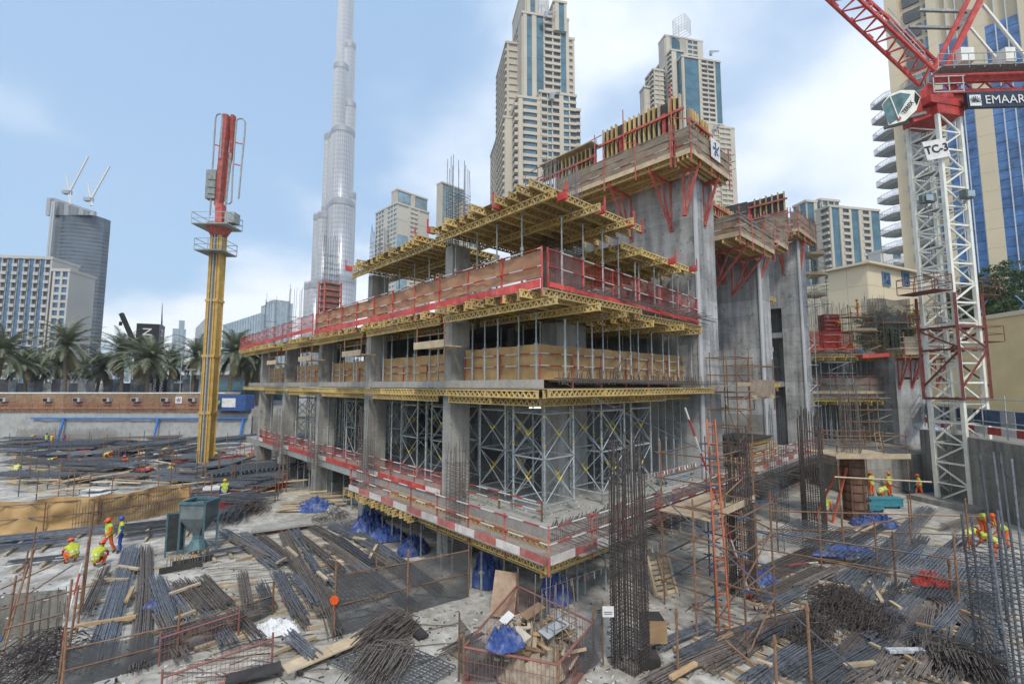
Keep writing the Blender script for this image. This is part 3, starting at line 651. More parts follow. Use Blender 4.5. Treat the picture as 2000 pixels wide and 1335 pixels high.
    for i,(p,q) in enumerate(((pa,pb),(pb,pc))):
        nn=10
        for j in range(nn):
            x=p.lerp(q,j/nn); y=p.lerp(q,(j+1)/nn-.006); m=MB(); m.bar(x+UP*1.35,y+UP*1.35,.06,1.1); m.build('panel',mat('dull_blue_panel',(.05,.09,.17),.6,0,.3,2) if j%3 else M_GREYC,t)
            m=MB(); m.bar(x+UP*.45,y+UP*.45,.1,.5); m.build('barrier',M_RED if (j%2) else M_WHITE,t)
        m=MB()
        for h in (1.1,1.9,2.6): m.tube(p+UP*h+RGT*-.3,q+UP*h+RGT*-.3,.04,5)
        for j in range(7): x=p.lerp(q,j/6)+RGT*-.3; m.tube(x,x+UP*2.9,.04,5)
        m.build('scaffold_rail',M_GALV,t)
right_low()
# ================================================================ BUILDING UNDER CONSTRUCTION
def lattice_mesh(L,h=.32,cache={}):
    L=max(.6,round(L*4)/4)
    if L in cache: return cache[L]
    m=MB(); fw=.11; fh=.055
    m.box(0,L,-fw/2,fw/2,0,fh); m.box(0,L,-fw/2,fw/2,h-fh,h)
    n=max(2,int(L/.3)); d=L/n
    for i in range(n):
        a=(i*d+.03,0,fh) ; b=((i+.5)*d,0,h-fh); c=((i+1)*d-.03,0,fh)
        m.bar(a,b,.045,.085,up=(0,1,0)); m.bar(b,c,.045,.085,up=(0,1,0))
    m.box(0,.12,-.03,.03,fh,h-fh); m.box(L-.12,L,-.03,.03,fh,h-fh)
    cache[L]=mesh_of(m,'lattice_beam',M_BEAM); return cache[L]
STOP=mesh_of(MB().box(-.03,.4,-.07,.07,.02,.34).box(-.04,.0,-.05,.05,.34,.72),'edge_stop',M_RED)
def beam(t,a,b,name='lattice_beam'):
    a=Vector(a); b=Vector(b); L=(b-a).length; me=lattice_mesh(L)
    return piece(me,name,t,a-t.location,along(a,b))
# ---- concrete frame (one thing, its walls and slabs are its parts)
FR=thing('unfinished_building','grey concrete building under construction with open storeys and tall bare core walls','building',(9,20,0))
SL=2.0; SY=2.3; LY=45.5
def part(name,x0,x1,y0,y1,z0,z1,mt=None): return MB().box(x0,x1,y0,y1,z0,z1).build(name,mt or M_COL,FR)
part('floor_slab',SL,17.6,SY,LY,2.5,3.0,M_SLAB)
part('floor_slab',17.6,36,.98,14,2.5,3.0,M_SLAB)
part('floor_slab',SL,15.4,SY+7.2,LY,8.32,8.68,M_SLAB)
part('floor_slab',SL+3,15.4,SY+3.2,SY+7.2,8.32,8.68,M_SLAB)
part('edge_beam',SL,SL+.35,SY+.3,SY+7.2,8.35,8.70,M_SLAB)
part('floor_slab',SL+.6,15.4,SY+5,LY,12.25,12.45,M_SLAB)
CY=[8.56,17.3,25.4,33.5,40.9]
for i,y in enumerate(CY):
    part('column',1.85,3.15,y-.1,y+.8,0,2.5); part('column',SL-.02,3.2,y,y+.62,3,8.32); 
    part('column',SL+.02,3.15,y,y+.62,8.68,12.2)
    if i<2: part('column',SL+.02,3.15,y,y+.62,12.45,15.55)
for (z0,z1) in ((0,2.5),(3,7.55),(8.68,11.6),(12.2,15.4)): part('column',5.75,8.1,4.9,5.9,z0,z1)
part('column',12,13.2,4.6,5.6,0,2.5); part('column',20,21.2,4.2,5.4,0,2.5); part('column',28,29.2,4.2,5.4,0,2.5)
for y in (12,17.3,25.4,33.5,40.9):
    for x in (9.5,):
        part('column',x,x+1,y,y+.6,0,2.5); part('column',x,x+1,y,y+.6,3,8.32); part('column',x,x+1,y,y+.6,8.68,12.25)
# interior walls added to keep the open storeys dark and close the view
part('wall',15.2,15.6,14.5,44,3,8.32,M_CON); part('wall',15.2,15.6,14.5,44,8.68,12.25,M_CON); part('wall',10.6,11,27,32,3,8.32,M_CON)
part('wall',14.8,15.2,2.6,40,0,2.5,M_CON); part('wall',6,14.8,24,24.4,8.68,12.25,M_CON); part('wall',6,15,31,31.4,3,8.32,M_CON)
part('wall',9,15.4,15,15.3,12.45,15.5,M_CON)
# cores
part('core_wall',15.45,18.3,2.2,14.5,0,22.4,M_CON)
part('core_wall',26,28.4,2.25,9.5,0,21.2,M_CON); part('core_wall',36.6,39,2.3,3.9,0,24.2,M_CON); part('core_wall',36.6,39,3.9,9.5,15.7,24.2,M_CON); part('core_wall',38.4,38.9,3.9,9.5,0,15.7,M_CON); part('landing_slab',36.7,38.4,3.9,9.5,12.9,13.4,M_CON); part('landing_slab',36.7,38.4,3.9,9.5,8.3,8.8,M_CON); part('jamb',36.65,37.2,5.45,9.5,0,15.7,M_CON)
part('core_wall',18.3,26,5.6,6.2,0,19.5,M_CON)
for i,z in enumerate((3.2,7.2,11.2,15.0)):   # openings bridged between the cores
    part('lintel',28.4,36.6,5.2,5.8,z+2.7,z+3.6 if i<3 else z+7,M_CON)
part('core_wall',31.5,36.6,5.2,5.8,0,19,M_CON)
# lit edges of the core noses, put in as strips of paler colour
part('lit_nose_strip',15.38,15.75,2.1,2.2,3,22.3,mat('lit_concrete',(.46,.465,.47),.8,0,.12,.7,coord='pos')); part('lit_nose_strip',25.9,26.4,2.15,2.25,3,21.1,MATS['lit_concrete']); part('lit_nose_strip',36.5,37,2.2,2.3,3,23.1,MATS['lit_concrete'])
# lift joints and tie holes of the cast walls as small recess plugs
def ties(plane,c,a0,a1,z0,z1,du,dz):
    m=MB(); a=a0
    while a<a1:
        z=z0
        while z<z1:
            if plane=='x': m.box(c-.012,c,a-.03,a+.03,z-.03,z+.03) if rnd(0,1)<.7 else None
            else: m.box(a-.05,a+.05,c-.012,c,z-.05,z+.05)
            z+=dz
        a+=du
    o=m.build('tie_holes',M_DARK,FR); o['kind']='stuff'
ties('x',15.45,3.1,14,12.9,21.5,1.2,1.3); ties('x',26,3,5.6,4,20,1.2,1.3); ties('x',36.6,2.8,3.8,4,22,.9,1.3)
MB().box(15.435,15.45,2.9,3.6,9.9,10.9).build('patch_repair',mat('pale_repair',(.5,.49,.45),.9,0,.2,3),FR)
# blue-black writing on the wall of the stair: F1
me=text_mesh('F1',.7,mat('red_marker',(.25,.05,.04),.7),'wall_marking',.004); piece(me,'wall_marking',FR,Vector((15.43,4.2,10.2))-FR.location,facing((-1,0,0)))
# ---- slab formwork
def deck(label,x0,x1,y0,y1,z,sp=.72,prim=2.4,jl=None,ply=True,stops=(),group=None,prim_out=.9,skip=0):
    t=thing('slab_formwork',label,'formwork',((x0+x1)/2,(y0+y1)/2,z-.7),0,group)
    y=y0; i=0
    while y<=y1+.01:      # joists run in X, ends show on the left face
        o_=rnd(-.45,.2); e=x0+(jl or (x1-x0))
        beam(t,(x0+o_,y,z-.34),(e+rnd(-.1,.2),y+rnd(-.03,.03),z-.34)); y+=sp*rnd(.9,1.1)
    x=x0+.5
    while x<=(x0+jl if jl else x1)-.2:   # primaries run in Y below
        yy=y0-prim_out*rnd(.3,1)
        while yy<y1:
            L=min(3.9,y1+.3-yy)
            if L>.8: beam(t,(x+rnd(-.04,.04),yy,z-.67),(x,yy+L,z-.67))
            yy+=4.0
        x+=prim
    if ply: MB().box(x0+.25,x1-.2,y0+.15,y1-.1,z,z+.021).build('plywood_deck',M_PLY,t)
    for (a,b) in stops:
        a=Vector(a); b=Vector(b); piece(STOP,'edge_stop',t,a-t.location,along(a,b))
    return t
deck('top formwork deck of yellow lattice beams around the corner column, highest on the left side',.9,8.4,1.6,9.2,16.3,stops=[((.75,8.9,15.97),(2,8.9,15.97)),((1.0,4.2,15.97),(2,4.2,15.97)),((1.9,.95,15.64),(1.9,2,15.64)),((4.2,.8,15.64),(4.2,2,15.64)),((6.5,.85,15.64),(6.5,2,15.64)),((8.6,1.7,15.97),(7.6,1.7,15.97))])
deck('top formwork deck of yellow beams between the two left column heads',.9,6.5,9.9,18.6,16.15,stops=[((.7,18.4,15.8),(2,18.4,15.8)),((.7,10,15.8),(2,10,15.8))])
deck('lower top-storey formwork deck of yellow beams reaching to the bare core wall',7.6,15.25,2.2,9.4,15.45,stops=[((11,1.2,14.8),(11,2.2,14.8)),((13.4,1.2,14.8),(13.4,2.2,14.8))])
deck('formwork deck of yellow beams under the red barrier at the building corner',1.1,8.2,1.6,8.3,12.2)
deck('formwork deck of yellow beams carrying the rebar mat beside the core',8.6,15.3,2.0,8.6,12.0)
deck('formwork deck of yellow beams over the first bay of the left side',1.1,5.2,9.4,17.1,12.15,jl=3.6)
deck('formwork deck of yellow beams over the second bay of the left side',1.1,5.2,18.1,25.2,12.15,jl=3.6)
deck('formwork deck of yellow beams over the third bay of the left side',1.1,5.2,26.2,33.3,12.15,jl=3.6)
deck('formwork deck of yellow beams over the far end bays of the left side',.9,5.2,34.3,46,12.15,jl=3.6)
def edge_deck(label,segs,z,inner=True):
    t=thing('slab_formwork',label,'formwork',(segs[0][0][0],segs[0][0][1],z-.7))
    for (a,b,dz) in segs:
        a=Vector((*a,z)); b=Vector((*b,z)); L=(b-a).length; n=max(1,round(L/3.6)); 
        for i in range(n):
            p=a.lerp(b,i/n); q=a.lerp(b,(i+1)/n); d=(q-p).normalized(); s=Vector((-d.y,d.x,0))*rnd(-.06,.06)
            beam(t,p+UP*(dz-.34)+s,q+d*.25+UP*(dz-.34)+s)
    return t
edge_deck('two-layer yellow beam formwork under the first slab along the left side',[((1.75,8.0),(1.75,46),0),((2.2,10),(2.2,16.9),-.34),((2.2,18.2),(2.2,25),-.34),((2.2,26.3),(2.2,33),-.34),((2.2,34),(2.2,40),-.34),((3.4,10),(3.4,44),-.1)],8.3)
edge_deck('two-layer yellow beam formwork wrapping the corner under the first slab',[((1.6,2.2),(1.6,8.2),0),((2.0,2.4),(2.0,8.4),-.34),((1.7,2.0),(15.9,2.0),0),((2.1,2.5),(11.5,2.5),-.34),((12,2.9),(15.8,2.9),-.3),((3.2,3.5),(15.5,3.5),-.34),((1.7,1.75),(15.9,1.75),.04)],8.3)
MB().box(1.7,15.4,1.8,9.4,8.31,8.33).build('plywood_deck',M_PLY,FR)
t=edge_deck('yellow lattice beam edge formwork below the lowest slab, its corner pointing at the rebar column',[((.7,.9),(.7,9),0),((1.2,1.2),(1.2,9),-.34),((.6,1.0),(4.2,1.0),-.02),((.9,1.5),(5.2,1.5),-.36)],2.4)
for i in range(34):     # joist ends below the edge, further along plain timber
    y=1.4+i*.46; piece(lattice_mesh(1.5),'lattice_beam',t,Vector((.25+rnd(-.1,.15),y+8.0,2.04-.0))-t.location,along((0,0,0),(1,0,0))) if 8+y<16.9 else None
t=thing('edge_walkway','plywood walkway around the lowest slab edge','walkway',(0,0,2.38))
gb=mat('grey_weathered_board',(.25,.235,.21),.85,0,.3,1.5,rnd=.2)
for i in range(8): MB().box(.4,SL-.03,.9+i*2.02,.9+i*2.02+2.0,2.38,2.42).build('board',gb,t)
for i in range(2): MB().box(SL+i*2.02,SL+i*2.02+2.0,.5,SY-.03,2.38,2.42).build('board',gb,t)
# timber lattice beam left lying on the walkway
t=thing('spare_beam_row','row of yellow lattice beams laid at the foot of the lowest slab edge','beams',(1.4,5,2.42))
for y in (1.6,5.6,9.6): beam(t,(1.55,y,2.42),(1.55,y+3.8,2.42))
# ---- props
def prop_proto(h):
    t=thing('steel_prop','grey telescopic steel prop','prop',(0,0,0))
    k=h*.55
    MB().tube((0,0,0),(0,0,k),.045,7).build('outer_tube',M_GALV,t,local=True,smooth=False); MB().tube((0,0,k),(0,0,h),.035,6).build('inner_tube',M_GALVD,t,local=True)
    m=MB(); m.tube((0,0,k-.12),(0,0,k+.02),.068,8); m.bar((-.13,0,k-.05),(.13,0,k-.05),.025); m.build('collar',M_GALVD,t,local=True)
    MB().box(-.08,.08,-.08,.08,0,.012).box(-.08,.08,-.08,.08,h-.012,h).build('plate',M_GALVD,t,local=True)
    return t
PROPS={}
def prop(x,y,z0,z1,label,group):
    h=round(z1-z0,2)
    if h not in PROPS:
        o=prop_proto(h); PROPS[h]=o; o.location=(x,y,z0); o['label']=label; o['group']=group
    else: o=dup(PROPS[h],(x,y,z0),rnd(0,3),label,group)
    return o
def prow(a,b,n,z0,z1,label,group,jit=.15):
    for i in range(n):
        f=(i+.5)/n; prop(a[0]+(b[0]-a[0])*f+rnd(-jit,jit),a[1]+(b[1]-a[1])*f+rnd(-jit,jit),z0,z1,label,group)
g='props on the middle storey'
lb='grey steel prop standing on the first slab under the yellow beams'
for k in range(5):
    y0=[2.6,9.6,18.4,26.6,34.8][k]; y1=[8.3,17,25,33,40.5][k]; prow((2.5,y0),(2.5,y1),[5,6,6,5,4][k],8.69,11.48,lb[:-23]+[', corner bay',', first bay',', second bay',', third bay',', far bay'][k],g); prow((4.6,y0),(4.6,y1),4,8.69,11.48,'inner '+lb[:-23]+[', corner bay',', first bay',', second bay',', third bay',', far bay'][k],g)
prow((3.2,2.7),(15.6,2.7),12,8.69,11.32,lb[:-23]+' before the short face hessian',g); prow((4,5),(15,5),8,8.69,11.32,lb[:-23]+' behind the short face hessian',g); prow((9,7.5),(15,7.5),6,8.69,11.32,lb[:-23]+' deep inside by the core',g)
g='props on the top storey'; lb='grey steel prop standing on the second slab under the topmost beams'
lb='grey steel prop under the topmost beams, '; prow((1.8,2.4),(1.8,9),4,12.46,15.6,lb+'behind the brown cloth at the corner',g); prow((2.2,2.2),(8,2.2),4,12.25,15.6,lb+'before the red mesh of the short face',g); prow((2.4,10.2),(2.4,17),4,12.46,15.45,lb+'between the two left column heads',g); prow((8.4,2.5),(15.2,2.5),7,12.05,14.76,lb+'outer row beside the core',g); prow((8.4,5),(15.2,5),7,12.46,14.76,lb+'inner row beside the core',g); prow((4.5,5),(4.5,16),5,12.46,15.45,lb+'inner row behind the cloth',g)
g='props below the lowest slab'; lb='steel prop on the raft under the lowest slab edge'
prow((1.1,2.2),(1.1,8.4),6,0,1.72,lb+' near the corner',g); prow((1.4,9.8),(1.4,16.8),7,0,2.03,lb+' by the blue tarpaulins',g); lb='steel prop on the raft under the lowest slab, '; prow((2.4,2.2),(6,1.6),5,0,1.7,lb+'behind the debris cage',g); prow((3,4),(14,3),8,0,2.49,lb+'behind the tall rebar column',g); prow((14,3.2),(34,3.2),20,0,2.49,lb+'outer row below the rebar fringe',g); prow((4,5.5),(4,16),7,0,2.49,lb+'inner row behind the tarpaulins',g); prow((16,5),(34,5),14,0,2.49,lb+'inner row below the rebar fringe',g); prow((2.6,18.5),(2.6,40),14,0,2.49,lb+'between the left-hand piers',g)
g='tall props beside the core'; lb='tall grey prop on the lowest slab beside the bare core wall'
prow((11.5,3.2),(15.7,3.2),4,3.01,7.6,lb,g); prow((12,5.2),(15.5,5.2),3,3.01,7.6,lb,g); prow((2.6,10.2),(2.6,44),10,3.01,7.6,lb,g)
# ---- shoring towers
def tower_proto(w,d,h):
    t=thing('shoring_tower','x','scaffold tower'); ye=mat('yellow_tag',(.75,.55,.03),.6)
    P=[(0,0),(w,0),(w,d),(0,d)]
    for x,y in P:
        o=MB().tube((x,y,.25),(x,y,h),.045,7).build('standard',M_GALV,t,local=True)
        m=MB(); 
        for z in [.4+.5*i for i in range(int((h-.4)/.5)+1)]: m.tube((x,y,z-.03),(x,y,z+.03),.075,6)
        m.build('coupling',M_GALVD,o,local=True)
        MB().tube((x,y,0),(x,y,.26),.028,6).box(x-.08,x+.08,y-.08,y+.08,0,.012).build('base_jack',M_GALVD,o,local=True)
        MB().tube((x,y,h*.62),(x,y,h*.62+.14),.049,7).tube((x,y,h*.9),(x,y,h*.9+.1),.049,7).build('tag',ye,o,local=True)
    lv=[.45]+[.45+(h-.75)*i/2 for i in (1,2)]
    for i,(x,y) in enumerate(P):
        x2,y2=P[(i+1)%4]
        for z in lv: MB().tube((x,y,z),(x2,y2,z),.04,6).build('ledger',M_GALV,t,local=True)
        for k in range(2):
            za,zb=lv[k]+.05,lv[k+1]-.05
            for a,b in (((x,y,za),(x2,y2,zb)),((x2,y2,za),(x,y,zb))):
                o=MB().tube(a,b,.026,5).build('brace',M_GALV,t,local=True); va=Vector(a); vb=Vector(b); MB().tube(va.lerp(vb,.5),va.lerp(vb,.58),.031,5).build('tag',ye,o,local=True)
    return t
TW=tower_proto(1.9,1.9,4.55); first=True
def tower(x,y,rz,label,z=3.01):
    global first
    if first: first=False; o=TW; o.location=(x,y,z); o.rotation_euler=(0,0,rz); o['label']=label
    else: o=dup(TW,(x,y,z),rz,label)
    o['group']='shoring towers on the lowest slab'; return o
L_='galvanised shoring tower with crossed braces '
tower(3.0,3.2,0,L_+'at the open slab corner'); tower(6.6,2.9,0,L_+'beside the corner column'); tower(3.6,6.3,0,L_+'next to the first left-hand column'); tower(9.4,3.1,0,L_+'between corner column and tall props')
tower(6.2,7.0,0,L_+'behind the corner column')
for k,(y,n) in enumerate(((10.4,'in the first left bay'),(13.8,'in the first left bay'),(18.8,'in the second left bay'),(22.2,'in the second left bay'),(27,'in the third left bay'),(30.2,'in the third left bay'),(35,'in the far left bay'))): tower(3.4,y,0,L_+n)
# ---- barriers
def mesh_panel(m,a,b,h,sp=.11,r=.0045):
    a=Vector(a); b=Vector(b); n=max(2,int((b-a).length/sp))
    for i in range(n+1): p=a.lerp(b,i/n); m.bar(p,p+UP*h,r*2)
    for z in (0,h*.33,h*.66,h): m.bar(a+UP*z,b+UP*z,r*2.4)
def barrier(label,pts,wr=1.,group=None,toe='rw',panel=None,top=1.15,post=2.3,toeh=.28,railm=None,cloth=None,postm=None,cat='guardrail',name='guardrail'):
    t=thing(name,label,cat,pts[0],0,group)
    for i in range(len(pts)-1):
        a=Vector(pts[i]); b=Vector(pts[i+1]); d=b-a; L=d.length; n=max(1,round(L/post)); nr=Vector((d.y,-d.x,0)).normalized()
        for j in range(n+(1 if i==len(pts)-2 else 0)):
            p=a.lerp(b,j/n); MB().bar(p-UP*.35,p+UP*(top+.08),.06).build('post',postm or M_BRKT,t)
        for z in (top*.55,top): MB().tube(a+UP*z+nr*.05,b+UP*z+nr*.05,.03,6).build('rail',railm or M_RW,t)
        if panel:
            for j in range(n): m=MB(); mesh_panel(m,a.lerp(b,j/n)+UP*.05,a.lerp(b,(j+.98)/n)+UP*.05,top-.1); m.build('mesh_panel',panel,t)
        if toe:
            k=max(1,round(L/1.3))
            for j in range(k):
                if toe=='rw': mt=M_TOER if j%2 else M_TOEW
                elif toe=='red': mt=M_RED
                elif toe=='wood': mt=M_PLANK
                else: mt=M_RED if j%5 else M_WHITE
                if toe=='rw' and rnd(0,1)<.12: mt=M_BRKT
                m=MB(); m.bar(a.lerp(b,j/k)+UP*toeh/2+nr*.09,a.lerp(b,(j+.99)/k)+UP*toeh/2+nr*.09,.03,toeh); m.build('toe_board',mt,t)
        if cloth:
            mt,c0,c1=cloth; sd=rnd(0,99); k=int(max(6,L/.2))
            def fn(u,v):
                p=a.lerp(b,u); sag=(.03 if wr==1 else .16)*math.sin(u*L/post*math.pi)**2
                q=noise.noise(Vector((u*L*1.2+sd,v*1.5,sd))); q2=noise.noise(Vector((u*L*3+sd,v*2.2+u*3,sd)))
                z=c0+(c1-c0)*v-(sag if v>.8 else 0)*v+.02*q
                return p-nr*(.06+.12*q*wr+.05*q2*wr+(.05*wr*math.sin(u*L*2.2+2.5*v+3*q) if wr>1 else 0))*(1 if 0<v<1 else .4)+UP*z
            m=MB(); m.grid(fn,k,8); m.build('cloth',mt,t,smooth=True)
    return t
barrier('pink mesh guardrail with red and white toe boards round the lowest slab edge',[(.55,16.4,2.42),(.55,.75,2.42),(17.4,.75,2.42)],toe='rw',panel=mat('pink_mesh',(.42,.30,.29),.6),top=1.2,railm=M_RW,postm=M_TOER)
barrier('pink mesh guardrail with striped toe boards on the long slab edge past the core',[(17.6,1.1,3.0),(35.5,1.1,3.0)],toe='rw',panel=MATS['pink_mesh'],top=1.1,postm=M_TOER)
barrier('striped tube rail on short rusty posts inside the lowest slab corner',[(2.6,8.2,3.0),(2.5,2.9,3.0)],toe=None,top=.75,postm=M_RUST)
for k in range(4):
    y0=[9.3,18.1,26.2,34.3][k]; y1=[17.1,25.2,33.3,40.7][k]
    barrier('red mesh barrier between columns on the lowest slab, '+['nearest bay to the corner','second bay','third bay','fourth bay'][k],[(2.05,y1,3.0),(2.05,y0,3.0)],toe='mix',panel=M_RED,top=1.1,toeh=.3)
barrier('bright red mesh barrier with red toe boards and brown cloth round the top storey corner',[(1.35,25,12.22),(1.35,1.75,12.22)],toe='red',panel=None,top=1.55,toeh=.34,cloth=(M_HESSG if False else mat('brown_cloth',(.36,.20,.12),.95,0,.2,1.5,bump=.2),.45,1.5),postm=M_RED)
barrier('bright red mesh barrier along the short face of the top storey',[(1.62,1.68,12.27),(15.3,2.15,12.1)],toe='red',panel=M_RED,top=1.5,toeh=.2,postm=M_RED)
barrier('red mesh barrier along the far end of the second deck',[(1.1,46,12.2),(1.1,25,12.45)],toe='red',panel=M_RED,top=1.3,toeh=.3,postm=M_RED)
barrier('tan hessian screen behind props on the middle storey corner',[(2.75,8.4,8.68),(2.75,3.2,8.68),(15.7,3.2,8.68)],toe=None,top=1.15,cloth=(M_HESS,.02,1.55))
for k in range(4):
    y0=[9.3,18.1,26.2,34.3][k]; y1=[17.1,25.2,33.3,44.5][k]
    barrier('tan hessian screen between columns on the middle storey, '+['first bay from the corner','second bay','third bay','end bays'][k],[(2.75,y1,8.68),(2.75,y0,8.68)],toe=None,top=.9,cloth=(M_HESS,.02,1.45))
# small timber working platforms clipped to the columns
for k,y in enumerate(CY[:4]):
    t=thing('column_platform','small timber platform with tube rails clamped to a column on the middle storey','platform',(1.2,y,10.3),0,'platforms on the column heads')
    for j in range(3): MB().box(.9+j*.36,1.24+j*.36,y-.9,y+1.5,10.3,10.35).build('plank',M_PLANK,t)
    MB().box(.82,.88,y-1,y+1.6,10.25,10.6).build('toe_board',M_PLANK,t)
    for yy in (y-.9,y+1.5):
        MB().tube((.95,yy,9.6),(.95,yy,11.6),.03,5).build('post',M_RUST,t)
    for z in (10.9,11.4): MB().tube((.95,y-1,z),(.95,y+1.6,z),.025,5).build('rail',M_RUST,t)
# ---- reinforcement
def bars(m,a,b,n,w,r=.014,jit=.1,sag=0,perp=None,zj=.05,endj=.4,k=3,fan=0,stack=1):
    a=Vector(a); b=Vector(b); d=(b-a); L=d.length; d.normalize(); s=(perp or Vector((-d.y,d.x,0))).normalized()
    for i in range(n):
        o=(rnd(-.5,.5) if n>1 else 0)*w; o2=o*(1+fan)+rnd(-jit,jit); z=rnd(0,zj); e0=rnd(-endj,endj); e1=rnd(-endj,endj)
        pts=[]
        for j in range(k+1):
            f=j/k; pts.append(a+d*(e0*(1-f)+e1*f+L*f)+s*(o*(1-f)+o2*f)+UP*(z-sag*4*f*(1-f)+rnd(0,.01)))
        m.path(pts,r,4)
def rebar_mat(label,fn):
    m=MB(); fn(m); return tag(m.build('rebar_mat',M_REBARB),label,'rebar')
def f1(m):
    for i in range(46): y=1.6+i*.16; m.bar((9+rnd(-7,-1.5),y+rnd(-.1,.1),12.42+rnd(-.02,.14)),(16.2+rnd(-1,1.2),y-rnd(0,.5),12.3+rnd(-.2,.1)),.03)
    for i in range(60): x=2.6+i*.22; m.bar((x,1.4+rnd(-.3,.2),12.4+rnd(0,.15)),(x+rnd(-.4,.4),4+rnd(0,2),12.4+rnd(0,.1)),.028)
rebar_mat('loose dark rebar mat spilling off the second deck beside the core',f1)
def f2(m):
    for i in range(60): y=1.5+i*.1; m.bar((2.6+rnd(-.4,4),y+rnd(-.1,.1),8.62+rnd(-.04,.16)),(15.6+rnd(-1,2.4),y-rnd(-.1,.4),8.55+rnd(-.12,.12)),.03)
    for i in range(90): x=2.6+i*.14; p=(x+rnd(-.05,.05),2.0+rnd(-.1,.3),8.5); m.bar(p,(p[0]+rnd(-.15,.15),p[1]+rnd(-.1,.1),8.9+rnd(0,.35)*(1 if x<7 else .3)),.028)
    for i in range(10): x=rnd(4,11); m.bar((x,1.8,8.5),(x+rnd(.4,1.1),1.7+rnd(-.3,.3),9.2+rnd(0,.5)),.026)
rebar_mat('rusty rebar mat laid along the uncast edge of the first slab',f2)
def f3(m):
    for i in range(150): x=2.2+i*.21; m.bar((x,2.6,2.9+rnd(-.2,.08)),(x+rnd(-.3,.3),-.1-rnd(0,.9),2.65+rnd(-.25,.05)),.028)
    for i in range(26): y=.2+i*.09; m.bar((rnd(4,8),y,2.55+rnd(0,.3)),(34+rnd(-1,1),y,2.5+rnd(0,.3)),.028)
    for i in range(70): x=2.3+i*.12; m.bar((x,2.2,3.0),(x+rnd(-.1,.1),2.2-rnd(.0,.3),3.15+rnd(0,.12)),.026)
rebar_mat('rusty rebar fringe sticking out of the long edge of the lowest slab',f3)
def cage(name,label,x,y,z0,z1,w,d,n,zt,sp=.14,r=.016,mt=None,cat='rebar cage',lean=0.):
    t=thing(name,label,cat,(x,y,z0)); m=MB(); mt=mt or M_REBARB; P=[]
    k=max(2,n//4)
    for i in range(k): f=i/(k-1); P+=[(-w/2+w*f,-d/2),(-w/2+w*f,d/2)]
    for i in range(1,k-1): f=i/(k-1); P+=[(-w/2,-d/2+d*f),(w/2,-d/2+d*f)]
    for (a,b) in P:
        h=z1+rnd(-.5,.25); dx,dy=rnd(-.05,.05),rnd(-.05,.05)
        m.path([(x+a,y+b,z0),(x+a+dx*.2,y+b+dy*.2,zt),(x+a*.93+dx+lean*(h-zt)*.1,y+b*.93+dy,h)],r,5)
    m.build('vertical_bars',mt,t); m=MB(); z=z0+.1
    while z<zt:
        e=rnd(-.03,.03); W=w/2+.03; Dd=d/2+.03
        m.path([(x-W,y-Dd,z+e),(x+W,y-Dd,z-e),(x+W,y+Dd,z+e*.5),(x-W,y+Dd,z)],.0125 if n>30 else .011,4,closed=True)
        if 12<n<30: m.bar((x-W,y,z),(x+W,y,z+e),.02); m.bar((x,y-Dd,z+.03),(x,y+Dd,z),.02)
        z+=sp*rnd(.8,1.2)
    m.build('ties',mt,t); return t
p=G(1232,1300); cage('rebar_column','tall dense rebar column cage standing in front of the slab corner',p.x,p.y,0,6.75,.8,.8,36,4.15,.12,mt=mat('black_brown_rebar',(.05,.042,.04),.6,.2,.35,5,col2=(.12,.10,.095)),r=.018)
p=G(1452,1160); cage('rebar_column','round-looking rebar column cage behind the scaffold platform',p.x,p.y,0,6.6,.75,.75,36,3.5,.1,mt=MATS['black_brown_rebar'],r=.016)
p=G(1592,1035); cage('rebar_column','rebar column cage beside the long rebar fringe',p.x,p.y,0,7.0,1.0,1.0,36,3.2,.1,mt=MATS['black_brown_rebar'],r=.02)
p=G(1085,1325); cage('rebar_starter','low rusty starter bars beside the debris cage with white notice',p.x+.35,p.y+.3,0,2.6,1.0,.8,16,1.6,.5)
for k,y in enumerate(CY[:4]): cage('rebar_starter','rusty starter bars standing on the raft edge in front of '+['the first','the second','the third','the fourth'][k]+' left-hand column',1.3,y+(-1.2 if k else -1.6),2.45,[6.0,7.0,6.4,6.4][k],.7,.7,16,[5.0,5.4,4.2,4.0][k],.16)
cage('rebar_column','dense dark column rebar above the topmost beams by the platform',6.9,5.4,15.4,20.3,2.2,.9,36,17.6,.13,mt=M_REBAR)
cage('rebar_column','tall dark column rebar above the first column head on the left side',2.6,8.9,15.5,20.2,1.1,.55,18,18.6,.2,mt=M_REBAR)
cage('rebar_column','dark column rebar above the second column head on the left side',2.6,17.6,15.5,18.9,1.1,.55,18,18,.3,mt=M_REBAR)
cage('rebar_column','dark column rebar rising out of the red column shutter',2.6,25.7,12.4,20.4,1.1,.55,16,18.8,.5,mt=M_REBAR)
cage('rebar_column','short dark column rebar on the second deck past the red shutter',2.6,33.8,12.3,17.4,1.0,.5,14,15,.5,mt=M_REBAR)
cage('rebar_column','short dark column rebar at the far end of the second deck',2.6,41.2,12.3,17.6,1.0,.5,14,15,.5,mt=M_REBAR)
# red column shutter
t=thing('column_shutter','red steel column shutter standing on the second deck','formwork',(2.6,25.7,12.4))
MB().box(2.0,3.2,25.3,26.1,12.4,16.4).build('face_sheet',mat('rusty_face',(.17,.12,.10),.8),t)
for i in range(9): MB().box(1.9,3.3,25.2,25.3,12.45+i*.48,12.55+i*.48).box(1.9,2.0,25.3,26.2,12.45+i*.48,12.55+i*.48).build('rib',M_BRKT,t)
for x in (1.95,3.25): MB().box(x-.06,x+.06,25.14,25.22,12.4,16.5).build('edge_rail',M_BRKT,t)
MB().box(1.84,1.92,26.05,26.2,12.4,16.5).build('edge_rail',M_BRKT,t)
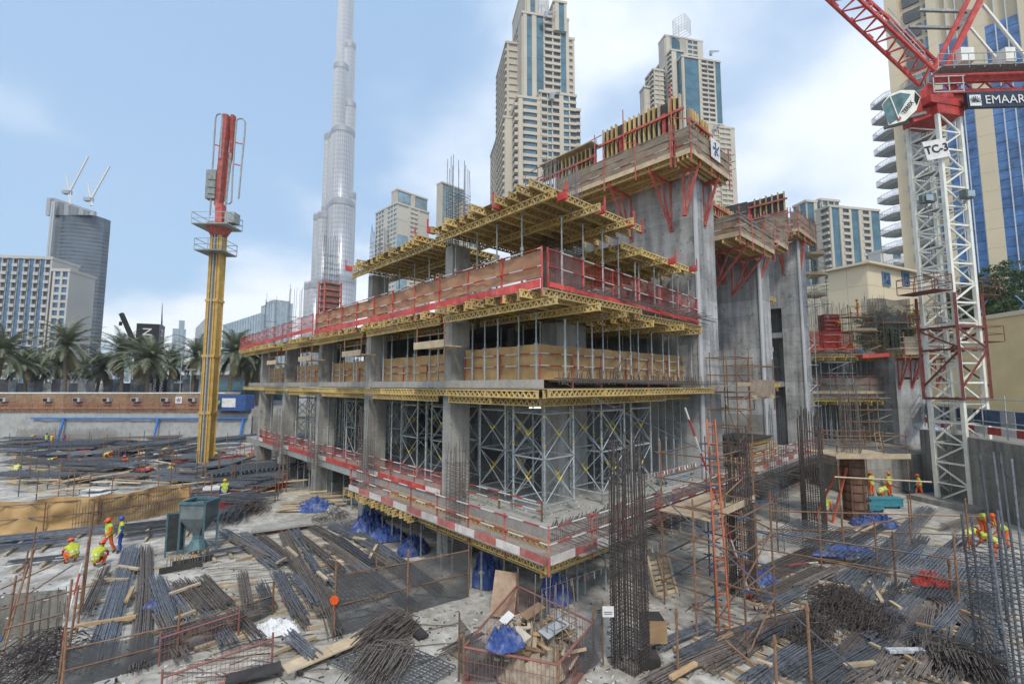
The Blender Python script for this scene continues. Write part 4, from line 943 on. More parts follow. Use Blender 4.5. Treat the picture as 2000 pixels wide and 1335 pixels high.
# ================================================================ CLIMBING FORMWORK ON THE CORES
def bracket(t,top,out,h,w=2.0):     # red triangular bracket: top beam from wall point outwards, strut and wall post
    top=Vector(top); out=Vector(out); a=top; e=top+out*w; f=top-UP*h
    m=MB(); m.bar(a-out*.05,e,.14,.16); m.bar(a,f,.12,.13); m.bar(e-out*.1,f+out*.06,.12,.12); m.bar(a+out*w*.5,f+out*.06,.09,.09); m.box(f.x-.12,f.x+.12,f.y-.12,f.y+.12,f.z-.1,f.z+.12)
    m.bar(e,e+UP*.7,.1); m.build('bracket',M_BRKT,t)
def platform(label,a,b,out,w,z,guard=1.45,nb=4,bh=2.6,cloth=None,ends=(True,True)):
    # a,b: wall line; out: outward; planks, lattice bearers, guard cloth on the outer side and ends
    a=Vector((*a,z)); b=Vector((*b,z)); out=Vector((*out,0)); d=(b-a); L=d.length; d.normalize(); cloth=cloth or M_HESSG
    t=thing('climbing_platform',label,'platform',(a+b)/2)
    n=max(3,int(w/.32))
    for i in range(n):
        o=.1+i*(w-.1)/n; p=a+out*(o+.15); q=b+out*(o+.15); m=MB(); m.bar(p+UP*.03,q+UP*.03,(w-.1)/n-.02,.05); m.build('plank',M_PLY if i%3 else M_PLANK,t)
    for o in (.35,w*.55,w-.25): beam(t,a+out*o-UP*.32,b+out*o-UP*.32)
    for i in range(nb):
        f=(i+.5)/nb; bracket(t,a+d*L*f-UP*.42,out,bh,w-.15)
    pts=[a+out*w,b+out*w]
    if ends[0]: pts=[a+out*.2]+pts
    if ends[1]: pts=pts+[b+out*.2]
    pts=[p+UP*.05 for p in pts]
    for i in range(len(pts)-1):
        p=pts[i]; q=pts[i+1]; l=(q-p).length; dd=(q-p).normalized(); k=max(1,round(l/2.2))
        MB().bar(p+UP*.02,q+UP*.02,.05,.3).build('edge_board',M_PLANK,t)
        for j in range(1 if i else 0,k+1): x=p.lerp(q,j/k); MB().bar(x-UP*.7,x+UP*(guard+.45),.07).build('post',M_BRKT,t)
        for h in (.5,1.0,guard): MB().tube(p+UP*h-dd*.4,q+UP*h+dd*.4,.03,5).build('rail',M_RW if h==.5 else M_GALVD,t)
        sd=rnd(0,50)
        def fn(u,v): 
            c=noise.noise(Vector((u*l*1.3+sd,v*2,sd))); return p.lerp(q,u)+UP*(.12+v*(guard-.15)+.06*c)+Vector((dd.y,-dd.x,0))*-.07*c
        MB().grid(fn,int(max(4,l/.3)),5).build('cloth',cloth,t,smooth=True)
    return t
def wall_form(label,a,b,z,h,out,walers=(.35,.75),sp=.36):
    a=Vector((*a,z)); b=Vector((*b,z)); out=Vector((*out,0)); d=b-a; L=d.length; d.normalize(); t=thing('wall_formwork',label,'formwork',(a+b)/2)
    MB().bar(a+UP*h/2-out*.04,b+UP*h/2-out*.04,.05,h-.1).build('face_sheet',M_PLYB,t)
    n=int(L/sp)
    for i in range(n+1):
        p=a+d*(L*i/n); hh=h+rnd(-.05,.1)
        if i%9==4: MB().bar(p+out*.1,p+out*.1+UP*hh*.8,.22,.2).build('stud',M_RED,t)
        else: MB().bar(p+out*.1,p+out*.1+UP*hh,.1,.2,up=tuple(out)).build('stud',M_BEAM if i%4 else M_PLANK,t)
    for f in walers: MB().bar(a+out*.28+UP*h*f-d*.3,b+out*.28+UP*h*f+d*.3,.12,.16).build('waler',M_BRKT,t)
    return t
platform('large climbing platform with brown cloth guard and red brackets on the front core',(15.45,13.8),(15.45,2.2),(-1,0),2.65,21.65,nb=4,bh=3.0,ends=(False,False))
platform('end platform of the front core with red brackets and a white logo board',(12.95,2.2),(18.2,2.2),(0,-1),1.15,21.6,nb=2,bh=2.6,ends=(True,True))
wall_form('tall yellow-studded wall formwork on top of the front core',(15.1,8.4),(15.1,2.6),22.3,4.3,(-1,0))
wall_form('yellow-studded wall formwork with timber cap beside the column rebar',(15.1,14.2),(15.1,9.2),22.3,3.5,(-1,0))
wall_form('black-faced end formwork panel on the front core',(15.4,2.35),(18.0,2.35),22.3,3.4,(0,-1))
t=thing('cap_board','timber cap board lying on the wall formwork of the front core','board',(15.2,11.7,25.9)); MB().box(14.5,15.6,9.1,14.3,25.95,26.03).build('plank',M_PLANK,t)
# high handrail behind
t=thing('tube_handrail','thin rusty tube handrail rising behind the front core formwork','guardrail',(15.6,12,24))
for z in (25.9,26.8): MB().tube((15.6,17,z-.3),(15.6,9,z),.035,5).build('rail',M_RUST,t)
for i in range(6): y=17-i*1.5; MB().tube((15.6,y,22.4),(15.6,y,26.7),.035,5).build('post',M_RUST,t)
for i,(y,z) in enumerate(((8.9,26.4),(6.5,27.2),(3.0,27.4))): tag(MB().tube((14.6,y,21.7),(14.6,y,z),.04,5).bar((14.6,y,z-2.3),(14.6,y-1.2,z-2.9),.05).build('steel_pole',M_BRKT),'rusty upright pole sticking up from the front core formwork','pole','poles on the front core')
platform('lower platform with brown cloth on the side of the front core',(18.3,3.0),(24.6,3.0),(0,-1),2.4,17.9,guard=1.3,nb=2,bh=2.4)
platform('small platform with red brackets on the middle core nose',(26,5.6),(26,2.2),(-1,0),2.2,19.2,guard=1.3,nb=2,bh=2.2,ends=(False,False))
platform('short end platform on the middle core',(23.95,2.25),(29,2.25),(0,-1),1.3,19.17,guard=1.3,nb=1,bh=2.0)
platform('platform with red brackets on the far core',(36.6,7.2),(36.6,2.3),(-1,0),2.3,22.2,guard=1.7,nb=2,bh=2.8,ends=(True,False))
platform('end platform on the far core',(34.45,2.3),(40,2.3),(0,-1),.75,22.17,guard=1.7,nb=1,bh=2.4)
wall_form('yellow-studded wall formwork on the far core',(36.2,8.2),(36.2,3.0),23.6,3.0,(-1,0),sp=.5)
tag(MB().bar((26.4,8.6,21.9),(27.4,3.2,22.1),.1,2.4).build('shutter_sheet',M_PLYB),'black film-faced formwork panel leaning on the middle core','panel')
wall_form('low formwork with brown studs behind the middle platform',(19.2,3.1),(23.5,3.1),19.5,1.8,(0,-1))
def logo_board(label,c,nrm,w=1.3):
    nrm=Vector(nrm); c=Vector(c); u=UP.cross(nrm).normalized(); t=thing('logo_board',label,'sign',c-UP*w/2)
    m=MB(); m.bar(c-u*w/2,c+u*w/2,.03,w); m.build('board',M_WHITE,t)
    m=MB(); q=c+nrm*.03
    for k in range(5):
        a=k*math.pi*2/5+.4; e=q+(u*math.cos(a)+UP*math.sin(a))*w*.3; m.bar(q+(u*math.cos(a)+UP*math.sin(a))*w*.06,e,.02,.11,up=tuple((u*-math.sin(a)+UP*math.cos(a))))
        m.bar(e,e+(u*math.cos(a+1.4)+UP*math.sin(a+1.4))*w*.12,.02,.09,up=tuple(nrm))
    m.build('logo',M_BLUEP,t)
logo_board('white board with small blue figure logo on the end platform',(16.0,.95,22.7),(0,-1,0),1.25)
logo_board('white board with small blue figure logo beside the column rebar',(12.7,11.6,22.6),(-1,0,0),1.4)
# ---- scaffolding below, on the side of the cores
def frame_scaffold(label,c,u,v,w,d,h,lifts,mt,z0=0.,boards=(),rail=None,braces=True,name='scaffold'):
    c=Vector((c[0],c[1],z0)); u=Vector((*u,0)).normalized(); v=Vector((*v,0)).normalized(); t=thing(name,label,'scaffold',c); P=[c,c+u*w,c+u*w+v*d,c+v*d]
    for p in P: MB().tube(p,p+UP*(h+rnd(0,.5)),.035,6).build('standard',mt,t)
    n=lifts
    for i in range(1,n+1):
        z=h*i/n-.1
        for k in range(4):
            a=P[k]+UP*z; b=P[(k+1)%4]+UP*z; dd=(b-a).normalized()*.25; MB().tube(a-dd,b+dd,.03,5).build('ledger',rail or mt,t)
    if braces:
        for i in range(n): z=h*i/n; MB().tube(P[i%2]+UP*(z+.1),P[(i+1)%2]+UP*(z+h/n),.026,5).build('brace',mt,t)
        MB().tube(P[1]+UP*.2,P[2]+UP*(h*.6),.026,5).build('brace',mt,t)
    for zb in boards:
        k=max(2,int(d/.3))
        for j in range(k): a=P[0]+v*(d*(j+.5)/k)+UP*zb; m=MB(); m.bar(a-u*.2,a+u*(w+.2),d/k-.02,.05); m.build('plank',M_PLANK,t)
        MB().bar(P[0]-v*.05+UP*(zb+.12),P[1]-v*.05+UP*(zb+.12),.03,.25).build('toe_board',M_PLANK,t)
    return t
p=G(1330,1215); q=G(1472,1180)
frame_scaffold('rusty tube scaffold with pale timber platform in front of the rebar columns',(5.7,-2.6),(1,0),(0,1),4.0,2.0,5.9,6,M_RUST,boards=(3.6,),rail=M_RB)
frame_scaffold('rusty tube scaffold bay below the long slab edge',(4.2,-4.2),(1,0),(0,1),2.6,1.6,4.4,4,M_RUST,rail=M_RB)
t=thing('timber_ladder','orange ladder leaning on the rusty scaffold','ladder',G(1395,1230))
a=G(1405,1238); b_=a+RGT*.45-FWD*.0; top=Vector((6.0,-2.4,7.2))
for s in (0,1):
    o=RGT*.38*s; MB().bar(a+o,top+o*.8,.05,.08).build('stile',M_ORANGE,t)
for i in range(20): f=(i+.5)/20; MB().tube(a.lerp(top,f),(a+RGT*.38).lerp(top+RGT*.3,f),.017,5).build('rung',M_ORANGE,t)
tag(MB().tube(G(1475,1190),Vector((5.9,-1.6,7.6)),.04,6).build('brace_tube',stripe_mat('red_white_pole',(.4,.03,.03),(.72,.71,.69),1.3,2)),'red and white striped raking tube beside the orange ladder','tube')
tag(MB().tube(G(1700,1335),atD(1215,900,15),.022,5).build('guy_cable',mat('steel_cable',(.12,.14,.17),.5,.4)),'thin dark steel guy cable running down across the right foreground','cable')
# stair and climbing scaffolds beside the cores
frame_scaffold('rusty climbing scaffold at the nose of the front core',(16.2,.4),(1,0),(0,1),2.0,1.5,7.2,7,M_RUST,z0=3.0,boards=(5.4,))
t=frame_scaffold('small timber platform bay hanging on the front core nose',(18.6,.6),(1,0),(0,1),4.4,1.3,3.0,3,M_RUST,z0=6.8,boards=(.8,),braces=False)
pp=[Vector((18.5,.5,7.7)),Vector((23,.5,7.7))]; MB().grid(lambda u,v:pp[0].lerp(pp[1],u)+UP*v*1.1+Vector((0,.05*math.sin(u*9),0)),8,3).build('cloth',M_HESSG,t,smooth=True)
sb=atD(1562,860,43); frame_scaffold('tall galvanised stair tower beside the far core',(sb.x,sb.y),RGT.xy,FWD.xy,1.9,1.6,15,8,M_GALV,z0=2.9)
sb=atD(1566,640,44); frame_scaffold('upper stair tower with plank landings behind the far core',(sb.x,sb.y),RGT.xy,FWD.xy,2.6,1.8,7.2,4,M_GALVD,z0=14.5,boards=(2.6,4.6,6.6))
# window-box openings of formwork in the gap between cores
for z in (8.3,15.6):
    t=thing('slab_formwork','short yellow beam table in the gap between the cores, '+('at first slab level' if z<10 else 'below the platforms'),'formwork',(30,3.6,z))
    for i in range(5): beam(t,(28.6,3.0+i*.5,z),(32.2,3.0+i*.5,z))
    for i in range(2): beam(t,(29+i*2,2.8,z-.34),(29+i*2,5.1,z-.34))
prow((28.9,3.2),(31.5,3.2),3,3.01,7.6,'grey steel prop in the gap between the cores','props between the cores',.05)
MB().box(28.4,32,3.3,5.2,11.3,11.7).build('floor_slab',M_SLAB,FR)
# stacked formwork tables on the lowest slab
for k,(x,y,z,l) in enumerate(((20.5,1.5,3.0,5.2),(20.7,1.6,3.75,5.0),(20.4,1.55,4.5,4.2))):
    t=thing('formwork_stack','stacked table of yellow beams with timber top on the lowest slab, '+['bottom one','middle one','topmost one'][k],'formwork',(x,y,z))
    for i in range(5): beam(t,(x,y+i*.55,z),(x+l,y+i*.55+rnd(-.1,.1),z))
    MB().box(x-.1,x+l+.2,y-.15,y+2.5,z+.33,z+.66 if k<2 else z+.42).build('panel_top',M_PLYB if k==2 else M_PLANK,t)
# ================================================================ SECOND BLOCK ON THE RIGHT
def second_block():
    D=46; k=D/908
    t=thing('concrete_block','grey concrete stair block with dark open storeys beside the crane','building',RF(33,D,2.9))
    def fr(px0,px1,d0,d1,z0,z1,mt,nm):
        a=RF((px0-1000)*k,D+d0); b=RF((px1-1000)*k,D+d0); c=RF((px1-1000)*k,D+d1); e=RF((px0-1000)*k,D+d1)
        return MB().prism([(v.x,v.y) for v in (a,b,c,e)],z0,z1).build(nm,mt,t)
    fr(1718,1778,-2,4,2.9,11.2,M_CON,'wall'); fr(1600,1810,5,5.6,2.9,11.6,M_CON,'wall'); fr(1556,1720,-.4,5,7.2,7.55,M_SLAB,'floor_slab'); fr(1560,1720,.4,5,11.5,11.75,M_SLAB,'floor_slab')
    fr(1730,1745,-2.02,-2,9.0,9.2,M_DARK,'vent') ; fr(1752,1760,-2.02,-2,9.0,9.2,M_DARK,'vent')
    for (z,lab) in ((7.2,'yellow beam formwork under the first slab of the right block'),(11.5,'yellow beam formwork under the top deck of the right block')):
        f=thing('slab_formwork',lab,'formwork',RF(31,D,z-.7))
        p0=(1572-1000)*k; p1=(1720-1000)*k
        for d in (-.5,.6,1.8):
            x=p0
            while x<p1-1: beam(f,RF(x,D+d,z-.34),RF(min(x+3.8,p1),D+d,z-.34)); x+=3.9
        x=p0+.3
        while x<p1: beam(f,RF(x,D-.9,z-.67),RF(x,D+2.2,z-.67)); x+=1.1
    for px in range(1600,1722,9):
        a=RF((px-1000)*k,D+rnd(-.2,.6)); prop(a.x,a.y,2.91,6.5,'tall grey prop below the first slab of the right block','props of the right block')
    for px in range(1640,1722,11):
        a=RF((px-1000)*k,D+rnd(.5,1)); prop(a.x,a.y,7.56,10.8,'grey prop on the first slab of the right block','upper props of the right block')
    A=RF((1562-1000)*k,D-.6,7.6); B=RF((1722-1000)*k,D-.6,7.6)
    barrier('grey cloth guardrail with timber toe boards on the right block',[A,B],toe='wood',top=1.7,cloth=(mat('grey_brown_net',(.16,.15,.13),.95,0,.2,1.5),.1,1.6),post=1.6)
    A=RF((1580-1000)*k,D-.4,11.8); B=RF((1668-1000)*k,D-.4,11.8)
    barrier('loose red netting on the top deck of the right block',[A,B],toe='red',top=1.6,cloth=(M_NETR,0,2.0),post=1.6)
    # red shutter with starter bars
    s=thing('column_shutter','dark red column shutter with starter bars on the top deck of the right block','formwork',RF((1640-1000)*k,D+1,11.8)); c=RF((1640-1000)*k,D+1)
    m=MB(); m.obox(c,RGT,FWD,.75,.5,11.8,15.6); m.build('face_sheet',mat('dark_red_shutter',(.22,.05,.04),.7),s)
    for i in range(9):
        m=MB(); m.obox(c-FWD*.56,RGT,FWD,.8,.06,11.9+i*.42,12.02+i*.42); m.build('rib',M_BRKT,s)
    c2=RF((1632-1000)*k,D+1.5); cage('rebar_column','bundle of starter bars above the dark red shutter',c2.x,c2.y,11.8,19,1.0,.8,14,15,.5,mt=M_GALVD)
    c2=RF((1662-1000)*k,D+2.5); cage('rebar_column','starter bars between the shutter and the netted cage on the right block',c2.x,c2.y,11.8,17.2,2.4,.6,18,14,.6)
    c2=RF((1742-1000)*k,D+1.5); cage('rebar_column','large netted rebar cage above the right block',c2.x,c2.y,11.2,17.6,3.2,1.6,34,16.8,.3)
    n_=thing('debris_net','dark debris net round the rebar cage above the right block','net',RF((1742-1000)*k,D,11.3)); c2=RF((1740-1000)*k,D-.3)
    MB().grid(lambda u,v:c2+RGT*(-2+4.2*u)+FWD*(.1*math.sin(u*11))+UP*(14.0+v*3.0+.1*math.sin(u*7)),10,4).build('net',M_NETB,n_,smooth=True)
    # decks of the working platform
    for (px0,px1,z,lab) in ((1655,1712,15.2,'high plank staging behind the dark red shutter'),(1722,1800,14.6,'upper plank staging beside the netted cage')):
        s=thing('staging',lab,'staging',RF((px0-1000)*k,D+.2,z))
        for j in range(3): a=RF((px0-1000)*k,D-.4+j*.4,z); b=RF((px1-1000)*k,D-.4+j*.4,z); MB().bar(a,b,.38,.05).build('plank',M_PLY,s)
        for px in (px0+2,px1-2):
            a=RF((px-1000)*k,D-.6,11.9); MB().tube(a,a+UP*(z+1.2-11.9),.035,5).build('post',M_RUST,s)
        MB().tube(RF((px0-1000)*k,D-.6,z+1),RF((px1-1000)*k,D-.6,z+1),.03,5).build('rail',M_RUST,s)
    a=RF((1712-1000)*k,D-2); b=RF((1806-1000)*k,D-2)
    platform('timber working platform with red brackets on the right block column',(a.x,a.y),(b.x,b.y),(-FWD.x,-FWD.y),1.6,11.3,guard=1.5,nb=4,bh=2.6,cloth=mat('open_mesh_cloth',(.2,.17,.13),.9),ends=(False,False))
    # red panel and hessian roll
    m=MB(); m.bar(RF((1668-1000)*k,D-1,11.2),RF((1716-1000)*k,D-1.2,11.35),.9,.35); tag(m.build('red_beam',M_RED),'red steel beam with bars on it at the edge of the right block','beam')
    # ladder
    l=thing('wooden_ladder','pale ladder standing on the small deck by the red column form','ladder',G(1712,905,3)); a=atD(1716,895,38); b=atD(1707,842,38.4)
    for s_ in (0,1): MB().bar(a+RGT*.45*s_,b+RGT*.4*s_,.05,.08).build('stile',M_PLANK,l)
    for i in range(8): f=(i+.5)/8; MB().tube(a.lerp(b,f),a.lerp(b,f)+RGT*.44,.02,5).build('rung',M_PLANK,l)
    # tube scaffolds, loose bars and boards that crowd the block
    for i,(px,d,z,w,h,lab) in enumerate(((1600,-1.6,7.6,2.2,4.2,'beside the stair tower'),(1650,-1.4,11.9,2.4,3.6,'before the dark red shutter'),(1690,-1.4,2.9,2.6,4.4,'under the first slab of the right block'),(1735,-4.0,11.4,2.6,4.6,'round the netted cage'),(1775,-3.9,11.4,2.0,3.6,'by the crouching worker on the bracketed platform'),(1625,-2.2,2.9,2.6,4.4,'in front of the dark open storey'))):
        c=RF((px-1000)*k,D+d); frame_scaffold('light rusty tube scaffold '+lab,(c.x,c.y),RGT.xy,FWD.xy,w,1.2,h,4,M_RUST if i%2 else M_GALVD,z0=z,boards=(h*.5,) if i in (1,3,4) else ())
    for i in range(5):
        px=(1585,1610,1672,1700,1790)[i]; c=RF((px-1000)*k,D+.8+.3*i); cage('rebar_starter','starter bars on the top deck of the right block, '+('near the stair tower','left of the shutter','right of the shutter','beside the net','by the crane tie')[i],c.x,c.y,11.8,(15.6,16.4,16.8,16.0,15.4)[i],1.1,.6,12,13.0,.4)
    for i in range(9):
        px=1575+i*24; c=RF((px-1000)*k,D-.5+rnd(-.6,.4),11.9); m=MB(); m.bar(c,c+RGT*rnd(.8,1.6)+UP*rnd(-.05,.5),.3,.05); tag(m.build('board',(M_PLANK,M_PLY,M_HESS)[i%3]),('pale','brown','tan')[i%3]+' board lying on the top deck of the right block','board','boards on the right block')
second_block()
# round column form with deck in front of it
def column_deck():
    c=G(1672,1015); t=thing('round_column_form','round brown steel column form with wire bands and a timber deck on top','formwork',c)
    m=MB(); m.tube(c,c+UP*4.1,.62,18); o=m.build('shell',mat('brown_rusty_form',(.19,.105,.075),.75,.1,.3,2),t)
    for i in range(8): MB().tube(c+UP*(.2+i*.52),c+UP*(.24+i*.52),.65,18).build('band',M_DARK,t)
    for a in range(6): 
        q=c+Vector((math.cos(a*1.05),math.sin(a*1.05),0))*.64; MB().bar(q,q+UP*4.1,.07).build('seam',M_RUST,t)
    d=thing('timber_deck','small timber deck with tube guardrails round the column form','platform',c+UP*4.1)
    for i in range(8): a=c+FWD*(-1.5+i*.4)+UP*4.14; MB().bar(a-RGT*2.1,a+RGT*2.1,.38,.05).build('plank',M_PLANK,d)
    MB().bar(c-FWD*1.72-RGT*2.2+UP*4.2,c-FWD*1.72+RGT*2.3+UP*4.2,.04,.3).build('fascia',M_PLANK,d)
    for x in (-2.1,-.7,.7,2.1):
        for y in (-1.7,1.6): q=c+RGT*x+FWD*y; MB().tube(q+UP*(0 if abs(x)>1 else 4.1),q+UP*5.7,.035,5).build('post',M_RUST,d)
    for y in (-1.7,1.6):
        for z in (4.8,5.4): q=c+FWD*y+UP*z; MB().tube(q-RGT*2.3,q+RGT*2.3,.03,5).build('rail',M_RUST,d)
    for x in (-2.1,2.1):
        for z in (2.2,4.8,5.4): q=c+RGT*x+UP*z; MB().tube(q-FWD*1.9,q+FWD*1.8,.03,5).build('rail',M_RUST,d)
    MB().tube(c-RGT*2.4-FWD*1.75+UP*3.0,c+RGT*3.4-FWD*1.75+UP*2.7,.05,5).build('rail',M_PLANK,d)
    for s in (-1,1):
        o=tag(MB().bar(c+RGT*(-2.2 if s<0 else -1.9)-FWD*(.6*s),c+UP*3.3-RGT*.6-FWD*.3*s,.13,.1).build('raking_prop',M_ORANGE),'orange-red raking prop bracing the round column form','prop','raking props of the column form')
    cage('rebar_column','rusty column bars rising through the timber deck',c.x,c.y,4.2,8.8,.9,.9,18,6,.3)
    q=RF(c.x*0,0); c2=G(1720,1000)+FWD*2
    cage('rebar_column','dark column bars standing behind the timber deck',c2.x,c2.y,0,7.6,1,.8,14,3,.3)
column_deck()
for (px,py,D) in ((1465,900,30),(1745,860,44)):
    pass
cage('rebar_column','bare column bars on the long edge of the lowest slab',21,.0,0,7.2,.8,.8,14,3.8,.2,mt=M_REBAR)
# ================================================================ TOWER CRANE
def tower_crane():
    B=G(1887,985); Dc=(B-CAM).dot(FWD)
    t=thing('tower_crane','white lattice mast tower crane with red jib, rounded cab and dark name board','crane',B)
    def cp(px,py,dd=0.): return atD(px,py,Dc+dd)
    rot=R(12); u=(RGT*math.cos(rot)+FWD*math.sin(rot)); v=(FWD*math.cos(rot)-RGT*math.sin(rot)); h=1.05; ZT=28.6
    P=[B-u*h-v*h,B+u*h-v*h,B+u*h+v*h,B-u*h+v*h]
    for p in P: MB().bar(p,Vector((p.x,p.y,ZT)),.24,.24,up=tuple(u)).build('leg',M_CREAM,t)
    n=10; ph=ZT/n
    for i in range(n):
        z0=i*ph; z1=z0+ph
        for k in range(4):
            a,b=P[k],P[(k+1)%4]
            m=MB(); m.bar(a+UP*(z0+.05),b+UP*(z0+.05),.12); m.bar(a+UP*(z0+ph/2),b+UP*(z0+ph/2),.1); m.bar(a+UP*(z0+.1),b+UP*(z0+ph/2),.1); m.bar(b+UP*(z0+ph/2),a+UP*(z1-.05),.1)
            m.build('lacing',M_CREAM,t)
        m=MB(); c=B+UP*(z0+ph*.55); m.obox(c+v*.1,u,v,.8,.35,c.z-.03,c.z+.03); m.build('landing',M_GALVD,t)
        m=MB()
        for s in (0,.4): m.bar(c+u*(s-.5)+v*.5-UP*1.4,c+u*(s-.5)+v*.5+UP*1.4,.04)
        for j in range(8): z=c.z-1.4+j*.36; q=Vector((c.x,c.y,z)); m.bar(q-u*.5+v*.5,q-u*.1+v*.5,.03)
        m.build('ladder',M_GALVD,t)
    MB().obox(B,u,v,2.3,2.3,-.05,.35).build('base_block',M_RET,t)
    # red climbing tie frame round the lower mast
    tie=mat('brown_red_frame',(.17,.05,.04),.65,0,.25,3)
    for k,p in enumerate(P):
        q=B+(p-B)*1.22; MB().bar(Vector((q.x,q.y,7.4)),Vector((q.x,q.y,15.0)),.17).build('tie_post',tie,t)
    for z in (7.5,11.0,12.6):
        for k in range(4):
            a=B+(P[k]-B)*1.22; b=B+(P[(k+1)%4]-B)*1.22; MB().bar(Vector((a.x,a.y,z)),Vector((b.x,b.y,z)),.1,.16).build('tie_beam',tie,t)
    for k in range(4):
        a=B+(P[k]-B)*1.22; b=B+(P[(k+1)%4]-B)*1.22; MB().bar(Vector((a.x,a.y,8.3)),Vector((b.x,b.y,10.9)),.1).bar(Vector((b.x,b.y,11.1)),Vector((a.x,a.y,12.5)),.1).build('tie_brace',tie,t)
    for s,z in ((1,11.6),(1,15.0),(-1,15.2)):
        c=B+u*s*2.2; m=MB(); m.obox(c,u,v,.8,1.3,z-.05,z); 
        for a in (-.8,.8):
            for bb in (-1.3,0,1.3): q=c+u*a+v*bb; m.bar(Vector((q.x,q.y,z)),Vector((q.x,q.y,z+1.1)),.05)
        for hh in (.55,1.1):
            for a in (-1,1): m.bar(Vector((*(c+u*.8*a-v*1.3).xy,z+hh)),Vector((*(c+u*.8*a+v*1.3).xy,z+hh)),.045); m.bar(Vector((*(c-u*.8+v*1.3*a).xy,z+hh)),Vector((*(c+u*.8+v*1.3*a).xy,z+hh)),.045)
        m.build('side_platform',tie,t)
    # slewing part
    c0=cp(1826,250); cz=Vector((B.x,B.y,0))
    m=MB(); m.obox(B,u,v,1.25,1.25,ZT-.15,ZT+.55); m.obox(B,u,v,1.9,1.3,ZT+.55,ZT+1.1); m.tube(B+UP*(ZT+1.1),B+UP*(ZT+1.5),1.35,16); m.build('slewing_ring',M_CRED,t)
    for s in (-1,1): 
        a=cp(1778,232,s*.9); b=cp(1880,196,s*.9); MB().bar(a,b,.3,.7).build('ring_girder',M_CRED,t)
        a=cp(1786,222,s*.9); b=cp(1816,168,s*.9); MB().bar(a,b,.3,.6).build('cheek',M_CRED,t)
        a=cp(1872,198,s*.9); b=cp(1850,150,s*.9); MB().bar(a,b,.3,.5).build('cheek',M_CRED,t)
        a=cp(1800,190,s*.9); b=cp(1878,188,s*.9); MB().bar(a,b,.35,.9).build('turntable',M_CRED,t)
        # counter jib girders
        a=cp(1822,155,s*1.2); b=cp(2180,142,s*1.2); MB().bar(a,b,.25,.75).build('counter_jib',M_CRED,t)
        a=cp(1835,180,s*1.2); b=cp(2180,172,s*1.2); MB().bar(a,b,.2,.3).build('lower_chord',M_CRED,t)
        m=MB()
        for i in range(8): m.bar(cp(1840+i*42,160,s*1.2),cp(1862+i*42,180,s*1.2),.1); m.bar(cp(1862+i*42,180,s*1.2),cp(1882+i*42,160,s*1.2),.1)
        m.build('lacing',M_CRED,t)
        # A-frame
        a=cp(1846,136,s*.8); b=cp(1935,-40,s*.8); MB().bar(a,b,.3,.35).build('a_frame',M_CRED,t)
        a=cp(1822,140,s*.8+.3); b=cp(1910,-40,s*.8+.3); MB().bar(a,b,.24,.28).build('a_frame',M_CRED,t)
        MB().bar(cp(1920,10,s*.9),cp(2010,120,s*.9),.16).build('back_tie',M_CREAM,t); MB().bar(cp(1896,55,s*.9),cp(1944,112,s*.9),.13).build('back_tie',M_CREAM,t)
    m=MB()
    for i in range(5): m.bar(cp(1850+i*18,128-i*36,-.8),cp(1850+i*18,128-i*36,.8),.1)
    m.build('a_frame_rung',M_CRED,t)
    mg=M_GALVD
    for (x0,y0,x1,y1) in ((1795,20,1900,23),(1775,53,1868,55)): MB().bar(cp(x0,y0),cp(x1,y1),.2,.2).build('buffer_tube',mg,t)
    MB().bar(cp(1868,55),cp(1892,28),.35,.4).build('buffer_head',mg,t)
    # walkway along the counter jib
    m=MB(); m.bar(cp(1832,136,-1.9),cp(2170,125,-1.9),.9,.08); m.build('walkway',M_GALVD,t)
    m=MB()
    for i in range(11): a=cp(1834+i*30,134-i,-2.3); m.bar(a,a+UP*1.1,.05)
    for hh in (.55,1.1): m.bar(cp(1834,134,-2.3)+UP*hh,cp(2150,124,-2.3)+UP*hh,.05)
    m.build('handrail',M_GALV,t)
    m=MB()
    for (x,y) in ((1825,150),(1855,147),(1883,147)): a=cp(x,y+30,-2.2); m.bar(a,a+UP*1.1,.06)
    for y in (150,164,180): m.bar(cp(1825,y,-2.2),cp(1884,y-2,-2.2),.06)
    m.build('side_cage',M_GALV,t)
    for x0,x1,y in ((1866,1892,100),(1952,1972,97)): 
        a=cp((x0+x1)/2,128,-.9); MB().obox(a,RGT,FWD,(x1-x0)/2*Dc/908,.5,a.z,a.z+1.1).build('cabinet',M_CREAM,t)
    # jib
    ch=[(cp(1797,168),cp(1555,-57)),(cp(1826,138,-1.0),cp(1603,-72,-1.0)),(cp(1838,128,1.0),cp(1612,-75,1.0))]
    for a,b in ch: MB().bar(a,b,.18).build('jib_chord',M_CRED,t)
    n=11
    for i in range(n):
        f=i/n; g=(i+.5)/n; e=(i+1)/n; m=MB()
        for (a,b),(c,d) in ((ch[0],ch[1]),(ch[0],ch[2]),(ch[1],ch[2])):
            m.bar(a.lerp(b,f),c.lerp(d,g),.075); m.bar(c.lerp(d,g),a.lerp(b,e),.075); 
        m.build('jib_lacing',M_CRED,t)
    m=MB()
    for i in range(6): a=ch[0][0].lerp(ch[0][1],.1+i*.14); b=ch[0][0].lerp(ch[0][1],.14+i*.14); m.bar(a+UP*.16,b+UP*.16,.05,.4)
    m.build('jib_plate',M_CRED,t)
    m=MB(); a=cp(1800,120,-.2); b=cp(1730,45,-.2); m.bar(a,b,.7,.06); 
    for hh in (.5,1.0): m.bar(a+UP*hh-FWD*.3,b+UP*hh-FWD*.3,.04)
    m.build('jib_walkway',M_GALV,t)
    # cab
    cc=cp(1756,212,-.6); k=Dc/908; prof=[(1722,205),(1737,185),(1760,176),(1786,176),(1798,190),(1790,215),(1768,236),(1736,245)]
    vs=[]; 
    for s in (-1,1): vs+=[cp(x,y,-.6+s*.75) for x,y in prof]
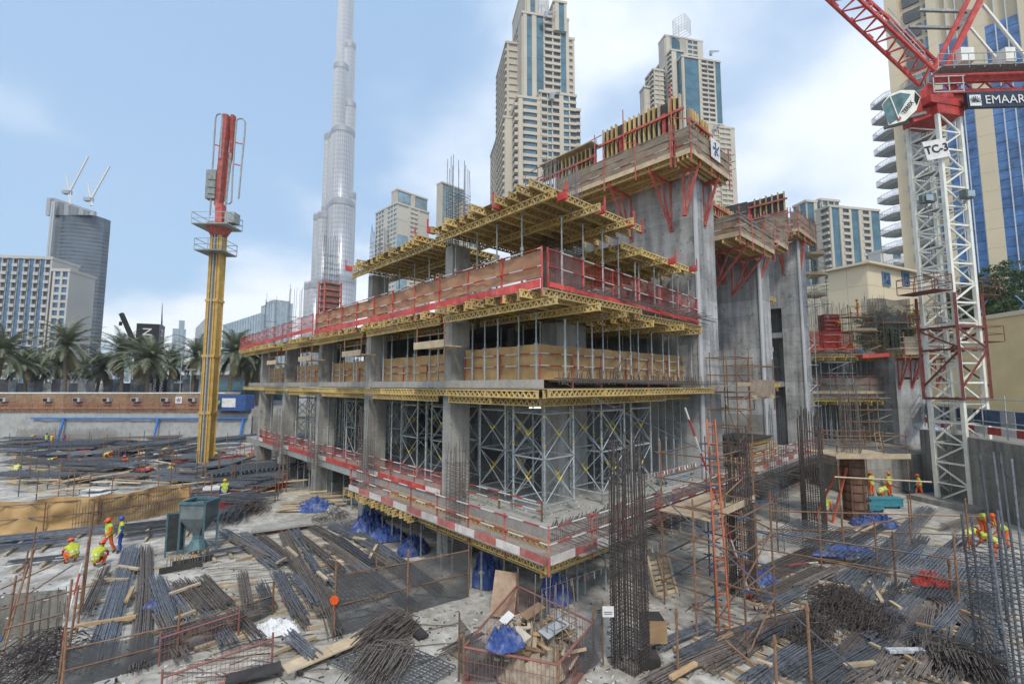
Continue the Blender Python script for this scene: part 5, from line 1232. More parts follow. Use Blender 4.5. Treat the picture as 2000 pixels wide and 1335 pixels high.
    n=len(prof); fs=[(i,(i+1)%n,(i+1)%n+n,i+n) for i in range(n)]+[tuple(range(n))[::-1],tuple(range(n,2*n))]
    o=MB().add(vs,fs).build('cab',M_CREAM,t)
    def glassp(pts,s,mt,nm,th=.03):
        q=[cp(x,y,-.6+s*(.75+th)) for x,y in pts]; r=[cp(x,y,-.6+s*.74) for x,y in pts]; n=len(pts)
        return MB().add(q+r,[tuple(range(n)),tuple(range(2*n-1,n-1,-1))]+[(i,(i+1)%n,(i+1)%n+n,i+n) for i in range(n)]).build(nm,mt,o)
    gl=mat('cab_glass',(.10,.17,.16),.1,.2,.4,1.5,spec=.9); dk=M_DARK
    glassp([(1724,204),(1736,190),(1740,200),(1754,232),(1738,243),(1730,228)],-1,gl,'front_window')
    glassp([(1738,189),(1758,181),(1779,184),(1768,200),(1753,228),(1742,204)],-1,gl,'side_window')
    glassp([(1787,180),(1797,190),(1791,205),(1786,196)],-1,dk,'cab_grille')
    MB().bar(cp(1738,188,-1.42),cp(1755,232,-1.42),.07).build('window_bar',M_CREAM,o)
    me=text_mesh('TEREX',.42,M_BLACK,'cab_lettering',.005,True); a=cp(1773,210,-1.42); dr=(cp(1790,190,-1.42)-cp(1757,231,-1.42)).normalized(); nn=-FWD
    piece(me,'cab_lettering',o,a-t.location-o.location,Matrix((dr,nn.cross(dr),nn)).transposed().to_quaternion())
    a=cp(1757,231,-1.42); MB().bar(a-dr*.15,a+dr*.12,.02,.2,up=tuple(nn.cross(dr))).build('cab_mark',M_CRED,o)
    MB().bar(cp(1738,243,-.6),cp(1796,228,-.6),1.2,.2).build('cab_floor',M_GALVD,o)
    # boards
    sg=thing('name_board','dark blue name board with white lettering EMAAR below the counter jib','sign',cp(1960,212,-1.5))
    a=cp(1886,197,-1.5); b=cp(2120,190,-1.5); MB().bar(a,b,.25,32*k).build('board',mat('navy_board',(.02,.035,.06),.4),sg)
    me=text_mesh('EMAAR',.92,M_WHITE,'lettering',.01); dr=(b-a).normalized(); nn=Vector((dr.y,-dr.x,0)); nn=nn if nn.dot(FWD)<0 else -nn
    up=nn.cross(dr); q=Matrix((dr,up,nn)).transposed().to_quaternion()
    piece(me,'lettering',sg,cp(1963,194.5,-1.66)-sg.location,q)
    c=cp(1905,196,-1.66); m=MB(); m.bar(c-dr*.42,c+dr*.42,.02,.84); m.build('logo_square',M_WHITE,sg)
    m=MB()
    for i in range(7): a_=R(20+i*23); m.bar(c-up*.12-FWD*.03+(dr*math.cos(a_)+up*math.sin(a_))*.08,c-up*.12-FWD*.03+(dr*math.cos(a_)+up*math.sin(a_))*.42,.012,.05,up=tuple(nn.cross(dr*math.cos(a_)+up*math.sin(a_))))
    m.bar(c-up*.14-dr*.36-FWD*.03,c-up*.14+dr*.36-FWD*.03,.012,.04); m.build('logo_rays',mat('navy_board2',(.02,.035,.06),.4),sg)
    sg=thing('number_board','white number board TC-3 on the crane mast','sign',cp(1828,310,-1.5)); a=cp(1806,296,-1.6); b=cp(1851,287,-1.6); MB().bar(a,b,.05,38*k).build('board',M_WHITE,sg)
    dr=(b-a).normalized(); me=text_mesh('TC-3',.82,M_BLACK,'lettering',.01,True); piece(me,'lettering',sg,(a+b)/2-FWD*.05-sg.location,Matrix((dr,(-FWD).cross(dr),-FWD)).transposed().to_quaternion())
    for (px,py,s) in ((1812,388,-1),(1888,380,1)):
        l=thing('floodlight','dark floodlight clamped to the crane mast, '+('left leg' if s<0 else 'right leg'),'lamp',cp(px,py,-1.4)); a=cp(px,py,-1.5)
        m=MB(); m.obox(a,(RGT+FWD*.3*s).normalized(),(FWD-RGT*.3*s).normalized(),.42,.22,a.z-.3,a.z+.3); m.build('housing',mat('lamp_grey',(.10,.13,.13),.5),l); m=MB(); m.obox(a-FWD*.26,RGT,FWD,.34,.02,a.z-.22,a.z+.22); m.build('lens',M_LGL,l); MB().bar(a-UP*.3,a-UP*.6+FWD*.3,.08).build('yoke',M_GALVD,l)
tower_crane()
# ================================================================ CONCRETE PLACING BOOM
def placing_boom():
    B=G(400,920); D=(B-CAM).dot(FWD); k=D/908
    t=thing('placing_boom','yellow mast concrete placing boom with folded red arms and grey pipes','placing boom',B)
    def cp(px,py,dd=0.): return atD(px,py,D+dd)
    ZT=23.7; h=.46; c=B
    for a in (-1,1):
        for b in (-1,1): MB().bar(c+RGT*h*a+FWD*h*b,c+RGT*h*a+FWD*h*b+UP*ZT,.2).build('mast_corner',M_YEL,t)
    for s,d in ((RGT,FWD),(FWD,RGT)):
        for a in (-1,1):
            if s is FWD and a<0:
                for x in (-.29,.29): MB().bar(c-FWD*h+RGT*x,c-FWD*h+RGT*x+UP*ZT,.26,.1,up=tuple(RGT)).build('mast_plate',M_YEL,t)
            else: m=MB(); m.obox(c+s*h*a,d,s,.4,.04,0,ZT); m.build('mast_plate',M_YEL,t)
    MB().obox(c-FWD*.4,RGT,FWD,.2,.05,0,ZT).build('mast_inner',mat('grey_pipe',(.30,.31,.31),.6),t)
    MB().tube(c-FWD*.62,c-FWD*.62+UP*(ZT+1),.085,8).build('pipe',MATS['grey_pipe'],t)
    m=MB()
    for i in range(60): z=.6+i*.38; m.bar(c-FWD*.68-RGT*.2+UP*z,c-FWD*.68+RGT*.2+UP*z,.035)
    m.build('rungs',M_GALVD,t)
    for z in (5.6,11.2,16.8): m=MB(); m.obox(c,RGT,FWD,.62,.62,z,z+.25); m.build('mast_joint',M_YEL,t)
    def plat(z,w,mt,hh=1.1):
        m=MB(); m.obox(c-FWD*.3,RGT,FWD,w,1.3,z-.12,z); m.build('platform',M_GALVD,t); m=MB()
        for a in (-1,0,1):
            for b in (-1.3,1.3): q=c-FWD*.3+RGT*w*a+FWD*b+UP*z; m.bar(q,q+UP*hh,.06)
        for z2 in (.5,1.1):
            for b in (-1.3,1.3): m.bar(c-FWD*.3-RGT*w+FWD*b+UP*(z+z2),c-FWD*.3+RGT*w+FWD*b+UP*(z+z2),.05)
            for a in (-1,1): m.bar(c-FWD*1.6+RGT*w*a+UP*(z+z2),c+FWD*1.0+RGT*w*a+UP*(z+z2),.05)
        m.build('guardrail',mt,t)
    plat(21.9,1.35,M_GALV); plat(24.6,1.8,M_GALV)
    m=MB(); m.tube(c+UP*ZT,c+UP*(ZT+.9),.75,14,r2=1.25); m.tube(c+UP*(ZT+.9),c+UP*(ZT+1.1),1.3,14); m.build('slewing_head',M_BRKT,t)
    MB().obox(c+RGT*1.3,RGT,FWD,.5,.5,25.0,26.1).build('pump_box',M_GALVD,t)
    MB().bar(cp(431,452),cp(431,400),.8,.7,up=tuple(RGT)).build('turret',M_BRKT,t)
    MB().bar(cp(427,402),cp(443,226),.55,.75,up=tuple(FWD)).build('arm',M_BRKT,t)
    MB().bar(cp(438,392,.5),cp(447,318,.5),.3,.42,up=tuple(FWD)).bar(cp(447,318,.5),cp(453,296,.5),.3,.42,up=tuple(FWD)).bar(cp(453,296,.5),cp(456,226,.5),.3,.5,up=tuple(FWD)).build('arm',M_BRKT,t)
    MB().bar(cp(441,400,-.5),cp(450,300,-.5),.16,.2).build('cylinder',M_GALVD,t)
    gp=MATS['grey_pipe']
    def pipe(pts,dd=-.4): MB().path([cp(x,y,dd) for x,y in pts],.085,7).build('pipe',gp,t)
    pipe([(410,420),(412,392),(415,330),(421,232),(424,224),(430,222),(434,226),(434,240),(430,310)])
    pipe([(452,395),(455,330),(462,236),(466,232),(474,232),(479,238),(478,260),(471,330),(466,388)])
    pipe([(440,388),(442,396),(448,398),(452,394)])
    m=MB()
    for (x0,y0,x1,y1) in ((418,282,432,286),(458,278,476,282),(455,320,472,324),(416,334,426,336)): m.bar(cp(x0,y0,-.3),cp(x1,y1,-.3),.1)
    m.build('pipe_clamp',M_BRKT,t)
    m=MB(); m.obox(cp(415,362,-.2),RGT,FWD,.5,.35,cp(415,391).z,cp(415,336).z); o=m.build('control_box',M_GALVD,t)
    for y in (350,365,378): MB().bar(cp(406,y,-.58),cp(425,y+2,-.58),.03,.04).build('box_rib',M_DARK,o)
placing_boom()
# ================================================================ PALMS AND TREES
M_FROND=mat('palm_frond',(.10,.125,.07),.6,0,.35,1.,col2=(.22,.235,.155)); M_DRY=mat('dry_frond',(.17,.15,.09),.8,0,.3,1.); M_TRUNK=mat('palm_trunk',(.16,.125,.09),.9,0,.35,6,bump=.4)
def frond(m,p,az,el,L,droop,mi=0):
    d=Vector((math.cos(az),math.sin(az),0)); n=9; pts=[]; q=Vector(p); e=el
    for i in range(n+1):
        pts.append(q.copy()); q=q+(d*math.cos(e)+UP*math.sin(e))*(L/n); e-=droop/n*(.5+i/n)
    m.path(pts,.03,3,mi)
    s=Vector((-d.y,d.x,0))
    for i in range(1,n+1):
        for sub in (0,.25,.5,.75):
            f=min(n-.001,i-1+sub+.2); a=pts[int(f)].lerp(pts[int(f)+1],f-int(f)); l=1.0*math.sin(math.pi*min(.97,(f/n)*.8+.2))+.12
            fd=(pts[min(n,int(f)+1)]-pts[int(f)]).normalized()
            for sg in (-1,1):
                tip=a+(s*sg*.8+fd*.6+UP*rnd(-.35,.1)).normalized()*l; w=fd*.07
                m.add([a-w,a+w,tip],[(0,1,2)],mi)
def palm_proto(seed,h,L=3.6):
    random.seed(seed); t=thing('palm_tree','palm','palm tree'); m=MB(); n=14; bx,by=rnd(-.3,.3),rnd(-.3,.3)
    for i in range(n):
        a=i/n; b=(i+1)/n; f=lambda s:Vector((bx*s*s,by*s*s,h*s)); m.tube(f(a),f(b),.30-.05*a+.05,10,r2=.24-.04*b,cap=False)
    m.build('trunk',M_TRUNK,t,local=True); top=Vector((bx,by,h)); m=MB()
    for i in range(54):
        lv=i/54; el=R(80)-R(105)*lv+rnd(-.1,.1); frond(m,top+UP*rnd(-.1,.5),i*2.4+rnd(-.2,.2),el,L*rnd(.85,1.1),R(62)+rnd(0,.45))
    m.build('crown',M_FROND,t,local=True); m=MB()
    for i in range(16): frond(m,top-UP*.3,i*2.1,R(-45)+rnd(-.3,.2),L*.75,R(40),0)
    m.build('dead_fronds',M_DRY,t,local=True)
    m=MB(); m.tube(top-UP*1.0,top+UP*.2,.26,10,r2=.42); m.build('crown_base',M_DRY,t,local=True)
    return t
PP=[palm_proto(11,10.8,6.3),palm_proto(23,8.6,5.4),palm_proto(37,9.4,6.0)]; used=set(); random.seed(99)
pal=[(136,672,80,0,'tall palm tree standing clear in front of the hotel block'),(-4,690,76,2,'palm tree cut by the picture edge beside the hotel block'),(57,712,92,1,'small palm tree left of the tall palm'),(80,716,100,1,'small distant palm tree left of the tall palm'),(190,718,88,1,'low palm tree between the tall palm and the pylon sign'),(116,715,98,2,'palm tree half hidden behind the tall palm'),(243,690,84,0,'palm tree just left of the black pylon sign'),(292,700,74,2,'broad palm tree in front of the black pylon sign'),(337,712,96,1,'palm tree behind the broad palm by the banners'),(380,690,92,0,'slim palm tree left of the yellow mast'),(449,682,78,0,'palm tree right of the yellow mast'),(482,708,90,1,'low palm tree close to the unfinished building'),(506,704,84,2,'palm tree partly hidden by the unfinished building'),(160,716,110,1,'distant palm tree among the others')]
for px,py,D,k,lab in pal:
    q=atD(px,py,D); base=Vector((q.x,q.y,4.7)); hh=[10.8,8.6,9.4][k]; s=(q.z-4.7)/hh
    if k in used: o=dup(PP[k],base,rnd(0,6),lab,None)
    else: used.add(k); o=PP[k]; o.location=base; o['label']=lab
    o.rotation_euler=(rnd(-.07,.07),rnd(-.07,.07),rnd(0,6)); s=max(.75,min(1.35,s))*rnd(.95,1.05); o.scale=(.85+.15*s,.85+.15*s,s)
for k in range(3):
    if k not in used: pass
def leafy(label,base,h,cr,ch,n,seed,trunkr=.12,name='street_tree',cat='tree'):
    random.seed(seed); t=thing(name,label,cat,base); b=Vector(base); m=MB(); top=b+UP*(h-ch*.5)
    m.tube(b,b+UP*(h-ch)*.6+RGT*.1,trunkr,7,r2=trunkr*.8); lm=[]
    for i in range(7): 
        a=i*.9; e=top+Vector((math.cos(a)*cr*.6,math.sin(a)*cr*.6,rnd(-.2,.4)*ch)); m.tube(b+UP*(h-ch)*.6+RGT*.1,e,trunkr*.5,5,r2=.02); lm.append(e)
    m.build('trunk',M_TRUNK,t); m=MB()
    cl=[top+Vector((rnd(-1,1)*cr,rnd(-1,1)*cr,rnd(-.5,.5)*ch)) for _ in range(int(n/60))]
    for c in cl:
        if ((c-top).xy.length>cr): continue
        rr=rnd(.5,1.0)
        for _ in range(120):
            p=c+Vector((random.gauss(0,1),random.gauss(0,1),random.gauss(0,.7)))*rr*.6; d=Vector((rnd(-1,1),rnd(-1,1),rnd(-.6,.6))).normalized(); s=Vector((rnd(-1,1),rnd(-1,1),rnd(-1,1))).cross(d).normalized(); l=rnd(.2,.42)
            m.add([p,p+d*l*.5+s*l*.3,p+d*l,p+d*l*.5-s*l*.3],[(0,1,2,3)])
    m.build('crown',mat('leaf_green',(.035,.07,.028),.6,0,.4,1.2,col2=(.085,.13,.05)),t)
    return t
q=RF((1930-1000)/908*80,80,12); leafy('dark green tree above the cream wall in front of the blue glass strip',q,13.5,5.0,6.5,9000,3,.25)
q=RF((2000-1000)/908*72,72,12); leafy('green tree above the cream wall at the picture edge',q,15.0,5.5,8,10000,5,.25)
q=RF((1760-1000)/908*70,70,8); leafy('rounded dark shrub behind the workers on the right block',q,11.5,3.6,5.0,5200,8,name='shrub',cat='shrub')
q=RF((1725-1000)/908*72,72,8); leafy('rounded dark shrub beside the beige building',q,11.0,3.0,4.4,4200,9,name='shrub',cat='shrub')
# ================================================================ STREET EDGE ON THE LEFT
def street_left():
    D=70; k=D/908; za,zb=4.4,7.15
    def X(px): return (px-1000)*k
    t=thing('site_barrack','long brown plywood site barrack with white roof edge','barrack',RF(X(230),D,4.7)); ply=mat('orange_plywood',(.20,.115,.06),.75,0,.3,.7,rnd=.2,col2=(.29,.185,.105),dirt=.4)
    x=X(-60)
    while x<X(440):
        m=MB(); m.obox(RF(x+1.2,D),RGT,FWD,1.19,.04,za,zb); m.build('panel',ply,t); x+=2.4
    MB().obox(RF(X(190),D+2),RGT,FWD,(X(440)-X(-60))/2,2.1,zb,zb+.12).build('roof_edge',M_WHITE,t); MB().obox(RF(X(190),D+2.1),RGT,FWD,(X(440)-X(-60))/2-.1,2,4.7,zb).build('body',ply,t)
    for z in (5.0,5.6): MB().tube(RF(X(-60),D-.7,z),RF(X(442),D-.7,z),.06,5).build('rail',M_BRKT,t)
    for i in range(24): p=RF(X(-50+i*21),D-.7); MB().tube(p+UP*4.3,p+UP*5.8,.045,5).build('post',M_RUST,t)
    for i,px in enumerate((14,100,158,215,271,328,380)):
        a=thing('air_conditioner','white window air conditioner on the plywood barrack','air conditioner',RF(X(px),D-.3,5.95),0,'air conditioners on the barrack'); c=RF(X(px),D-.3)
        MB().obox(c,RGT,FWD,.55,.3,5.95,6.5).build('casing',M_GREYC,a); 
        MB().obox(c-FWD*.31-RGT*.14,RGT,FWD,.32,.02,6.0,6.45).build('grille',M_DARK,a)
        MB().bar(c-FWD*.2+UP*5.9,c+FWD*.3+UP*5.6,.06).build('bracket',M_RUST,a)
    c=RF(X(352),D-.12,6.2); logo_board('white board with small blue figure logo on the plywood barrack',c,-FWD,1.0)
    s=thing('safety_sign','green sign with white lettering SAFETY FIRST','sign',RF(X(435),D-2,5.2)); c=RF(X(435),D-2,5.85); MB().bar(c-RGT*1.1,c+RGT*1.1,.05,1.05).build('board',mat('sign_green',(.01,.10,.04),.5),s)
    me=text_mesh('SAFETY FIRST',.26,M_WHITE,'lettering',.004,True); piece(me,'lettering',s,c-FWD*.05-UP*.28-s.location,facing(-FWD)); me=text_mesh('الأمان أولا',.45,M_WHITE,'lettering',.004,True); piece(me,'lettering',s,c-FWD*.05+UP*.15-s.location,facing(-FWD))
    t=thing('site_cabin','blue site cabin beside the unfinished building','cabin',RF(X(465),D-1,4.6)); MB().obox(RF(X(465),D-.5),RGT,FWD,2.2,1.2,4.7,7.0).build('body',M_BLUEP,t); MB().obox(RF(X(462),D-1.72),RGT,FWD,1.0,.02,5.2,6.5).build('notice_sheet',M_WHITE,t)
    # tarpaulin wall
    t=thing('sheeted_wall','grey plastic sheeting with blue frame tubes over the far retaining wall','sheeting',RF(X(230),D-.4,0))
    for i in range(9):
        p0=RF(X(-60+i*62),D-.45); p1=RF(X(2+i*62),D-.45)
        MB().grid(lambda u,v:p0.lerp(p1,u)+UP*(.2+4.0*v)-FWD*(.12*noise.noise(Vector((u*4+i*7,v*3,1)))+.25*(1-v)*abs(noise.noise(Vector((u*2+i*3,v*2,5))))),10,8).build('sheet',M_NETG,t,smooth=True)
    bl=mat('bright_blue_tube',(.03,.16,.5),.5)
    MB().tube(RF(X(78),D-.8,3.55),RF(X(490),D-.8,3.5),.13,6).build('tube',bl,t)
    for px in (140,321,484): MB().tube(RF(X(px),D-1.5,.1),RF(X(px),D-.7,3.6),.16,6).build('tube',bl,t)
    me=MB()
    for i in range(110): p=RF(X(60+i*1.75),D-1.4); h=rnd(1.7,2.3); me.bar(p+UP*.1,p+UP*h,.03)
    for z in (.6,1.2): me.bar(RF(X(60),D-1.4,z),RF(X(252),D-1.4,z),.03)
    tag(me.build('rebar_mat',M_REBARB),'upright rebar mat leaning before the grey sheeted wall','rebar')
    # street beyond
    t=thing('street_hoarding','dark street hoarding with poster panels behind the palms','hoarding',RF(X(200),D+24,4.7)); kk=(D+24)/908
    pc=[(.05,.055,.06),(.15,.16,.17),(.08,.085,.09),(.28,.29,.29),(.045,.045,.05),(.11,.13,.15)]
    for i in range(34):
        a=RF((-60+i*17-1000)*kk,D+24); MB().obox(a,RGT,FWD,.85,.1,4.7,9.6 if i%3 else 8.8).build('panel',mat('poster%d'%(i%6),pc[i%6],.5,0,.5,.8),t)
    t=thing('glass_pavilion','low pale glass pavilion behind the palms','building',RF(-50,125,4.7)); MB().obox(RF(-62,130),RGT,FWD,34,6,4.7,11).build('wall',M_LGL,t); MB().obox(RF(-62,129.5),RGT,FWD,35,7,11,11.8).build('roof',M_WHITE,t)
    for i in range(22): p=RF(-95+i*3.1,123.8); MB().bar(p+UP*4.7,p+UP*11,.25).build('mullion',M_WHITE,t)
    t=thing('white_pavilion','low white building with flat roof between the palms and the unfinished building','building',RF(-44,92,4.7)); MB().obox(RF(-50,96),RGT,FWD,12,4,4.7,10.4).build('wall',M_PALE,t); MB().obox(RF(-50,95.5),RGT,FWD,13,5,10.4,10.9).build('roof',M_WHITE,t); MB().obox(RF(-52,91.9),RGT,FWD,7,.1,5.5,9.2).build('window',M_TGL,t)
    # pylon sign with two faces
    Dp=98; kp=Dp/908; t=thing('pylon_sign','tall black pylon sign with white letters above the palms','sign',RF((287-1000)*kp,Dp,4.7)); c=RF((287-1000)*kp,Dp); zt=atD(287,634,Dp).z; w=1.95
    u1=(RGT*.92+FWD*.39); u2=(FWD*.92-RGT*.39); MB().obox(c,u1,u2,w,w,4.7,zt).build('body',mat('black_sign',(.015,.017,.02),.35),t)
    for (nn,uu,ch) in ((-u2,u1,'N'),(u1*1.0,u2,'N')):
        me=text_mesh(ch,2.1,M_WHITE,'lettering',.02); q=facing(nn) 
        from mathutils import Quaternion
        for z,b in ((zt-1.7,ch),(zt-9.8,'A')):
            me=text_mesh(b,2.2,M_WHITE,'lettering',.02); piece(me,'lettering',t,c+nn*(w+.04)+UP*z-t.location,q@Quaternion((0,0,1),R(90)))
    for px in (303,316):
        s=thing('banner_sign','narrow black vertical banner with white lettering beside the pylon sign','sign',RF((px-1000)*kp*.95,Dp*.95,4.7),0,'banners by the pylon sign'); c=RF((px-1000)*kp*.95,Dp*.95); MB().obox(c,RGT,FWD,.55,.12,4.9,10.6).build('board',MATS['black_sign'],s); me=text_mesh('EMAAR',.85,M_WHITE,'lettering',.01); piece(me,'lettering',s,c-FWD*.15+UP*8.4-s.location,facing(-FWD)@Quaternion((0,0,1),R(90))); MB().obox(c-FWD*.15,RGT,FWD,.36,.02,5.4,6.1).build('logo',M_WHITE,s)
    Ds=140; a=atD(317,705,Ds); b=atD(317,592,Ds); tag(MB().tube(Vector((a.x,a.y,4.7)),b,.75,8,r2=.06).build('spire',mat('dark_spire',(.05,.05,.055),.5)),'slim dark spire rising behind the palms','spire')
    t=thing('mobile_crane_boom','dark telescopic mobile crane boom raised behind the palms','crane',atD(285,745,110)); a=atD(285,745,110); b=atD(258,660,110); c=atD(237,612,110); MB().bar(a,b,1.1,1.2,up=tuple(RGT)).build('outer_boom',M_DARK,t); MB().bar(b,c,.7,.8,up=tuple(RGT)).build('inner_boom',M_DARK,t); MB().bar(c,c-UP*2.0,.06).box(c.x-.3,c.x+.3,c.y-.3,c.y+.3,c.z-2.9,c.z-2.0).build('hook',M_DARK,t)
    for px,y in ((352,690),(372,722)):
        c=RF((px-1000)*84/908,84); l=thing('street_lamp','slim grey street lamp with flat head behind the barrack','lamp',c+UP*4.7,0,'street lamps on the left'); z=atD(px,y,84).z; MB().tube(c+UP*4.7,c+UP*z,.08,6,r2=.05).build('pole',M_GALV,l); MB().obox(c,RGT,FWD,.9,.2,z,z+.12).build('head',M_GALV,l)
street_left()
# ================================================================ PEOPLE
M_SKIN=mat('skin',(.20,.105,.065),.6,0,.1,6); M_BOOT=mat('boot',(.03,.025,.02),.7); M_COR=mat('orange_coverall',(.62,.12,.025),.85,0,.2,6,bump=.2); M_CBL=mat('blue_coverall',(.03,.07,.33),.85,0,.2,6,bump=.2)
M_VEST=mat('lime_vest',(.46,.50,.05),.8,0,.15,5); M_VESTR=mat('red_vest',(.55,.06,.06),.8,0,.15,5); M_HOR=mat('orange_helmet',(.68,.10,.02),.35); M_HBL=mat('blue_helmet',(.03,.08,.42),.35); M_HYE=mat('yellow_helmet',(.72,.38,.02),.35); M_TAPE=mat('reflective_tape',(.62,.64,.62),.4)
POSE={
 'stand':dict(pel=(0,0,.95),wai=(0,0,1.1),che=(.01,0,1.3),nek=(.0,0,1.48),hd=(.03,0,1.64),top=(.02,0,1.74),shL=(0,.19,1.42),elL=(-.02,.27,1.14),wrL=(.1,.27,.9),haL=(.14,.26,.82),shR=(0,-.19,1.42),elR=(-.02,-.27,1.14),wrR=(.14,-.22,.94),haR=(.19,-.19,.88),hiL=(0,.1,.9),knL=(.04,.12,.5),anL=(0,.13,.09),toL=(.17,.15,.04),hiR=(0,-.1,.9),knR=(.03,-.12,.5),anR=(-.04,-.13,.09),toR=(.13,-.16,.04)),
 'walk':dict(pel=(0,0,.93),wai=(.01,0,1.08),che=(.04,0,1.28),nek=(.05,0,1.46),hd=(.09,0,1.62),top=(.09,0,1.72),shL=(.06,.19,1.4),elL=(.12,.26,1.12),wrL=(.3,.22,1.0),haL=(.37,.2,.98),shR=(.02,-.19,1.4),elR=(-.12,-.26,1.15),wrR=(-.08,-.27,.9),haR=(-.05,-.27,.82),hiL=(0,.1,.9),knL=(-.05,.11,.49),anL=(-.25,.11,.12),toL=(-.1,.13,.04),hiR=(0,-.1,.9),knR=(.2,-.11,.5),anR=(.2,-.12,.09),toR=(.37,-.14,.05)),
 'bend':dict(pel=(-.12,0,.9),wai=(.0,0,1.02),che=(.2,0,1.12),nek=(.37,0,1.17),hd=(.5,0,1.2),top=(.6,0,1.21),shL=(.3,.19,1.12),elL=(.4,.24,.84),wrL=(.55,.16,.66),haL=(.6,.13,.6),shR=(.3,-.19,1.12),elR=(.42,-.24,.86),wrR=(.6,-.14,.7),haR=(.67,-.11,.65),hiL=(-.12,.1,.86),knL=(.0,.13,.48),anL=(-.1,.16,.09),toL=(.08,.19,.04),hiR=(-.12,-.1,.86),knR=(.08,-.13,.48),anR=(.06,-.16,.09),toR=(.24,-.18,.04)),
 'squat':dict(pel=(-.18,0,.36),wai=(-.13,0,.5),che=(.0,0,.68),nek=(.1,0,.84),hd=(.18,0,.98),top=(.22,0,1.07),shL=(.06,.19,.78),elL=(.28,.24,.6),wrL=(.45,.14,.45),haL=(.51,.11,.4),shR=(.06,-.19,.78),elR=(.28,-.24,.58),wrR=(.44,-.12,.42),haR=(.5,-.09,.37),hiL=(-.15,.11,.34),knL=(.24,.2,.5),anL=(.02,.18,.1),toL=(.19,.21,.04),hiR=(-.15,-.11,.34),knR=(.24,-.2,.46),anR=(.05,-.18,.1),toR=(.22,-.21,.04))}
RAD=dict(pel=.155,wai=.14,che=.16,nek=.06,hd=.098,top=.07,sh=.075,el=.055,wr=.042,ha=.045,hi=.1,kn=.075,an=.055,to=.045)
BONES=[('pel','wai',0),('wai','che',0),('che','nek',0),('nek','hd',1),('hd','top',1)]+[(a+s,b+s,c) for s in 'LR' for a,b,c in (('sh','el',3),('el','wr',3),('wr','ha',1),('hi','kn',4),('kn','an',4),('an','to',2))]+[('che','shL',0),('che','shR',0),('pel','hiL',4),('pel','hiR',4)]
def body_mesh(pose):
    P=POSE[pose]; names=list(P); me=bpy.data.meshes.new('body_skel'); me.from_pydata([P[n] for n in names],[(names.index(a),names.index(b)) for a,b,_ in BONES],[])
    o=bpy.data.objects.new('body_skel',me); COL.objects.link(o); o.modifiers.new('s','SKIN'); sv=me.skin_vertices[0].data
    for i,n in enumerate(names):
        r=RAD.get(n,RAD.get(n[:2],.06)); sv[i].radius=(r,r*(1.18 if n in('che','wai','pel') else 1)); sv[i].use_root=(n=='pel')
    ss=o.modifiers.new('d','SUBSURF'); ss.levels=2; ss.render_levels=2
    bpy.context.view_layer.update(); dg=bpy.context.evaluated_depsgraph_get(); r=bpy.data.meshes.new_from_object(o.evaluated_get(dg)); bpy.data.objects.remove(o)
    def near(c):
        best=9;bi=0
        for i,(a,b,k) in enumerate(BONES):
            A=Vector(P[a]);B=Vector(P[b]);d=B-A; f=max(0,min(1,(c-A).dot(d)/d.length_squared)); l=(A+d*f-c).length/(1.6 if k==0 else 1)
            if l<best: best=l;bi=i
        return BONES[bi][2]
    vs=[v.co.copy() for v in r.vertices]; nv=[v.normal.copy() for v in r.vertices]; fs=[tuple(p.vertices) for p in r.polygons]; kk=[near(p.center) for p in r.polygons]; bpy.data.meshes.remove(r)
    m=MB(); m.v=[tuple(v) for v in vs]; m.f=list(fs); m.m=[{0:0,1:1,2:2,3:0,4:0}[k] for k in kk]
    for s in 'LR':     # fingers
        h=Vector(P['ha'+s]); d=(h-Vector(P['wr'+s])).normalized(); sd=d.cross(UP if abs(d.z)<.9 else Vector((1,0,0))).normalized(); cu=(-UP*.3+Vector((.5,0,0))).normalized()
        for j in range(4): a=h+sd*(j-1.5)*.02; b=a+d*(.07+.008*(1-abs(j-1.3))); m.path([a,b,b+(d*.4+cu).normalized()*.03],.0095,5,1)
        a=h-sd*.035-d*.02; m.path([a,a-sd*.03+d*.03,a-sd*.035+d*.06],.0105,5,1)
    hd=Vector(P['hd']); up=(Vector(P['top'])-hd).normalized(); fw=(Vector((1,0,0))-up*up.x).normalized() if abs(up.x)<.9 else Vector((0,0,-1)); rt=up.cross(fw)
    m.add([hd+fw*.09+up*.02,hd+fw*.085-up*.035+rt*.016,hd+fw*.085-up*.035-rt*.016,hd+fw*.12-up*.03],[(0,1,3),(0,3,2),(1,2,3)],1)
    for s in (-1,1): m.tube(hd+rt*s*.09,hd+rt*s*.112-up*.01,.028,6,1); m.tube(hd+fw*.083+rt*s*.034+up*.02,hd+fw*.1+rt*s*.034+up*.02,.01,5,2)
    m.bar(hd+fw*.09-up*.055+rt*.02,hd+fw*.09-up*.055-rt*.02,.012,.01,2)
    vest=MB(); vi=[i for i,k in enumerate(kk) if k==0]; mp={}
    for i in vi:
        f=[]
        for q in fs[i]:
            if q not in mp: mp[q]=len(vest.v); vest.v.append(tuple(vs[q]+nv[q]*.022))
            f.append(mp[q])
        zc=sum((Vector(vest.v[q])-Vector(P['pel'])).length for q in f)/len(f); vest.f.append(tuple(f)); vest.m.append(1 if (.13<zc<.165 or .27<zc<.30) else 0)
    hel=MB(); c=hd+up*.03; n=12; rings=5; R0=.135
    for j in range(rings):
        a=j/rings*math.pi/2; b=(j+1)/rings*math.pi/2
        for i in range(n):
            q=[]
            for (e,ii) in ((a,i),(a,i+1),(b,i+1),(b,i)):
                th=2*math.pi*ii/n; q.append(c+(fw*math.cos(th)+rt*math.sin(th))*R0*math.cos(e)+up*R0*1.02*math.sin(e))
            hel.add(q,[(0,1,2,3)])
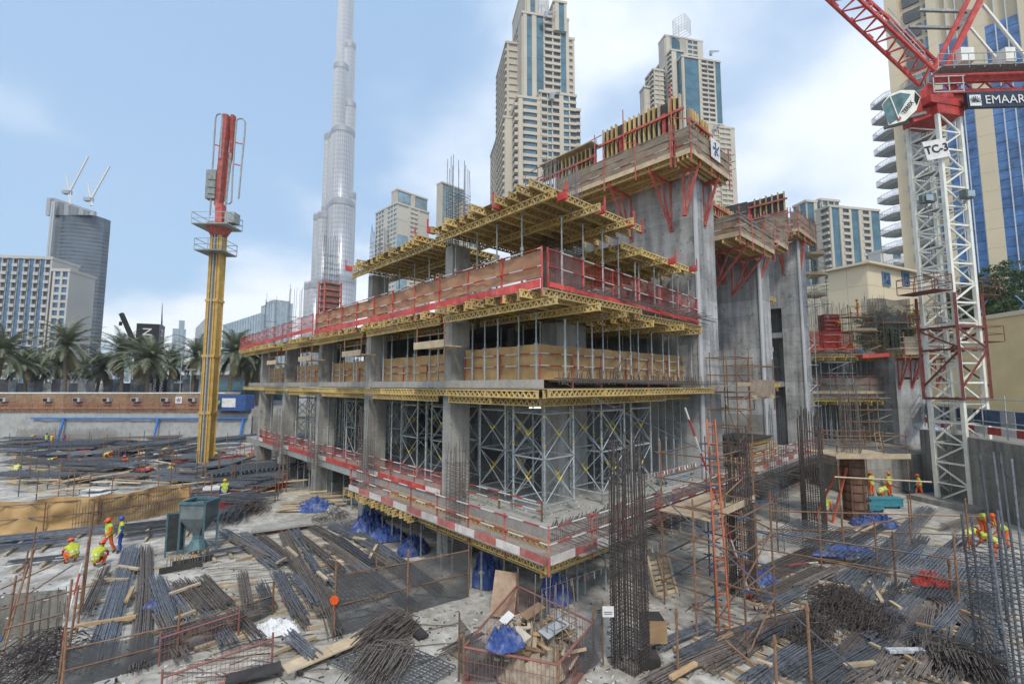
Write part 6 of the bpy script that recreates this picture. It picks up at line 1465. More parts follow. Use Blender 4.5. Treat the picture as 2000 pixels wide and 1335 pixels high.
    q=[c+(fw*math.cos(t_)+rt*math.sin(t_))*R0*.98 for t_ in [(-1+i/4)*1.1 for i in range(9)]]; q2=[p+(p-c).normalized()*.06-up*.01 for p in q]; hel.add(q+q2,[(i,i+1,i+10,i+9) for i in range(8)])
    return m,vest,hel
BODY={p:body_mesh(p) for p in POSE}; PROTO={}
def person(pose,loc,face,label,suit='o',hat='o',vest='l',group=None):
    key=(pose,suit,hat,vest); S={'o':M_COR,'b':M_CBL}[suit]; Hm={'o':M_HOR,'b':M_HBL,'y':M_HYE}[hat]
    if key not in PROTO:
        b,v,h=BODY[pose]; t=thing('person',label,'person'); me=mesh_of(b,'body',[S,M_SKIN,M_BOOT]); me.polygons.foreach_set('use_smooth',[True]*len(me.polygons)); piece(me,'body',t,(0,0,0))
        if vest: me=mesh_of(v,'safety_vest',[M_VEST if vest=='l' else M_VESTR,M_TAPE]); me.polygons.foreach_set('use_smooth',[True]*len(me.polygons)); piece(me,'safety_vest',t,(0,0,0))
        me=mesh_of(h,'helmet',Hm); me.polygons.foreach_set('use_smooth',[True]*len(me.polygons)); piece(me,'helmet',t,(0,0,0)); PROTO[key]=t
        t.location=loc; t.rotation_euler=(0,0,face)
    else: t=dup(PROTO[key],loc,face,label)
    if group: t['group']=group
    elif 'group' in t: del t['group']
    return t
def heading(a): d=RGT*math.cos(a)+FWD*math.sin(a); return math.atan2(d.y,d.x)   # 0 = to picture right, pi/2 = away
def pg(px,py,z=0.): return G(px,py,z)
person('stand',pg(234,1078),heading(-2.4),'person in blue coverall, blue helmet and lime vest standing beside an orange-clad colleague','b','b')
person('walk',pg(211,1080),heading(-1.9),'person in orange coverall and helmet standing close to the blue-clad worker')
person('squat',pg(140,1098),heading(2.8),'person in orange with lime vest crouching by a small rebar cage')
person('squat',pg(190,1106),heading(1.7),'person in lime vest and orange helmet sitting with back turned by the long bundle')
person('stand',pg(437,985),heading(2.2),'person in blue coverall, yellow helmet and lime vest by the red barriers','b','y')
person('stand',pg(241,926),heading(-1.2),'person in plain orange coverall standing on the white boards','o','o',None)
person('stand',pg(124,874),heading(.4),'person in blue with red vest and blue helmet near the sheeted wall','b','b','r')
person('stand',pg(100,872),heading(1.2),'person in lime vest in the group by the sheeted wall','o','o','l')
person('stand',pg(89,870),heading(-.5),'person in blue with lime vest in the group by the sheeted wall','b','b','l')
person('bend',pg(80,869),heading(2.9),'person in red vest and blue helmet bending in the group by the sheeted wall','b','b','r')
person('bend',pg(60,866),heading(0),'person in lime vest bending near the upright rebar mat')
for (px,py,z,po,fa,lab) in ((94,918,.0,'bend',.3,'person bending over dark rebar stacks left of the white boards'),(318,896,.4,'bend',0,'person bending over the ribbed steel stack near the yellow mast'),(420,898,.3,'squat',2.8,'person crouching right of the yellow mast'),(483,918,0,'walk',.2,'person in orange and lime vest walking near the unfinished building'),(205,905,0,'bend',.2,'person in lime vest bending beside the blue tarpaulin'),(148,920,0,'squat',1.,'person crouching low among the dark rebar stacks'),(275,932,0,'squat',.5,'person in lime vest crouching beneath the ribbed steel stack'),(332,930,0,'squat',2.5,'another person crouching beneath the ribbed steel stack'),(30,935,0,'bend',2.2,'person bending at the left end of the rebar stacks')): person(po,pg(px,py,z),heading(fa),lab)
for (px,py,z,po,fa,lab) in ((1615,1022,0,'walk',1.4,'person in lime vest walking past the round column form'),(1704,968,0,'stand',1.9,'person standing behind the timber deck posts'),(1722,985,0,'bend',.3,'person bending over the teal box by the column form'),(1738,968,0,'stand',-1.2,'person facing the bending worker by the teal box'),(1798,972,0,'walk',2.8,'person walking by the blue bin near the crane base'),(1893,1082,0,'bend',.15,'person with lime vest bending over the steel at the left of a group of four'),(1922,1046,.5,'bend',-1.6,'person leaning in at the far side of the group of four'),(1962,1068,0,'bend',2.9,'person at the right of the group of four bending inward'),(1945,1096,0,'bend',1.9,'person in lime vest with back turned in the group of four'),(1775,932,0,'squat',.5,'person crouching in shade behind the crane base')): person(po,pg(px,py,z),heading(fa),lab)
k46=46/908
def p46(px,z,d=0.): return RF((px-1000)*k46,46+d,z)
for (px,z,d,po,fa,lab) in ((1588,11.78,.2,'stand',.4,'person in lime vest on the top deck beside the stair tower'),(1653,13.6,.5,'bend',-2.6,'person leaning on the dark red shutter'),(1684,15.24,-.1,'stand',2.6,'person standing on the high plank staging'),(1776,14.64,-.1,'bend',2.9,'person bending at the left of the pair on the upper staging'),(1789,14.64,.2,'bend',.4,'person bending at the right of the pair on the upper staging'),(1765,11.4,-2.6,'squat',.4,'person crouching on the bracketed platform'),(1786,11.4,-2.8,'walk',.2,'person striding on the bracketed platform'),(1668,11.8,-.2,'squat',2.4,'person crouching behind the red netting'),(1622,7.58,-.2,'stand',-1.,'person standing behind the grey cloth guardrail')):
    person(po,p46(px,z,d),heading(fa),lab)
# ================================================================ MATERIALS AND CLUTTER ON THE RAFT
random.seed(5)
def bundle(p0,p1,w,n,label,mt=None,z=.12,z2=None,r=.017,fan=.03,group='rebar bundles lying on the raft',layers=2,bearers=2,name='rebar_bundle',jit=.05,curve=0.):
    a=G(*p0); b=G(*p1); d=(b-a); L=d.length; d.normalize(); s=Vector((-d.y,d.x,0)); m=MB(); w=w*.72 if p0[1]>1000 else w; z2=z if z2 is None else z2
    sub=max(1,n//9)
    offs=[(rnd(-.5,.5)*w,rnd(-.5,.5)*w) for _ in range(sub)]
    for i in range(n):
        f=(i+.5)/n-.5; o=f*w+rnd(-.03,.03); lay=rnd(0,1)*(.05*layers)+.06*layers*(1-4*f*f)*rnd(.3,1); e0,e1=rnd(-.25,.25)*(1+L*.05),rnd(-.25,.25)*(1+L*.05); o2=o*(1+fan)+rnd(-jit,jit); o1=o*(1+fan*.5)+rnd(-jit,jit)*.6; mid=(o1+o2)/2*(.8)+rnd(-jit,jit)*.7+curve
        pts=[]
        for j in range(5):
            g=j/4; off=o1*(1-g)**2+2*mid*g*(1-g)+o2*g*g; pts.append(a+d*(e0+(L+e1-e0)*g)+s*off+UP*(z+(z2-z)*g+lay+rnd(0,.015)))
        m.path(pts,r*rnd(.85,1.15),4)
    label=('short ' if L<2.6 else 'long ' if L>5 else '')+('broad ' if w>1 else 'narrow ' if w<.65 else '')+('brown' if mt is M_REBARB else 'grey')+' '+label+' '+mark((p0[0]+p1[0])/2,(p0[1]+p1[1])/2)
    o=tag(m.build(name,mt or M_REBAR),label,'rebar',group)
    for i in range(bearers):
        g=(i+.6)/(bearers+.3); c=a+d*L*g; batten(c-s*(w*.5+rnd(.3,.7)),c+s*(w*.5+rnd(.2,.6)),z*.5)
    return o
NB=[0]
MARKS=[((385,1080),'by the hopper'),((200,1095),'by the two seated workers'),((90,1220),'by the sunken bay'),((270,1250),'between the paired long bundles'),((420,1180),'beside the pocket box'),((545,1235),'near the white sack'),((500,1080),'below the pale board'),((620,1110),'on the flat rebar mat'),((700,1060),'near the blue tarpaulin heap'),((780,1150),'behind the black net fence'),((650,1230),'beside the orange warning disc'),((760,1270),'near the bent bar heap'),((1290,1290),'beside the tall rebar column'),((1300,1165),'near the pallet'),((1400,1240),'under the orange ladder'),((1460,1160),'near the cage behind the scaffold'),((1560,1100),'below the raised mat'),((1640,1210),'beside the furry bar heap'),((1600,1290),'before the second furry heap'),((1700,1050),'by the round column form'),((1770,1190),'near the red hose'),((1750,1290),'under the patterned board'),((1860,1260),'beside the looped stirrups'),((1940,1230),'by the tall edge bars'),((1900,1090),'by the group of four workers'),((60,890),'before the sheeted wall'),((160,900),'near the blue tarpaulins of the far pit'),((250,930),'around the white boards of the far pit'),((330,900),'near the ribbed stacks'),((420,920),'by the foot of the yellow mast'),((500,960),'by the red barriers'),((100,960),'behind the hessian screen'),((600,1000),'near the plank pile')]
def mark(px,py): return min(MARKS,key=lambda m:(m[0][0]-px)**2+4*(m[0][1]-py)**2)[1]
def unG(p):
    d=Vector(p)-CAM; f=d.dot(FWD)*math.cos(PITCH)+d.z*math.sin(PITCH); return 1000+904*d.dot(RGT)/f,667.5-904*(d.z*math.cos(PITCH)-d.dot(FWD)*math.sin(PITCH))/f
def batten(a,b,z=.06,w=.12,h=.1,label=None,mt=None,name='timber_batten'):
    a=Vector(a); b=Vector(b); a.z=a.z*0+max(z,.051) if a.z<.01 else a.z; b.z=a.z if b.z<.01 else b.z; NB[0]+=1
    return tag(MB().bar(a,b,w,h).build(name,mt or M_PLANK),label or ('brown' if mt is M_PLY else 'pale')+' '+('short' if (b-a).length<1 else 'long')+' timber batten '+mark(*unG((a+b)/2)),'timber',None if label else 'loose timber battens')
LB='rebar bundle'
for (p0,p1,w,n,mt,cv) in [((256,1078),(190,1310),1.0,44,M_REBAR,0),((283,1075),(270,1310),.75,34,M_REBARB,.15),((298,1136),(330,1232),.8,28,M_REBAR,0),((312,1140),(342,1235),.5,14,M_REBAR,.1),((354,1144),(404,1202),.85,26,M_REBARB,0),((392,1136),(442,1192),.8,24,M_REBARB,0),((330,1160),(372,1240),.5,16,M_REBAR,.2),((472,1126),(482,1192),.55,20,M_REBARB,0),((510,1150),(528,1194),.6,20,M_REBAR,0),((432,1042),(536,1112),.8,30,M_REBAR,.2),((474,1048),(552,1106),.6,20,M_REBAR,0),((508,1053),(650,1182),.7,26,M_REBARB,.25),((554,1047),(634,1208),.8,30,M_REBARB,0),((574,1040),(606,1086),.8,26,M_REBAR,0),((612,1036),(720,1106),.9,30,M_REBARB,.2),((646,1031),(764,1096),.9,32,M_REBAR,.2),((672,1030),(856,1160),.8,32,M_REBAR,.25),((541,1125),(584,1210),.75,28,M_REBAR,0),((600,1090),(640,1150),.5,16,M_REBAR,0),((626,1160),(656,1250),.6,22,M_REBARB,0),((560,1180),(596,1230),.5,16,M_REBARB,0),((700,1110),(800,1190),.9,22,M_REBAR,.1),((640,1070),(742,1150),.7,22,M_REBARB,.2)]:
    bundle(p0,p1,w,n,LB,mt,group='rebar bundles left of the slab',curve=cv)
for (p0,p1,w,n) in [((-20,1064),(235,1036),1.5,40),((-20,1082),(140,1062),1.2,26),((225,1040),(470,1012),1.6,46),((240,1056),(420,1034),1.0,24)]:
    bundle(p0,p1,w,n,'low rebar row before the hessian screen',M_REBAR,z=.2,group='rebar rows by the hessian screen',fan=.05)
RBL='rebar bundle'
for (p0,p1,w,n,mt,cv) in [((1478,1177),(1608,1119),1.1,36,M_REBARB,0),((1437,1289),(1522,1224),.9,34,M_REBARB,0),((1470,1345),(1595,1258),.9,34,M_REBAR,.1),((1600,1345),(1792,1238),1.1,48,M_REBAR,.25),((1720,1208),(1757,1149),.7,22,M_REBAR,0),((1744,1216),(1812,1146),1.0,38,M_REBAR,0),((1775,1106),(1803,1055),.8,26,M_REBAR,0),((1812,1163),(1902,1238),.7,24,M_REBARB,.1),((1898,1177),(1948,1284),.7,26,M_REBARB,0),((1932,1173),(1955,1286),.7,26,M_REBAR,0),((1635,1148),(1695,1098),.7,26,M_REBAR,0),((1659,1165),(1709,1098),.6,22,M_REBAR,0),((1700,1130),(1812,998),1.3,44,M_REBAR,0),((1714,1330),(1808,1197),.8,30,M_REBARB,.1),((1800,1320),(1820,1194),.7,26,M_REBARB,0),((1838,1286),(1853,1200),.7,26,M_REBARB,0),((1400,1262),(1594,1205),.8,26,M_REBARB,.1),((1475,1138),(1600,1081),1.6,46,M_REBARB,0),((1270,1345),(1424,1273),.8,32,M_REBARB,.1),((1441,1287),(1484,1231),.8,28,M_REBARB,0),((1283,1275),(1379,1233),.6,24,M_REBAR,.1),((1640,1300),(1700,1230),.7,22,M_REBARB,0),((1660,1345),(1745,1290),.9,28,M_REBARB,0),((1860,1330),(1905,1225),.6,18,M_REBAR,.1),((1540,1330),(1640,1280),.7,22,M_REBAR,.1),((1830,1180),(1880,1140),.8,24,M_REBAR,0),((1620,1090),(1735,1020),1.2,34,M_REBAR,0),((1390,1320),(1440,1292),.7,20,M_REBARB,0),((1850,1345),(1880,1290),.8,22,M_REBARB,0),((1760,1260),(1800,1215),.5,14,M_REBARB,.1)]:
    bundle(p0,p1,w,n,RBL,mt,group='rebar bundles on the right',curve=cv)
for (p0,p1,w,n,mt,cv) in [((205,1120),(165,1215),.6,18,M_REBARB,0),((395,1095),(470,1080),.6,18,M_REBAR,0),((405,1215),(445,1275),.7,22,M_REBAR,.1),((455,1205),(505,1262),.6,18,M_REBARB,0),((560,1255),(610,1300),.6,18,M_REBAR,0),((575,1140),(615,1195),.6,20,M_REBAR,.1),((660,1062),(735,1118),.6,20,M_REBAR,0),((590,1060),(668,1128),.6,20,M_REBARB,.1),((720,1085),(812,1150),.7,22,M_REBARB,.1),((455,1060),(520,1100),.6,20,M_REBARB,0),((20,1110),(120,1098),.6,18,M_REBAR,0),((310,1215),(350,1300),.6,20,M_REBARB,0),((1500,1200),(1570,1165),.7,22,M_REBAR,0),((1560,1160),(1640,1120),.7,22,M_REBARB,0),((1690,1190),(1720,1140),.6,18,M_REBAR,0),((1330,1300),(1400,1265),.6,18,M_REBAR,0),((1480,1270),(1560,1235),.6,20,M_REBAR,.1),((1700,1260),(1755,1215),.7,22,M_REBAR,0),((1830,1250),(1880,1190),.6,20,M_REBAR,0),((1780,1340),(1830,1270),.7,22,M_REBARB,0),((1880,1130),(1960,1115),.8,22,M_REBAR,0),((1820,1110),(1880,1060),.8,22,M_REBAR,0),((1850,1040),(1930,1010),1.0,24,M_REBARB,0),((1580,1070),(1660,1040),.8,22,M_REBARB,0),((870,1290),(935,1255),.5,14,M_REBARB,0)]:
    bundle(p0,p1,w,n,'rebar bundle',mt,group='rebar bundles left of the slab' if p0[0]<1000 else 'rebar bundles on the right',curve=cv,z=.2)
random.seed(8)
for i in range(150):      # stacked steel on the far left raft
    px=rnd(-10,470); py=rnd(868,985); 
    if 225<px<262 or (px>360 and py<915): continue
    l=rnd(50,150); dy=rnd(-9,7); z=rnd(.15,1.3)
    if py>945 and px<370: continue
    bundle((px,py),(px+l,py+dy),rnd(1.2,3.4),int(rnd(26,44)),'rebar stack',M_REBAR if rnd(0,1)<.75 else M_REBARB,z=z,group='rebar stacks in the far pit',fan=.05,bearers=0,r=.03)
for (p0,p1) in (((268,905),(348,890)),((285,885),(352,874)),((372,935),(448,925)),((392,950),(560,930)),((60,885),(180,882)),((230,890),(380,868)),((350,880),(480,865))):
    a=G(*p0,.7); b=G(*p1,.7); m=MB()
    for i in range(20):
        f=i/19; p=a.lerp(b,f)+UP*.8; m.bar(p,p+FWD*4+UP*.1,.12,.14)
    for j in range(3): m.bar(a+UP*(.45)+FWD*(j*1.8+.2),b+UP*.45+FWD*(j*1.8+.2),.14)
    tag(m.build('ribbed_steel_stack',mat('light_steel',(.14,.16,.18),.55,.3,.3,3)),'ribbed stack of cut rebar on trestles '+mark(*p0),'rebar','ribbed rebar stacks')
# raised rebar mats on the right
def mat_table(q,z,label,n1,n2):
    P=[G(*c,z) for c in q]; m=MB()
    for i in range(n1+1): f=i/n1; m.bar(P[0].lerp(P[1],f)+UP*rnd(-.02,.02),P[3].lerp(P[2],f),.026)
    for i in range(n2+1): f=i/n2; m.bar(P[0].lerp(P[3],f)-UP*.03,P[1].lerp(P[2],f)-UP*.03,.026)
    for i in range(0,n1+1,6):
        for g in (0,.5,1): p=P[0].lerp(P[1],i/n1).lerp(P[3].lerp(P[2],i/n1),g); m.bar(p,Vector((p.x,p.y,0)),.03)
    return tag(m.build('rebar_mat',M_REBAR),label,'rebar')
mat_table([(1490,1045),(1745,1105),(1800,1062),(1560,1012)],.75,'raised blue-grey rebar mat on supports behind the scaffold rails',32,15)
mat_table([(1745,1108),(1990,1165),(2010,1090),(1800,1062)],.75,'raised rebar mat running toward the group of four workers',32,14)
mat_table([(1760,1150),(1960,1190),(1985,1168),(1780,1122)],.4,'low dark rebar mat below the raised one',26,7)
mat_table([(560,1120),(690,1100),(760,1160),(640,1200)],.12,'flat rebar mat on the raft left of the black net fence',15,13)
mat_table([(640,1290),(760,1245),(890,1300),(800,1360)],.15,'flat rebar mat in the foreground beside the bent bars',14,12)
# bent bar heaps
def bent_heap(px,py,n,label,L=1.2,spread=(1.6,.7),z=.1,mt=None,ang=0.,shape='u',hgt=.6):
    c=G(px,py); m=MB()
    for i in range(n):
        a=ang+random.gauss(0,.07 if shape=='u' else .25); u=Vector((math.cos(a),math.sin(a),0)); v=Vector((-u.y,u.x,0)); o=c+Vector((rnd(-1,1)*spread[0]*math.cos(ang)-rnd(-1,1)*spread[1]*math.sin(ang),rnd(-1,1)*spread[0]*math.sin(ang)+rnd(-1,1)*spread[1]*math.cos(ang),0))
        zz=z+rnd(0,hgt)*max(.1,1-((o-c).length/(spread[0]*1.3))**2); l=L*rnd(.7,1.2); w=.35*rnd(.8,1.2)
        if shape=='u': pts=[o-u*l/2,o+u*l/2,o+u*(l/2+.08)+v*.08,o+u*(l/2+.08)+v*w,o+u*(l/2)+v*(w+.08),o-u*l/2+v*(w+.08)]
        else: pts=[o-u*l/2+UP*.1,o-u*l*.2+UP*rnd(.1,.3),o+u*l*.2+UP*rnd(.1,.35)+v*rnd(-.2,.2),o+u*l/2+v*rnd(-.3,.3)]
        m.path([p+UP*(zz+rnd(0,.06)) for p in pts],.016 if shape=='u' else .011,4)
    return tag(m.build('bent_rebar_heap',mt or M_REBARB),label,'rebar')
bent_heap(762,1255,80,'rusty heap of bent U-shaped bars in the foreground next to the plank walkway',1.1,(.6,.45),ang=R(25),hgt=.7)
bent_heap(760,1310,60,'lower rusty heap of bent bars at the picture bottom',1.2,(.7,.5),ang=R(40),hgt=.5)
bent_heap(1640,1205,520,'dark furry heap of short bent bars in the middle of the right raft',.55,(1.2,.7),ang=R(-20),shape='s',mt=MATS['black_brown_rebar'],hgt=.8)
bent_heap(1708,1235,260,'dark tail of short bent bars trailing from the furry heap',.5,(.9,.45),ang=R(-20),shape='s',mt=MATS['black_brown_rebar'],hgt=.5)
bent_heap(1590,1255,280,'second dark heap of short bent bars near the striped batten',.5,(1.0,.4),ang=R(-20),shape='s',mt=MATS['black_brown_rebar'],hgt=.45)
bent_heap(1870,1305,130,'heap of looped stirrups at the lower right',.6,(.9,.5),ang=R(10),mt=M_REBARB,hgt=.5)
bent_heap(1930,1325,110,'rusty coil-like stirrup heap beside the tall bars',.6,(.6,.5),ang=R(10),mt=M_REBARB,hgt=.5)
bent_heap(490,1000,110,'brown heap of bent bars beside the red barriers',1.6,(1.3,.5),ang=R(60),mt=M_REBARB)
bent_heap(455,1015,90,'bundle of bar ends with white tags beside the red barriers',1.4,(1.2,.6),ang=R(70),mt=M_REBAR)
bent_heap(645,1022,120,'dark coil of tie wire and cut bars near the first pier',.6,(1.0,.6),ang=R(0),shape='s',mt=M_REBARB,hgt=.6)
bent_heap(1830,1135,60,'tangle of bars below the red hose coil',.9,(.8,.4),shape='s',mt=M_REBAR)
t=bent_heap(60,1330,220,'big dark tangle of bars in the near left corner',1.1,(1.1,.9),ang=R(50),shape='s',mt=MATS['black_brown_rebar'],hgt=1.0)
# tarpaulins
def heap(px,py,rx,ry,h,label,mt=None,z=0.,name='tarpaulin',cat='tarpaulin',c=None,fine=3.2):
    c=c or G(px,py,z); sd=rnd(0,99); m=MB(); nr=18; na=64; u=RGT; v=FWD
    vs=[]; fs=[]
    for j in range(nr+1):
        for i in range(na):
            a=2*math.pi*i/na; f=j/nr; rr=f*(1+.28*noise.noise(Vector((math.cos(a)*1.6+sd,math.sin(a)*1.6,sd))))
            p=c+u*rx*rr*math.cos(a)+v*ry*rr*math.sin(a); q=p*fine+Vector((sd,sd,0)); w3=noise.noise_vector(q*1.1)*.10; n1=abs(noise.noise(q))*.55+abs(noise.noise(q*2.3))*.6+abs(noise.noise(q*5.1))*.45
            vs.append(p+Vector((w3.x,w3.y,0))+UP*(h*(max(0,1-f**2.4))*(.45+.75*n1)+.02+.09*n1))
    for j in range(nr):
        for i in range(na): i2=(i+1)%na; fs.append((j*na+i,(j+1)*na+i,(j+1)*na+i2,j*na+i2))
    m.add(vs,fs); return tag(m.build(name,mt or M_TARP),label,cat)
heap(615,995,1.4,.8,.9,'crumpled blue tarpaulin beside the plank pile near the first piers')
heap(722,1036,1.1,1.2,1.3,'large crumpled blue tarpaulin heap under the lowest slab between the props'); heap(757,1052,1.2,.8,.8,'blue tarpaulin spilling toward the bars from below the slab'); heap(805,1078,.8,.7,.9,'blue tarpaulin bunch beside the second pier under the slab')
heap(950,1140,.7,.6,2.0,'tall blue tarpaulin bundle hanging under the slab near the corner',fine=2.4); heap(1085,1175,.6,.5,1.4,'blue tarpaulin bunch standing behind the debris cage',fine=2.6)
heap(985,1262,.55,.4,.6,'blue plastic bag on top of the debris cage',z=1.15); heap(1705,1025,1.3,.9,.8,'blue tarpaulin lying by the round column form'); heap(1655,1085,1.7,.35,.5,'long blue tarpaulin draped on the near edge of the raised mat',z=.4); heap(1490,1140,.8,.5,.6,'blue tarpaulin behind the scaffold with the orange ladder'); heap(1465,1130,.4,.4,.7,'small blue sheet by the rebar column behind the scaffold')
heap(170,890,2.6,1.4,1.0,'blue tarpaulin spread near the white boards in the far pit'); heap(255,893,2.6,1.2,.9,'blue tarpaulin before the ribbed stack in the far pit'); heap(205,908,2.2,1.1,.6,'low blue tarpaulin behind the bending worker')
heap(50,1056,1.2,.5,.3,'flat blue sheet beside the long rebar rows'); heap(327,1258,.35,.35,.4,'scrap of blue sheet between the near bundles'); heap(290,1195,.35,.3,.35,'blue scrap on the paired bundles')
heap(1818,1142,.75,.35,.5,'coiled red hose on the low rebar mat',mat('red_hose',(.38,.05,.04),.6),.3,'hose','hose',fine=5)
wb=mat('white_bag',(.66,.67,.68),.6,0,.12,3); heap(545,1232,.75,.5,.35,'white woven sack with blue print lying on the raft',wb,0,'sack','sack'); heap(512,1240,.5,.4,.3,'white sheet heap next to the printed sack',wb,0,'sack','sack'); heap(650,1000,.45,.4,.5,'grey sack by the galvanised pipe stack',M_GREYC,0,'sack','sack')
heap(215,945,1.2,.7,.5,'white plastic sheet on the boards in the far pit',wb,0,'plastic_sheet','sheet'); heap(240,880,2.6,.7,.5,'white membrane roll heap by the blue tarpaulin',wb,0,'plastic_sheet','sheet')
# white boards in the far pit
for i in range(16):
    a=G(195+(i%8)*11+rnd(-8,8),960-(i%8)*8+rnd(-6,6)); tag(MB().obox(a,(RGT+FWD*rnd(-.3,.3)).normalized(),(FWD-RGT*.1).normalized(),rnd(.5,1.0),rnd(.3,.9),.05+i*.03,.08+i*.03).build('white_board',wb),'loose white insulation board on the far raft','board','white boards in the far pit')
# hessian screen and barriers on the left
barrier('tan hessian screen on rusty tubes across the left raft',[G(-30,1052),G(190,1030)],wr=2.4,toe=None,top=1.7,cloth=(M_HESS,.05,2.0),post=3,railm=M_RB,postm=M_RUST); barrier('tan hessian screen continuing behind the upright bars',[G(192,1029),G(368,996)],wr=2.2,toe=None,top=1.6,cloth=(M_HESS,.05,1.9),post=3,railm=M_RB,postm=M_RUST)
m=MB(); a=G(140,1040); b=G(345,1002)
for i in range(40): p=a.lerp(b,i/39); m.bar(p,p+UP*(1.3+rnd(0,.6)),.03)
m.bar(a+UP*.5,b+UP*.5,.03); m.bar(a+UP*1.,b+UP*1.,.03); tag(m.build('starter_bars',M_REBARB),'row of upright starter bars before the tan hessian screen','rebar')
barrier('red plastic barrier with mesh near the first piers',[G(372,985),G(470,968),G(560,950)],toe='red',panel=M_RED,top=1.1,toeh=.55); barrier('second red barrier row behind the worker with the yellow helmet',[G(400,1000),G(500,980)],toe='red',panel=None,top=1.0,toeh=.5)
barrier('red barrier run far in the pit beside the yellow mast',[G(415,905),G(505,893)],toe='red',panel=None,top=1.0,toeh=.6)
# standing posts of the far pit
random.seed(21)
for i in range(80):
    px=rnd(0,560); py=rnd(880,990); h=rnd(1.6,3.2); a=G(px,py); m=MB(); m.tube(a,a+UP*h,.035,5); tag(m.build('scaffold_post',M_RUST if i%4 else M_REBAR),'thin rusty upright post standing among the far rebar stacks','post','upright posts in the pit')
for i in range(70):
    px=rnd(0,560); py=rnd(875,985); a=G(px,py); ang=rnd(-.5,.5); d=RGT*math.cos(ang)+FWD*math.sin(ang); batten(a+UP*rnd(.3,1.3),a+d*rnd(1.5,4.5)+UP*rnd(.3,1.3),.2,.28,.06,mt=random.choice((M_PLANK,M_PLANK,M_PLY)))
# odd red, white and grey bits lying in the far pit
random.seed(61)
for i in range(60):
    px=rnd(0,560); py=rnd(872,985); a=G(px,py); k=i%4; z=rnd(.2,1.0)
    if py>950 and px<370: continue
    m=MB(); d=(RGT*math.cos(k*.7+i)+FWD*math.sin(k*.7+i)); m.bar(a+UP*z-d*rnd(.3,1.1),a+UP*(z+rnd(-.1,.3))+d*rnd(.3,1.1),rnd(.25,.8),rnd(.05,.35))
    nm,mt,lb=(('red_board',M_RED,'red board'),('white_sheet',wb,'white foam sheet'),('grey_board',M_GREYC,'grey metal sheet'),('plywood_offcut',M_PLY,'brown plywood offcut'))[k]
    tag(m.build(nm,mt),lb+' lying '+mark(px,py),'board','odd boards in the far pit')
# hopper
def hopper():
    c=G(385,1080); t=thing('concrete_hopper','blue-green concrete hopper with funnel in a steel frame','hopper',c); bl=mat('teal_steel',(.05,.12,.15),.6,.1,.35,4,col2=(.12,.20,.22))
    for a in (-.6,.6):
        for b in (-.55,.55): q=c+RGT*a+FWD*b; MB().bar(q,q+UP*2.75,.08).build('leg',bl,t)
    P=[c+RGT*a*.62+FWD*b*.58+UP*2.6 for a,b in ((-1,-1),(1,-1),(1,1),(-1,1))]; Q=[p-UP*.75 for p in P]; S=[c+RGT*a*.16+FWD*b*.16+UP*.95 for a,b in ((-1,-1),(1,-1),(1,1),(-1,1))]
    MB().add(P+Q+S,[(i,(i+1)%4,(i+1)%4+4,i+4) for i in range(4)]+[(i+4,(i+1)%4+4,(i+1)%4+8,i+8) for i in range(4)]).build('funnel',mat('hopper_grey',(.14,.17,.17),.8,0,.3,2),t)
    MB().tube(c+UP*.3,c+UP*.95,.22,10).tube(c+UP*.3,c+UP*.75,.5,10,r2=.24).build('chute',bl,t)
    for p,q in zip(P,P[1:]+P[:1]): MB().bar(p,q,.12).build('rim',bl,t)
    t=thing('sheeted_frame','dark sheeted steel frame panel standing beside the hopper','frame',G(340,1085)); a=G(322,1088); b=G(358,1082)
    MB().bar(a+UP*1.15,b+UP*1.15,.04,1.8).build('sheet',mat('dark_sheet',(.035,.04,.04),.6,0,.4,3,bump=.3),t)
    for p in (a,b): MB().bar(p,p+UP*2.15,.07).build('post',bl,t)
    MB().bar(a+UP*2.1,b+UP*2.1,.06).build('rail',bl,t)
hopper()
# cut-out box with starter bars beside the hopper
t=thing('starter_box','black edged pocket box with yellow capped starter bars','pocket',G(355,1110)); a=G(310,1122); b=G(395,1106)
for f,d in ((0,0),(0,1)): MB().bar(a+FWD*.8*d+UP*.14,b+FWD*.8*d+UP*.14,.06,.28).build('side_board',M_PLYB,t)
for i in range(16): p=a.lerp(b,(i+.5)/16)+FWD*rnd(.1,.7); o=MB().bar(p,p+UP*.55,.03).build('starter_bar',M_REBARB,t); MB().tube(p+UP*.52,p+UP*.6,.035,6).build('cap',M_YEL,o)
# sunken bay with column bars
cage('rebar_starter','capped column bars rising from the sunken bay',G(95,1215).x,G(95,1215).y,-1.8,.9,.9,.9,20,-1.4,.5)
# plank piles and pallets
random.seed(31)
for i in range(16): p=G(545+rnd(-8,60),1003-rnd(0,22)); d=(RGT*1+FWD*rnd(-.05,.5)).normalized(); batten(p+UP*(.1+i*.04),p+d*rnd(2,3.5)+UP*(.1+i*.04),.1,.2,.06,'long pale plank in the timber pile near the first piers'+'',M_BEAM if i%5==0 else M_PLANK,'plank')
for o in [o for o in COL.objects if o.name.startswith('plank') and o.parent is None]: o['group']='timber pile planks'
t=thing('wooden_pallet','pale wooden pallet leaning under the lowest slab','pallet',G(1300,1160)); a=G(1278,1165); b=G(1330,1155); d=(b-a).normalized(); up=(UP*.92+Vector((-d.y,d.x,0))*.38).normalized(); 
for i in range(8): p=a+up*(.08+i*.19); MB().bar(p,p+d*1.15,.13,.025,up=tuple(d.cross(up))).build('slat',M_PLANK,t)
nn=d.cross(up)*.06
for f in (.06,.5,.94): p=a+d*1.15*f+nn; MB().bar(p,p+up*1.5,.1,.09,up=tuple(d.cross(up))).build('bearer',M_PLANK,t)
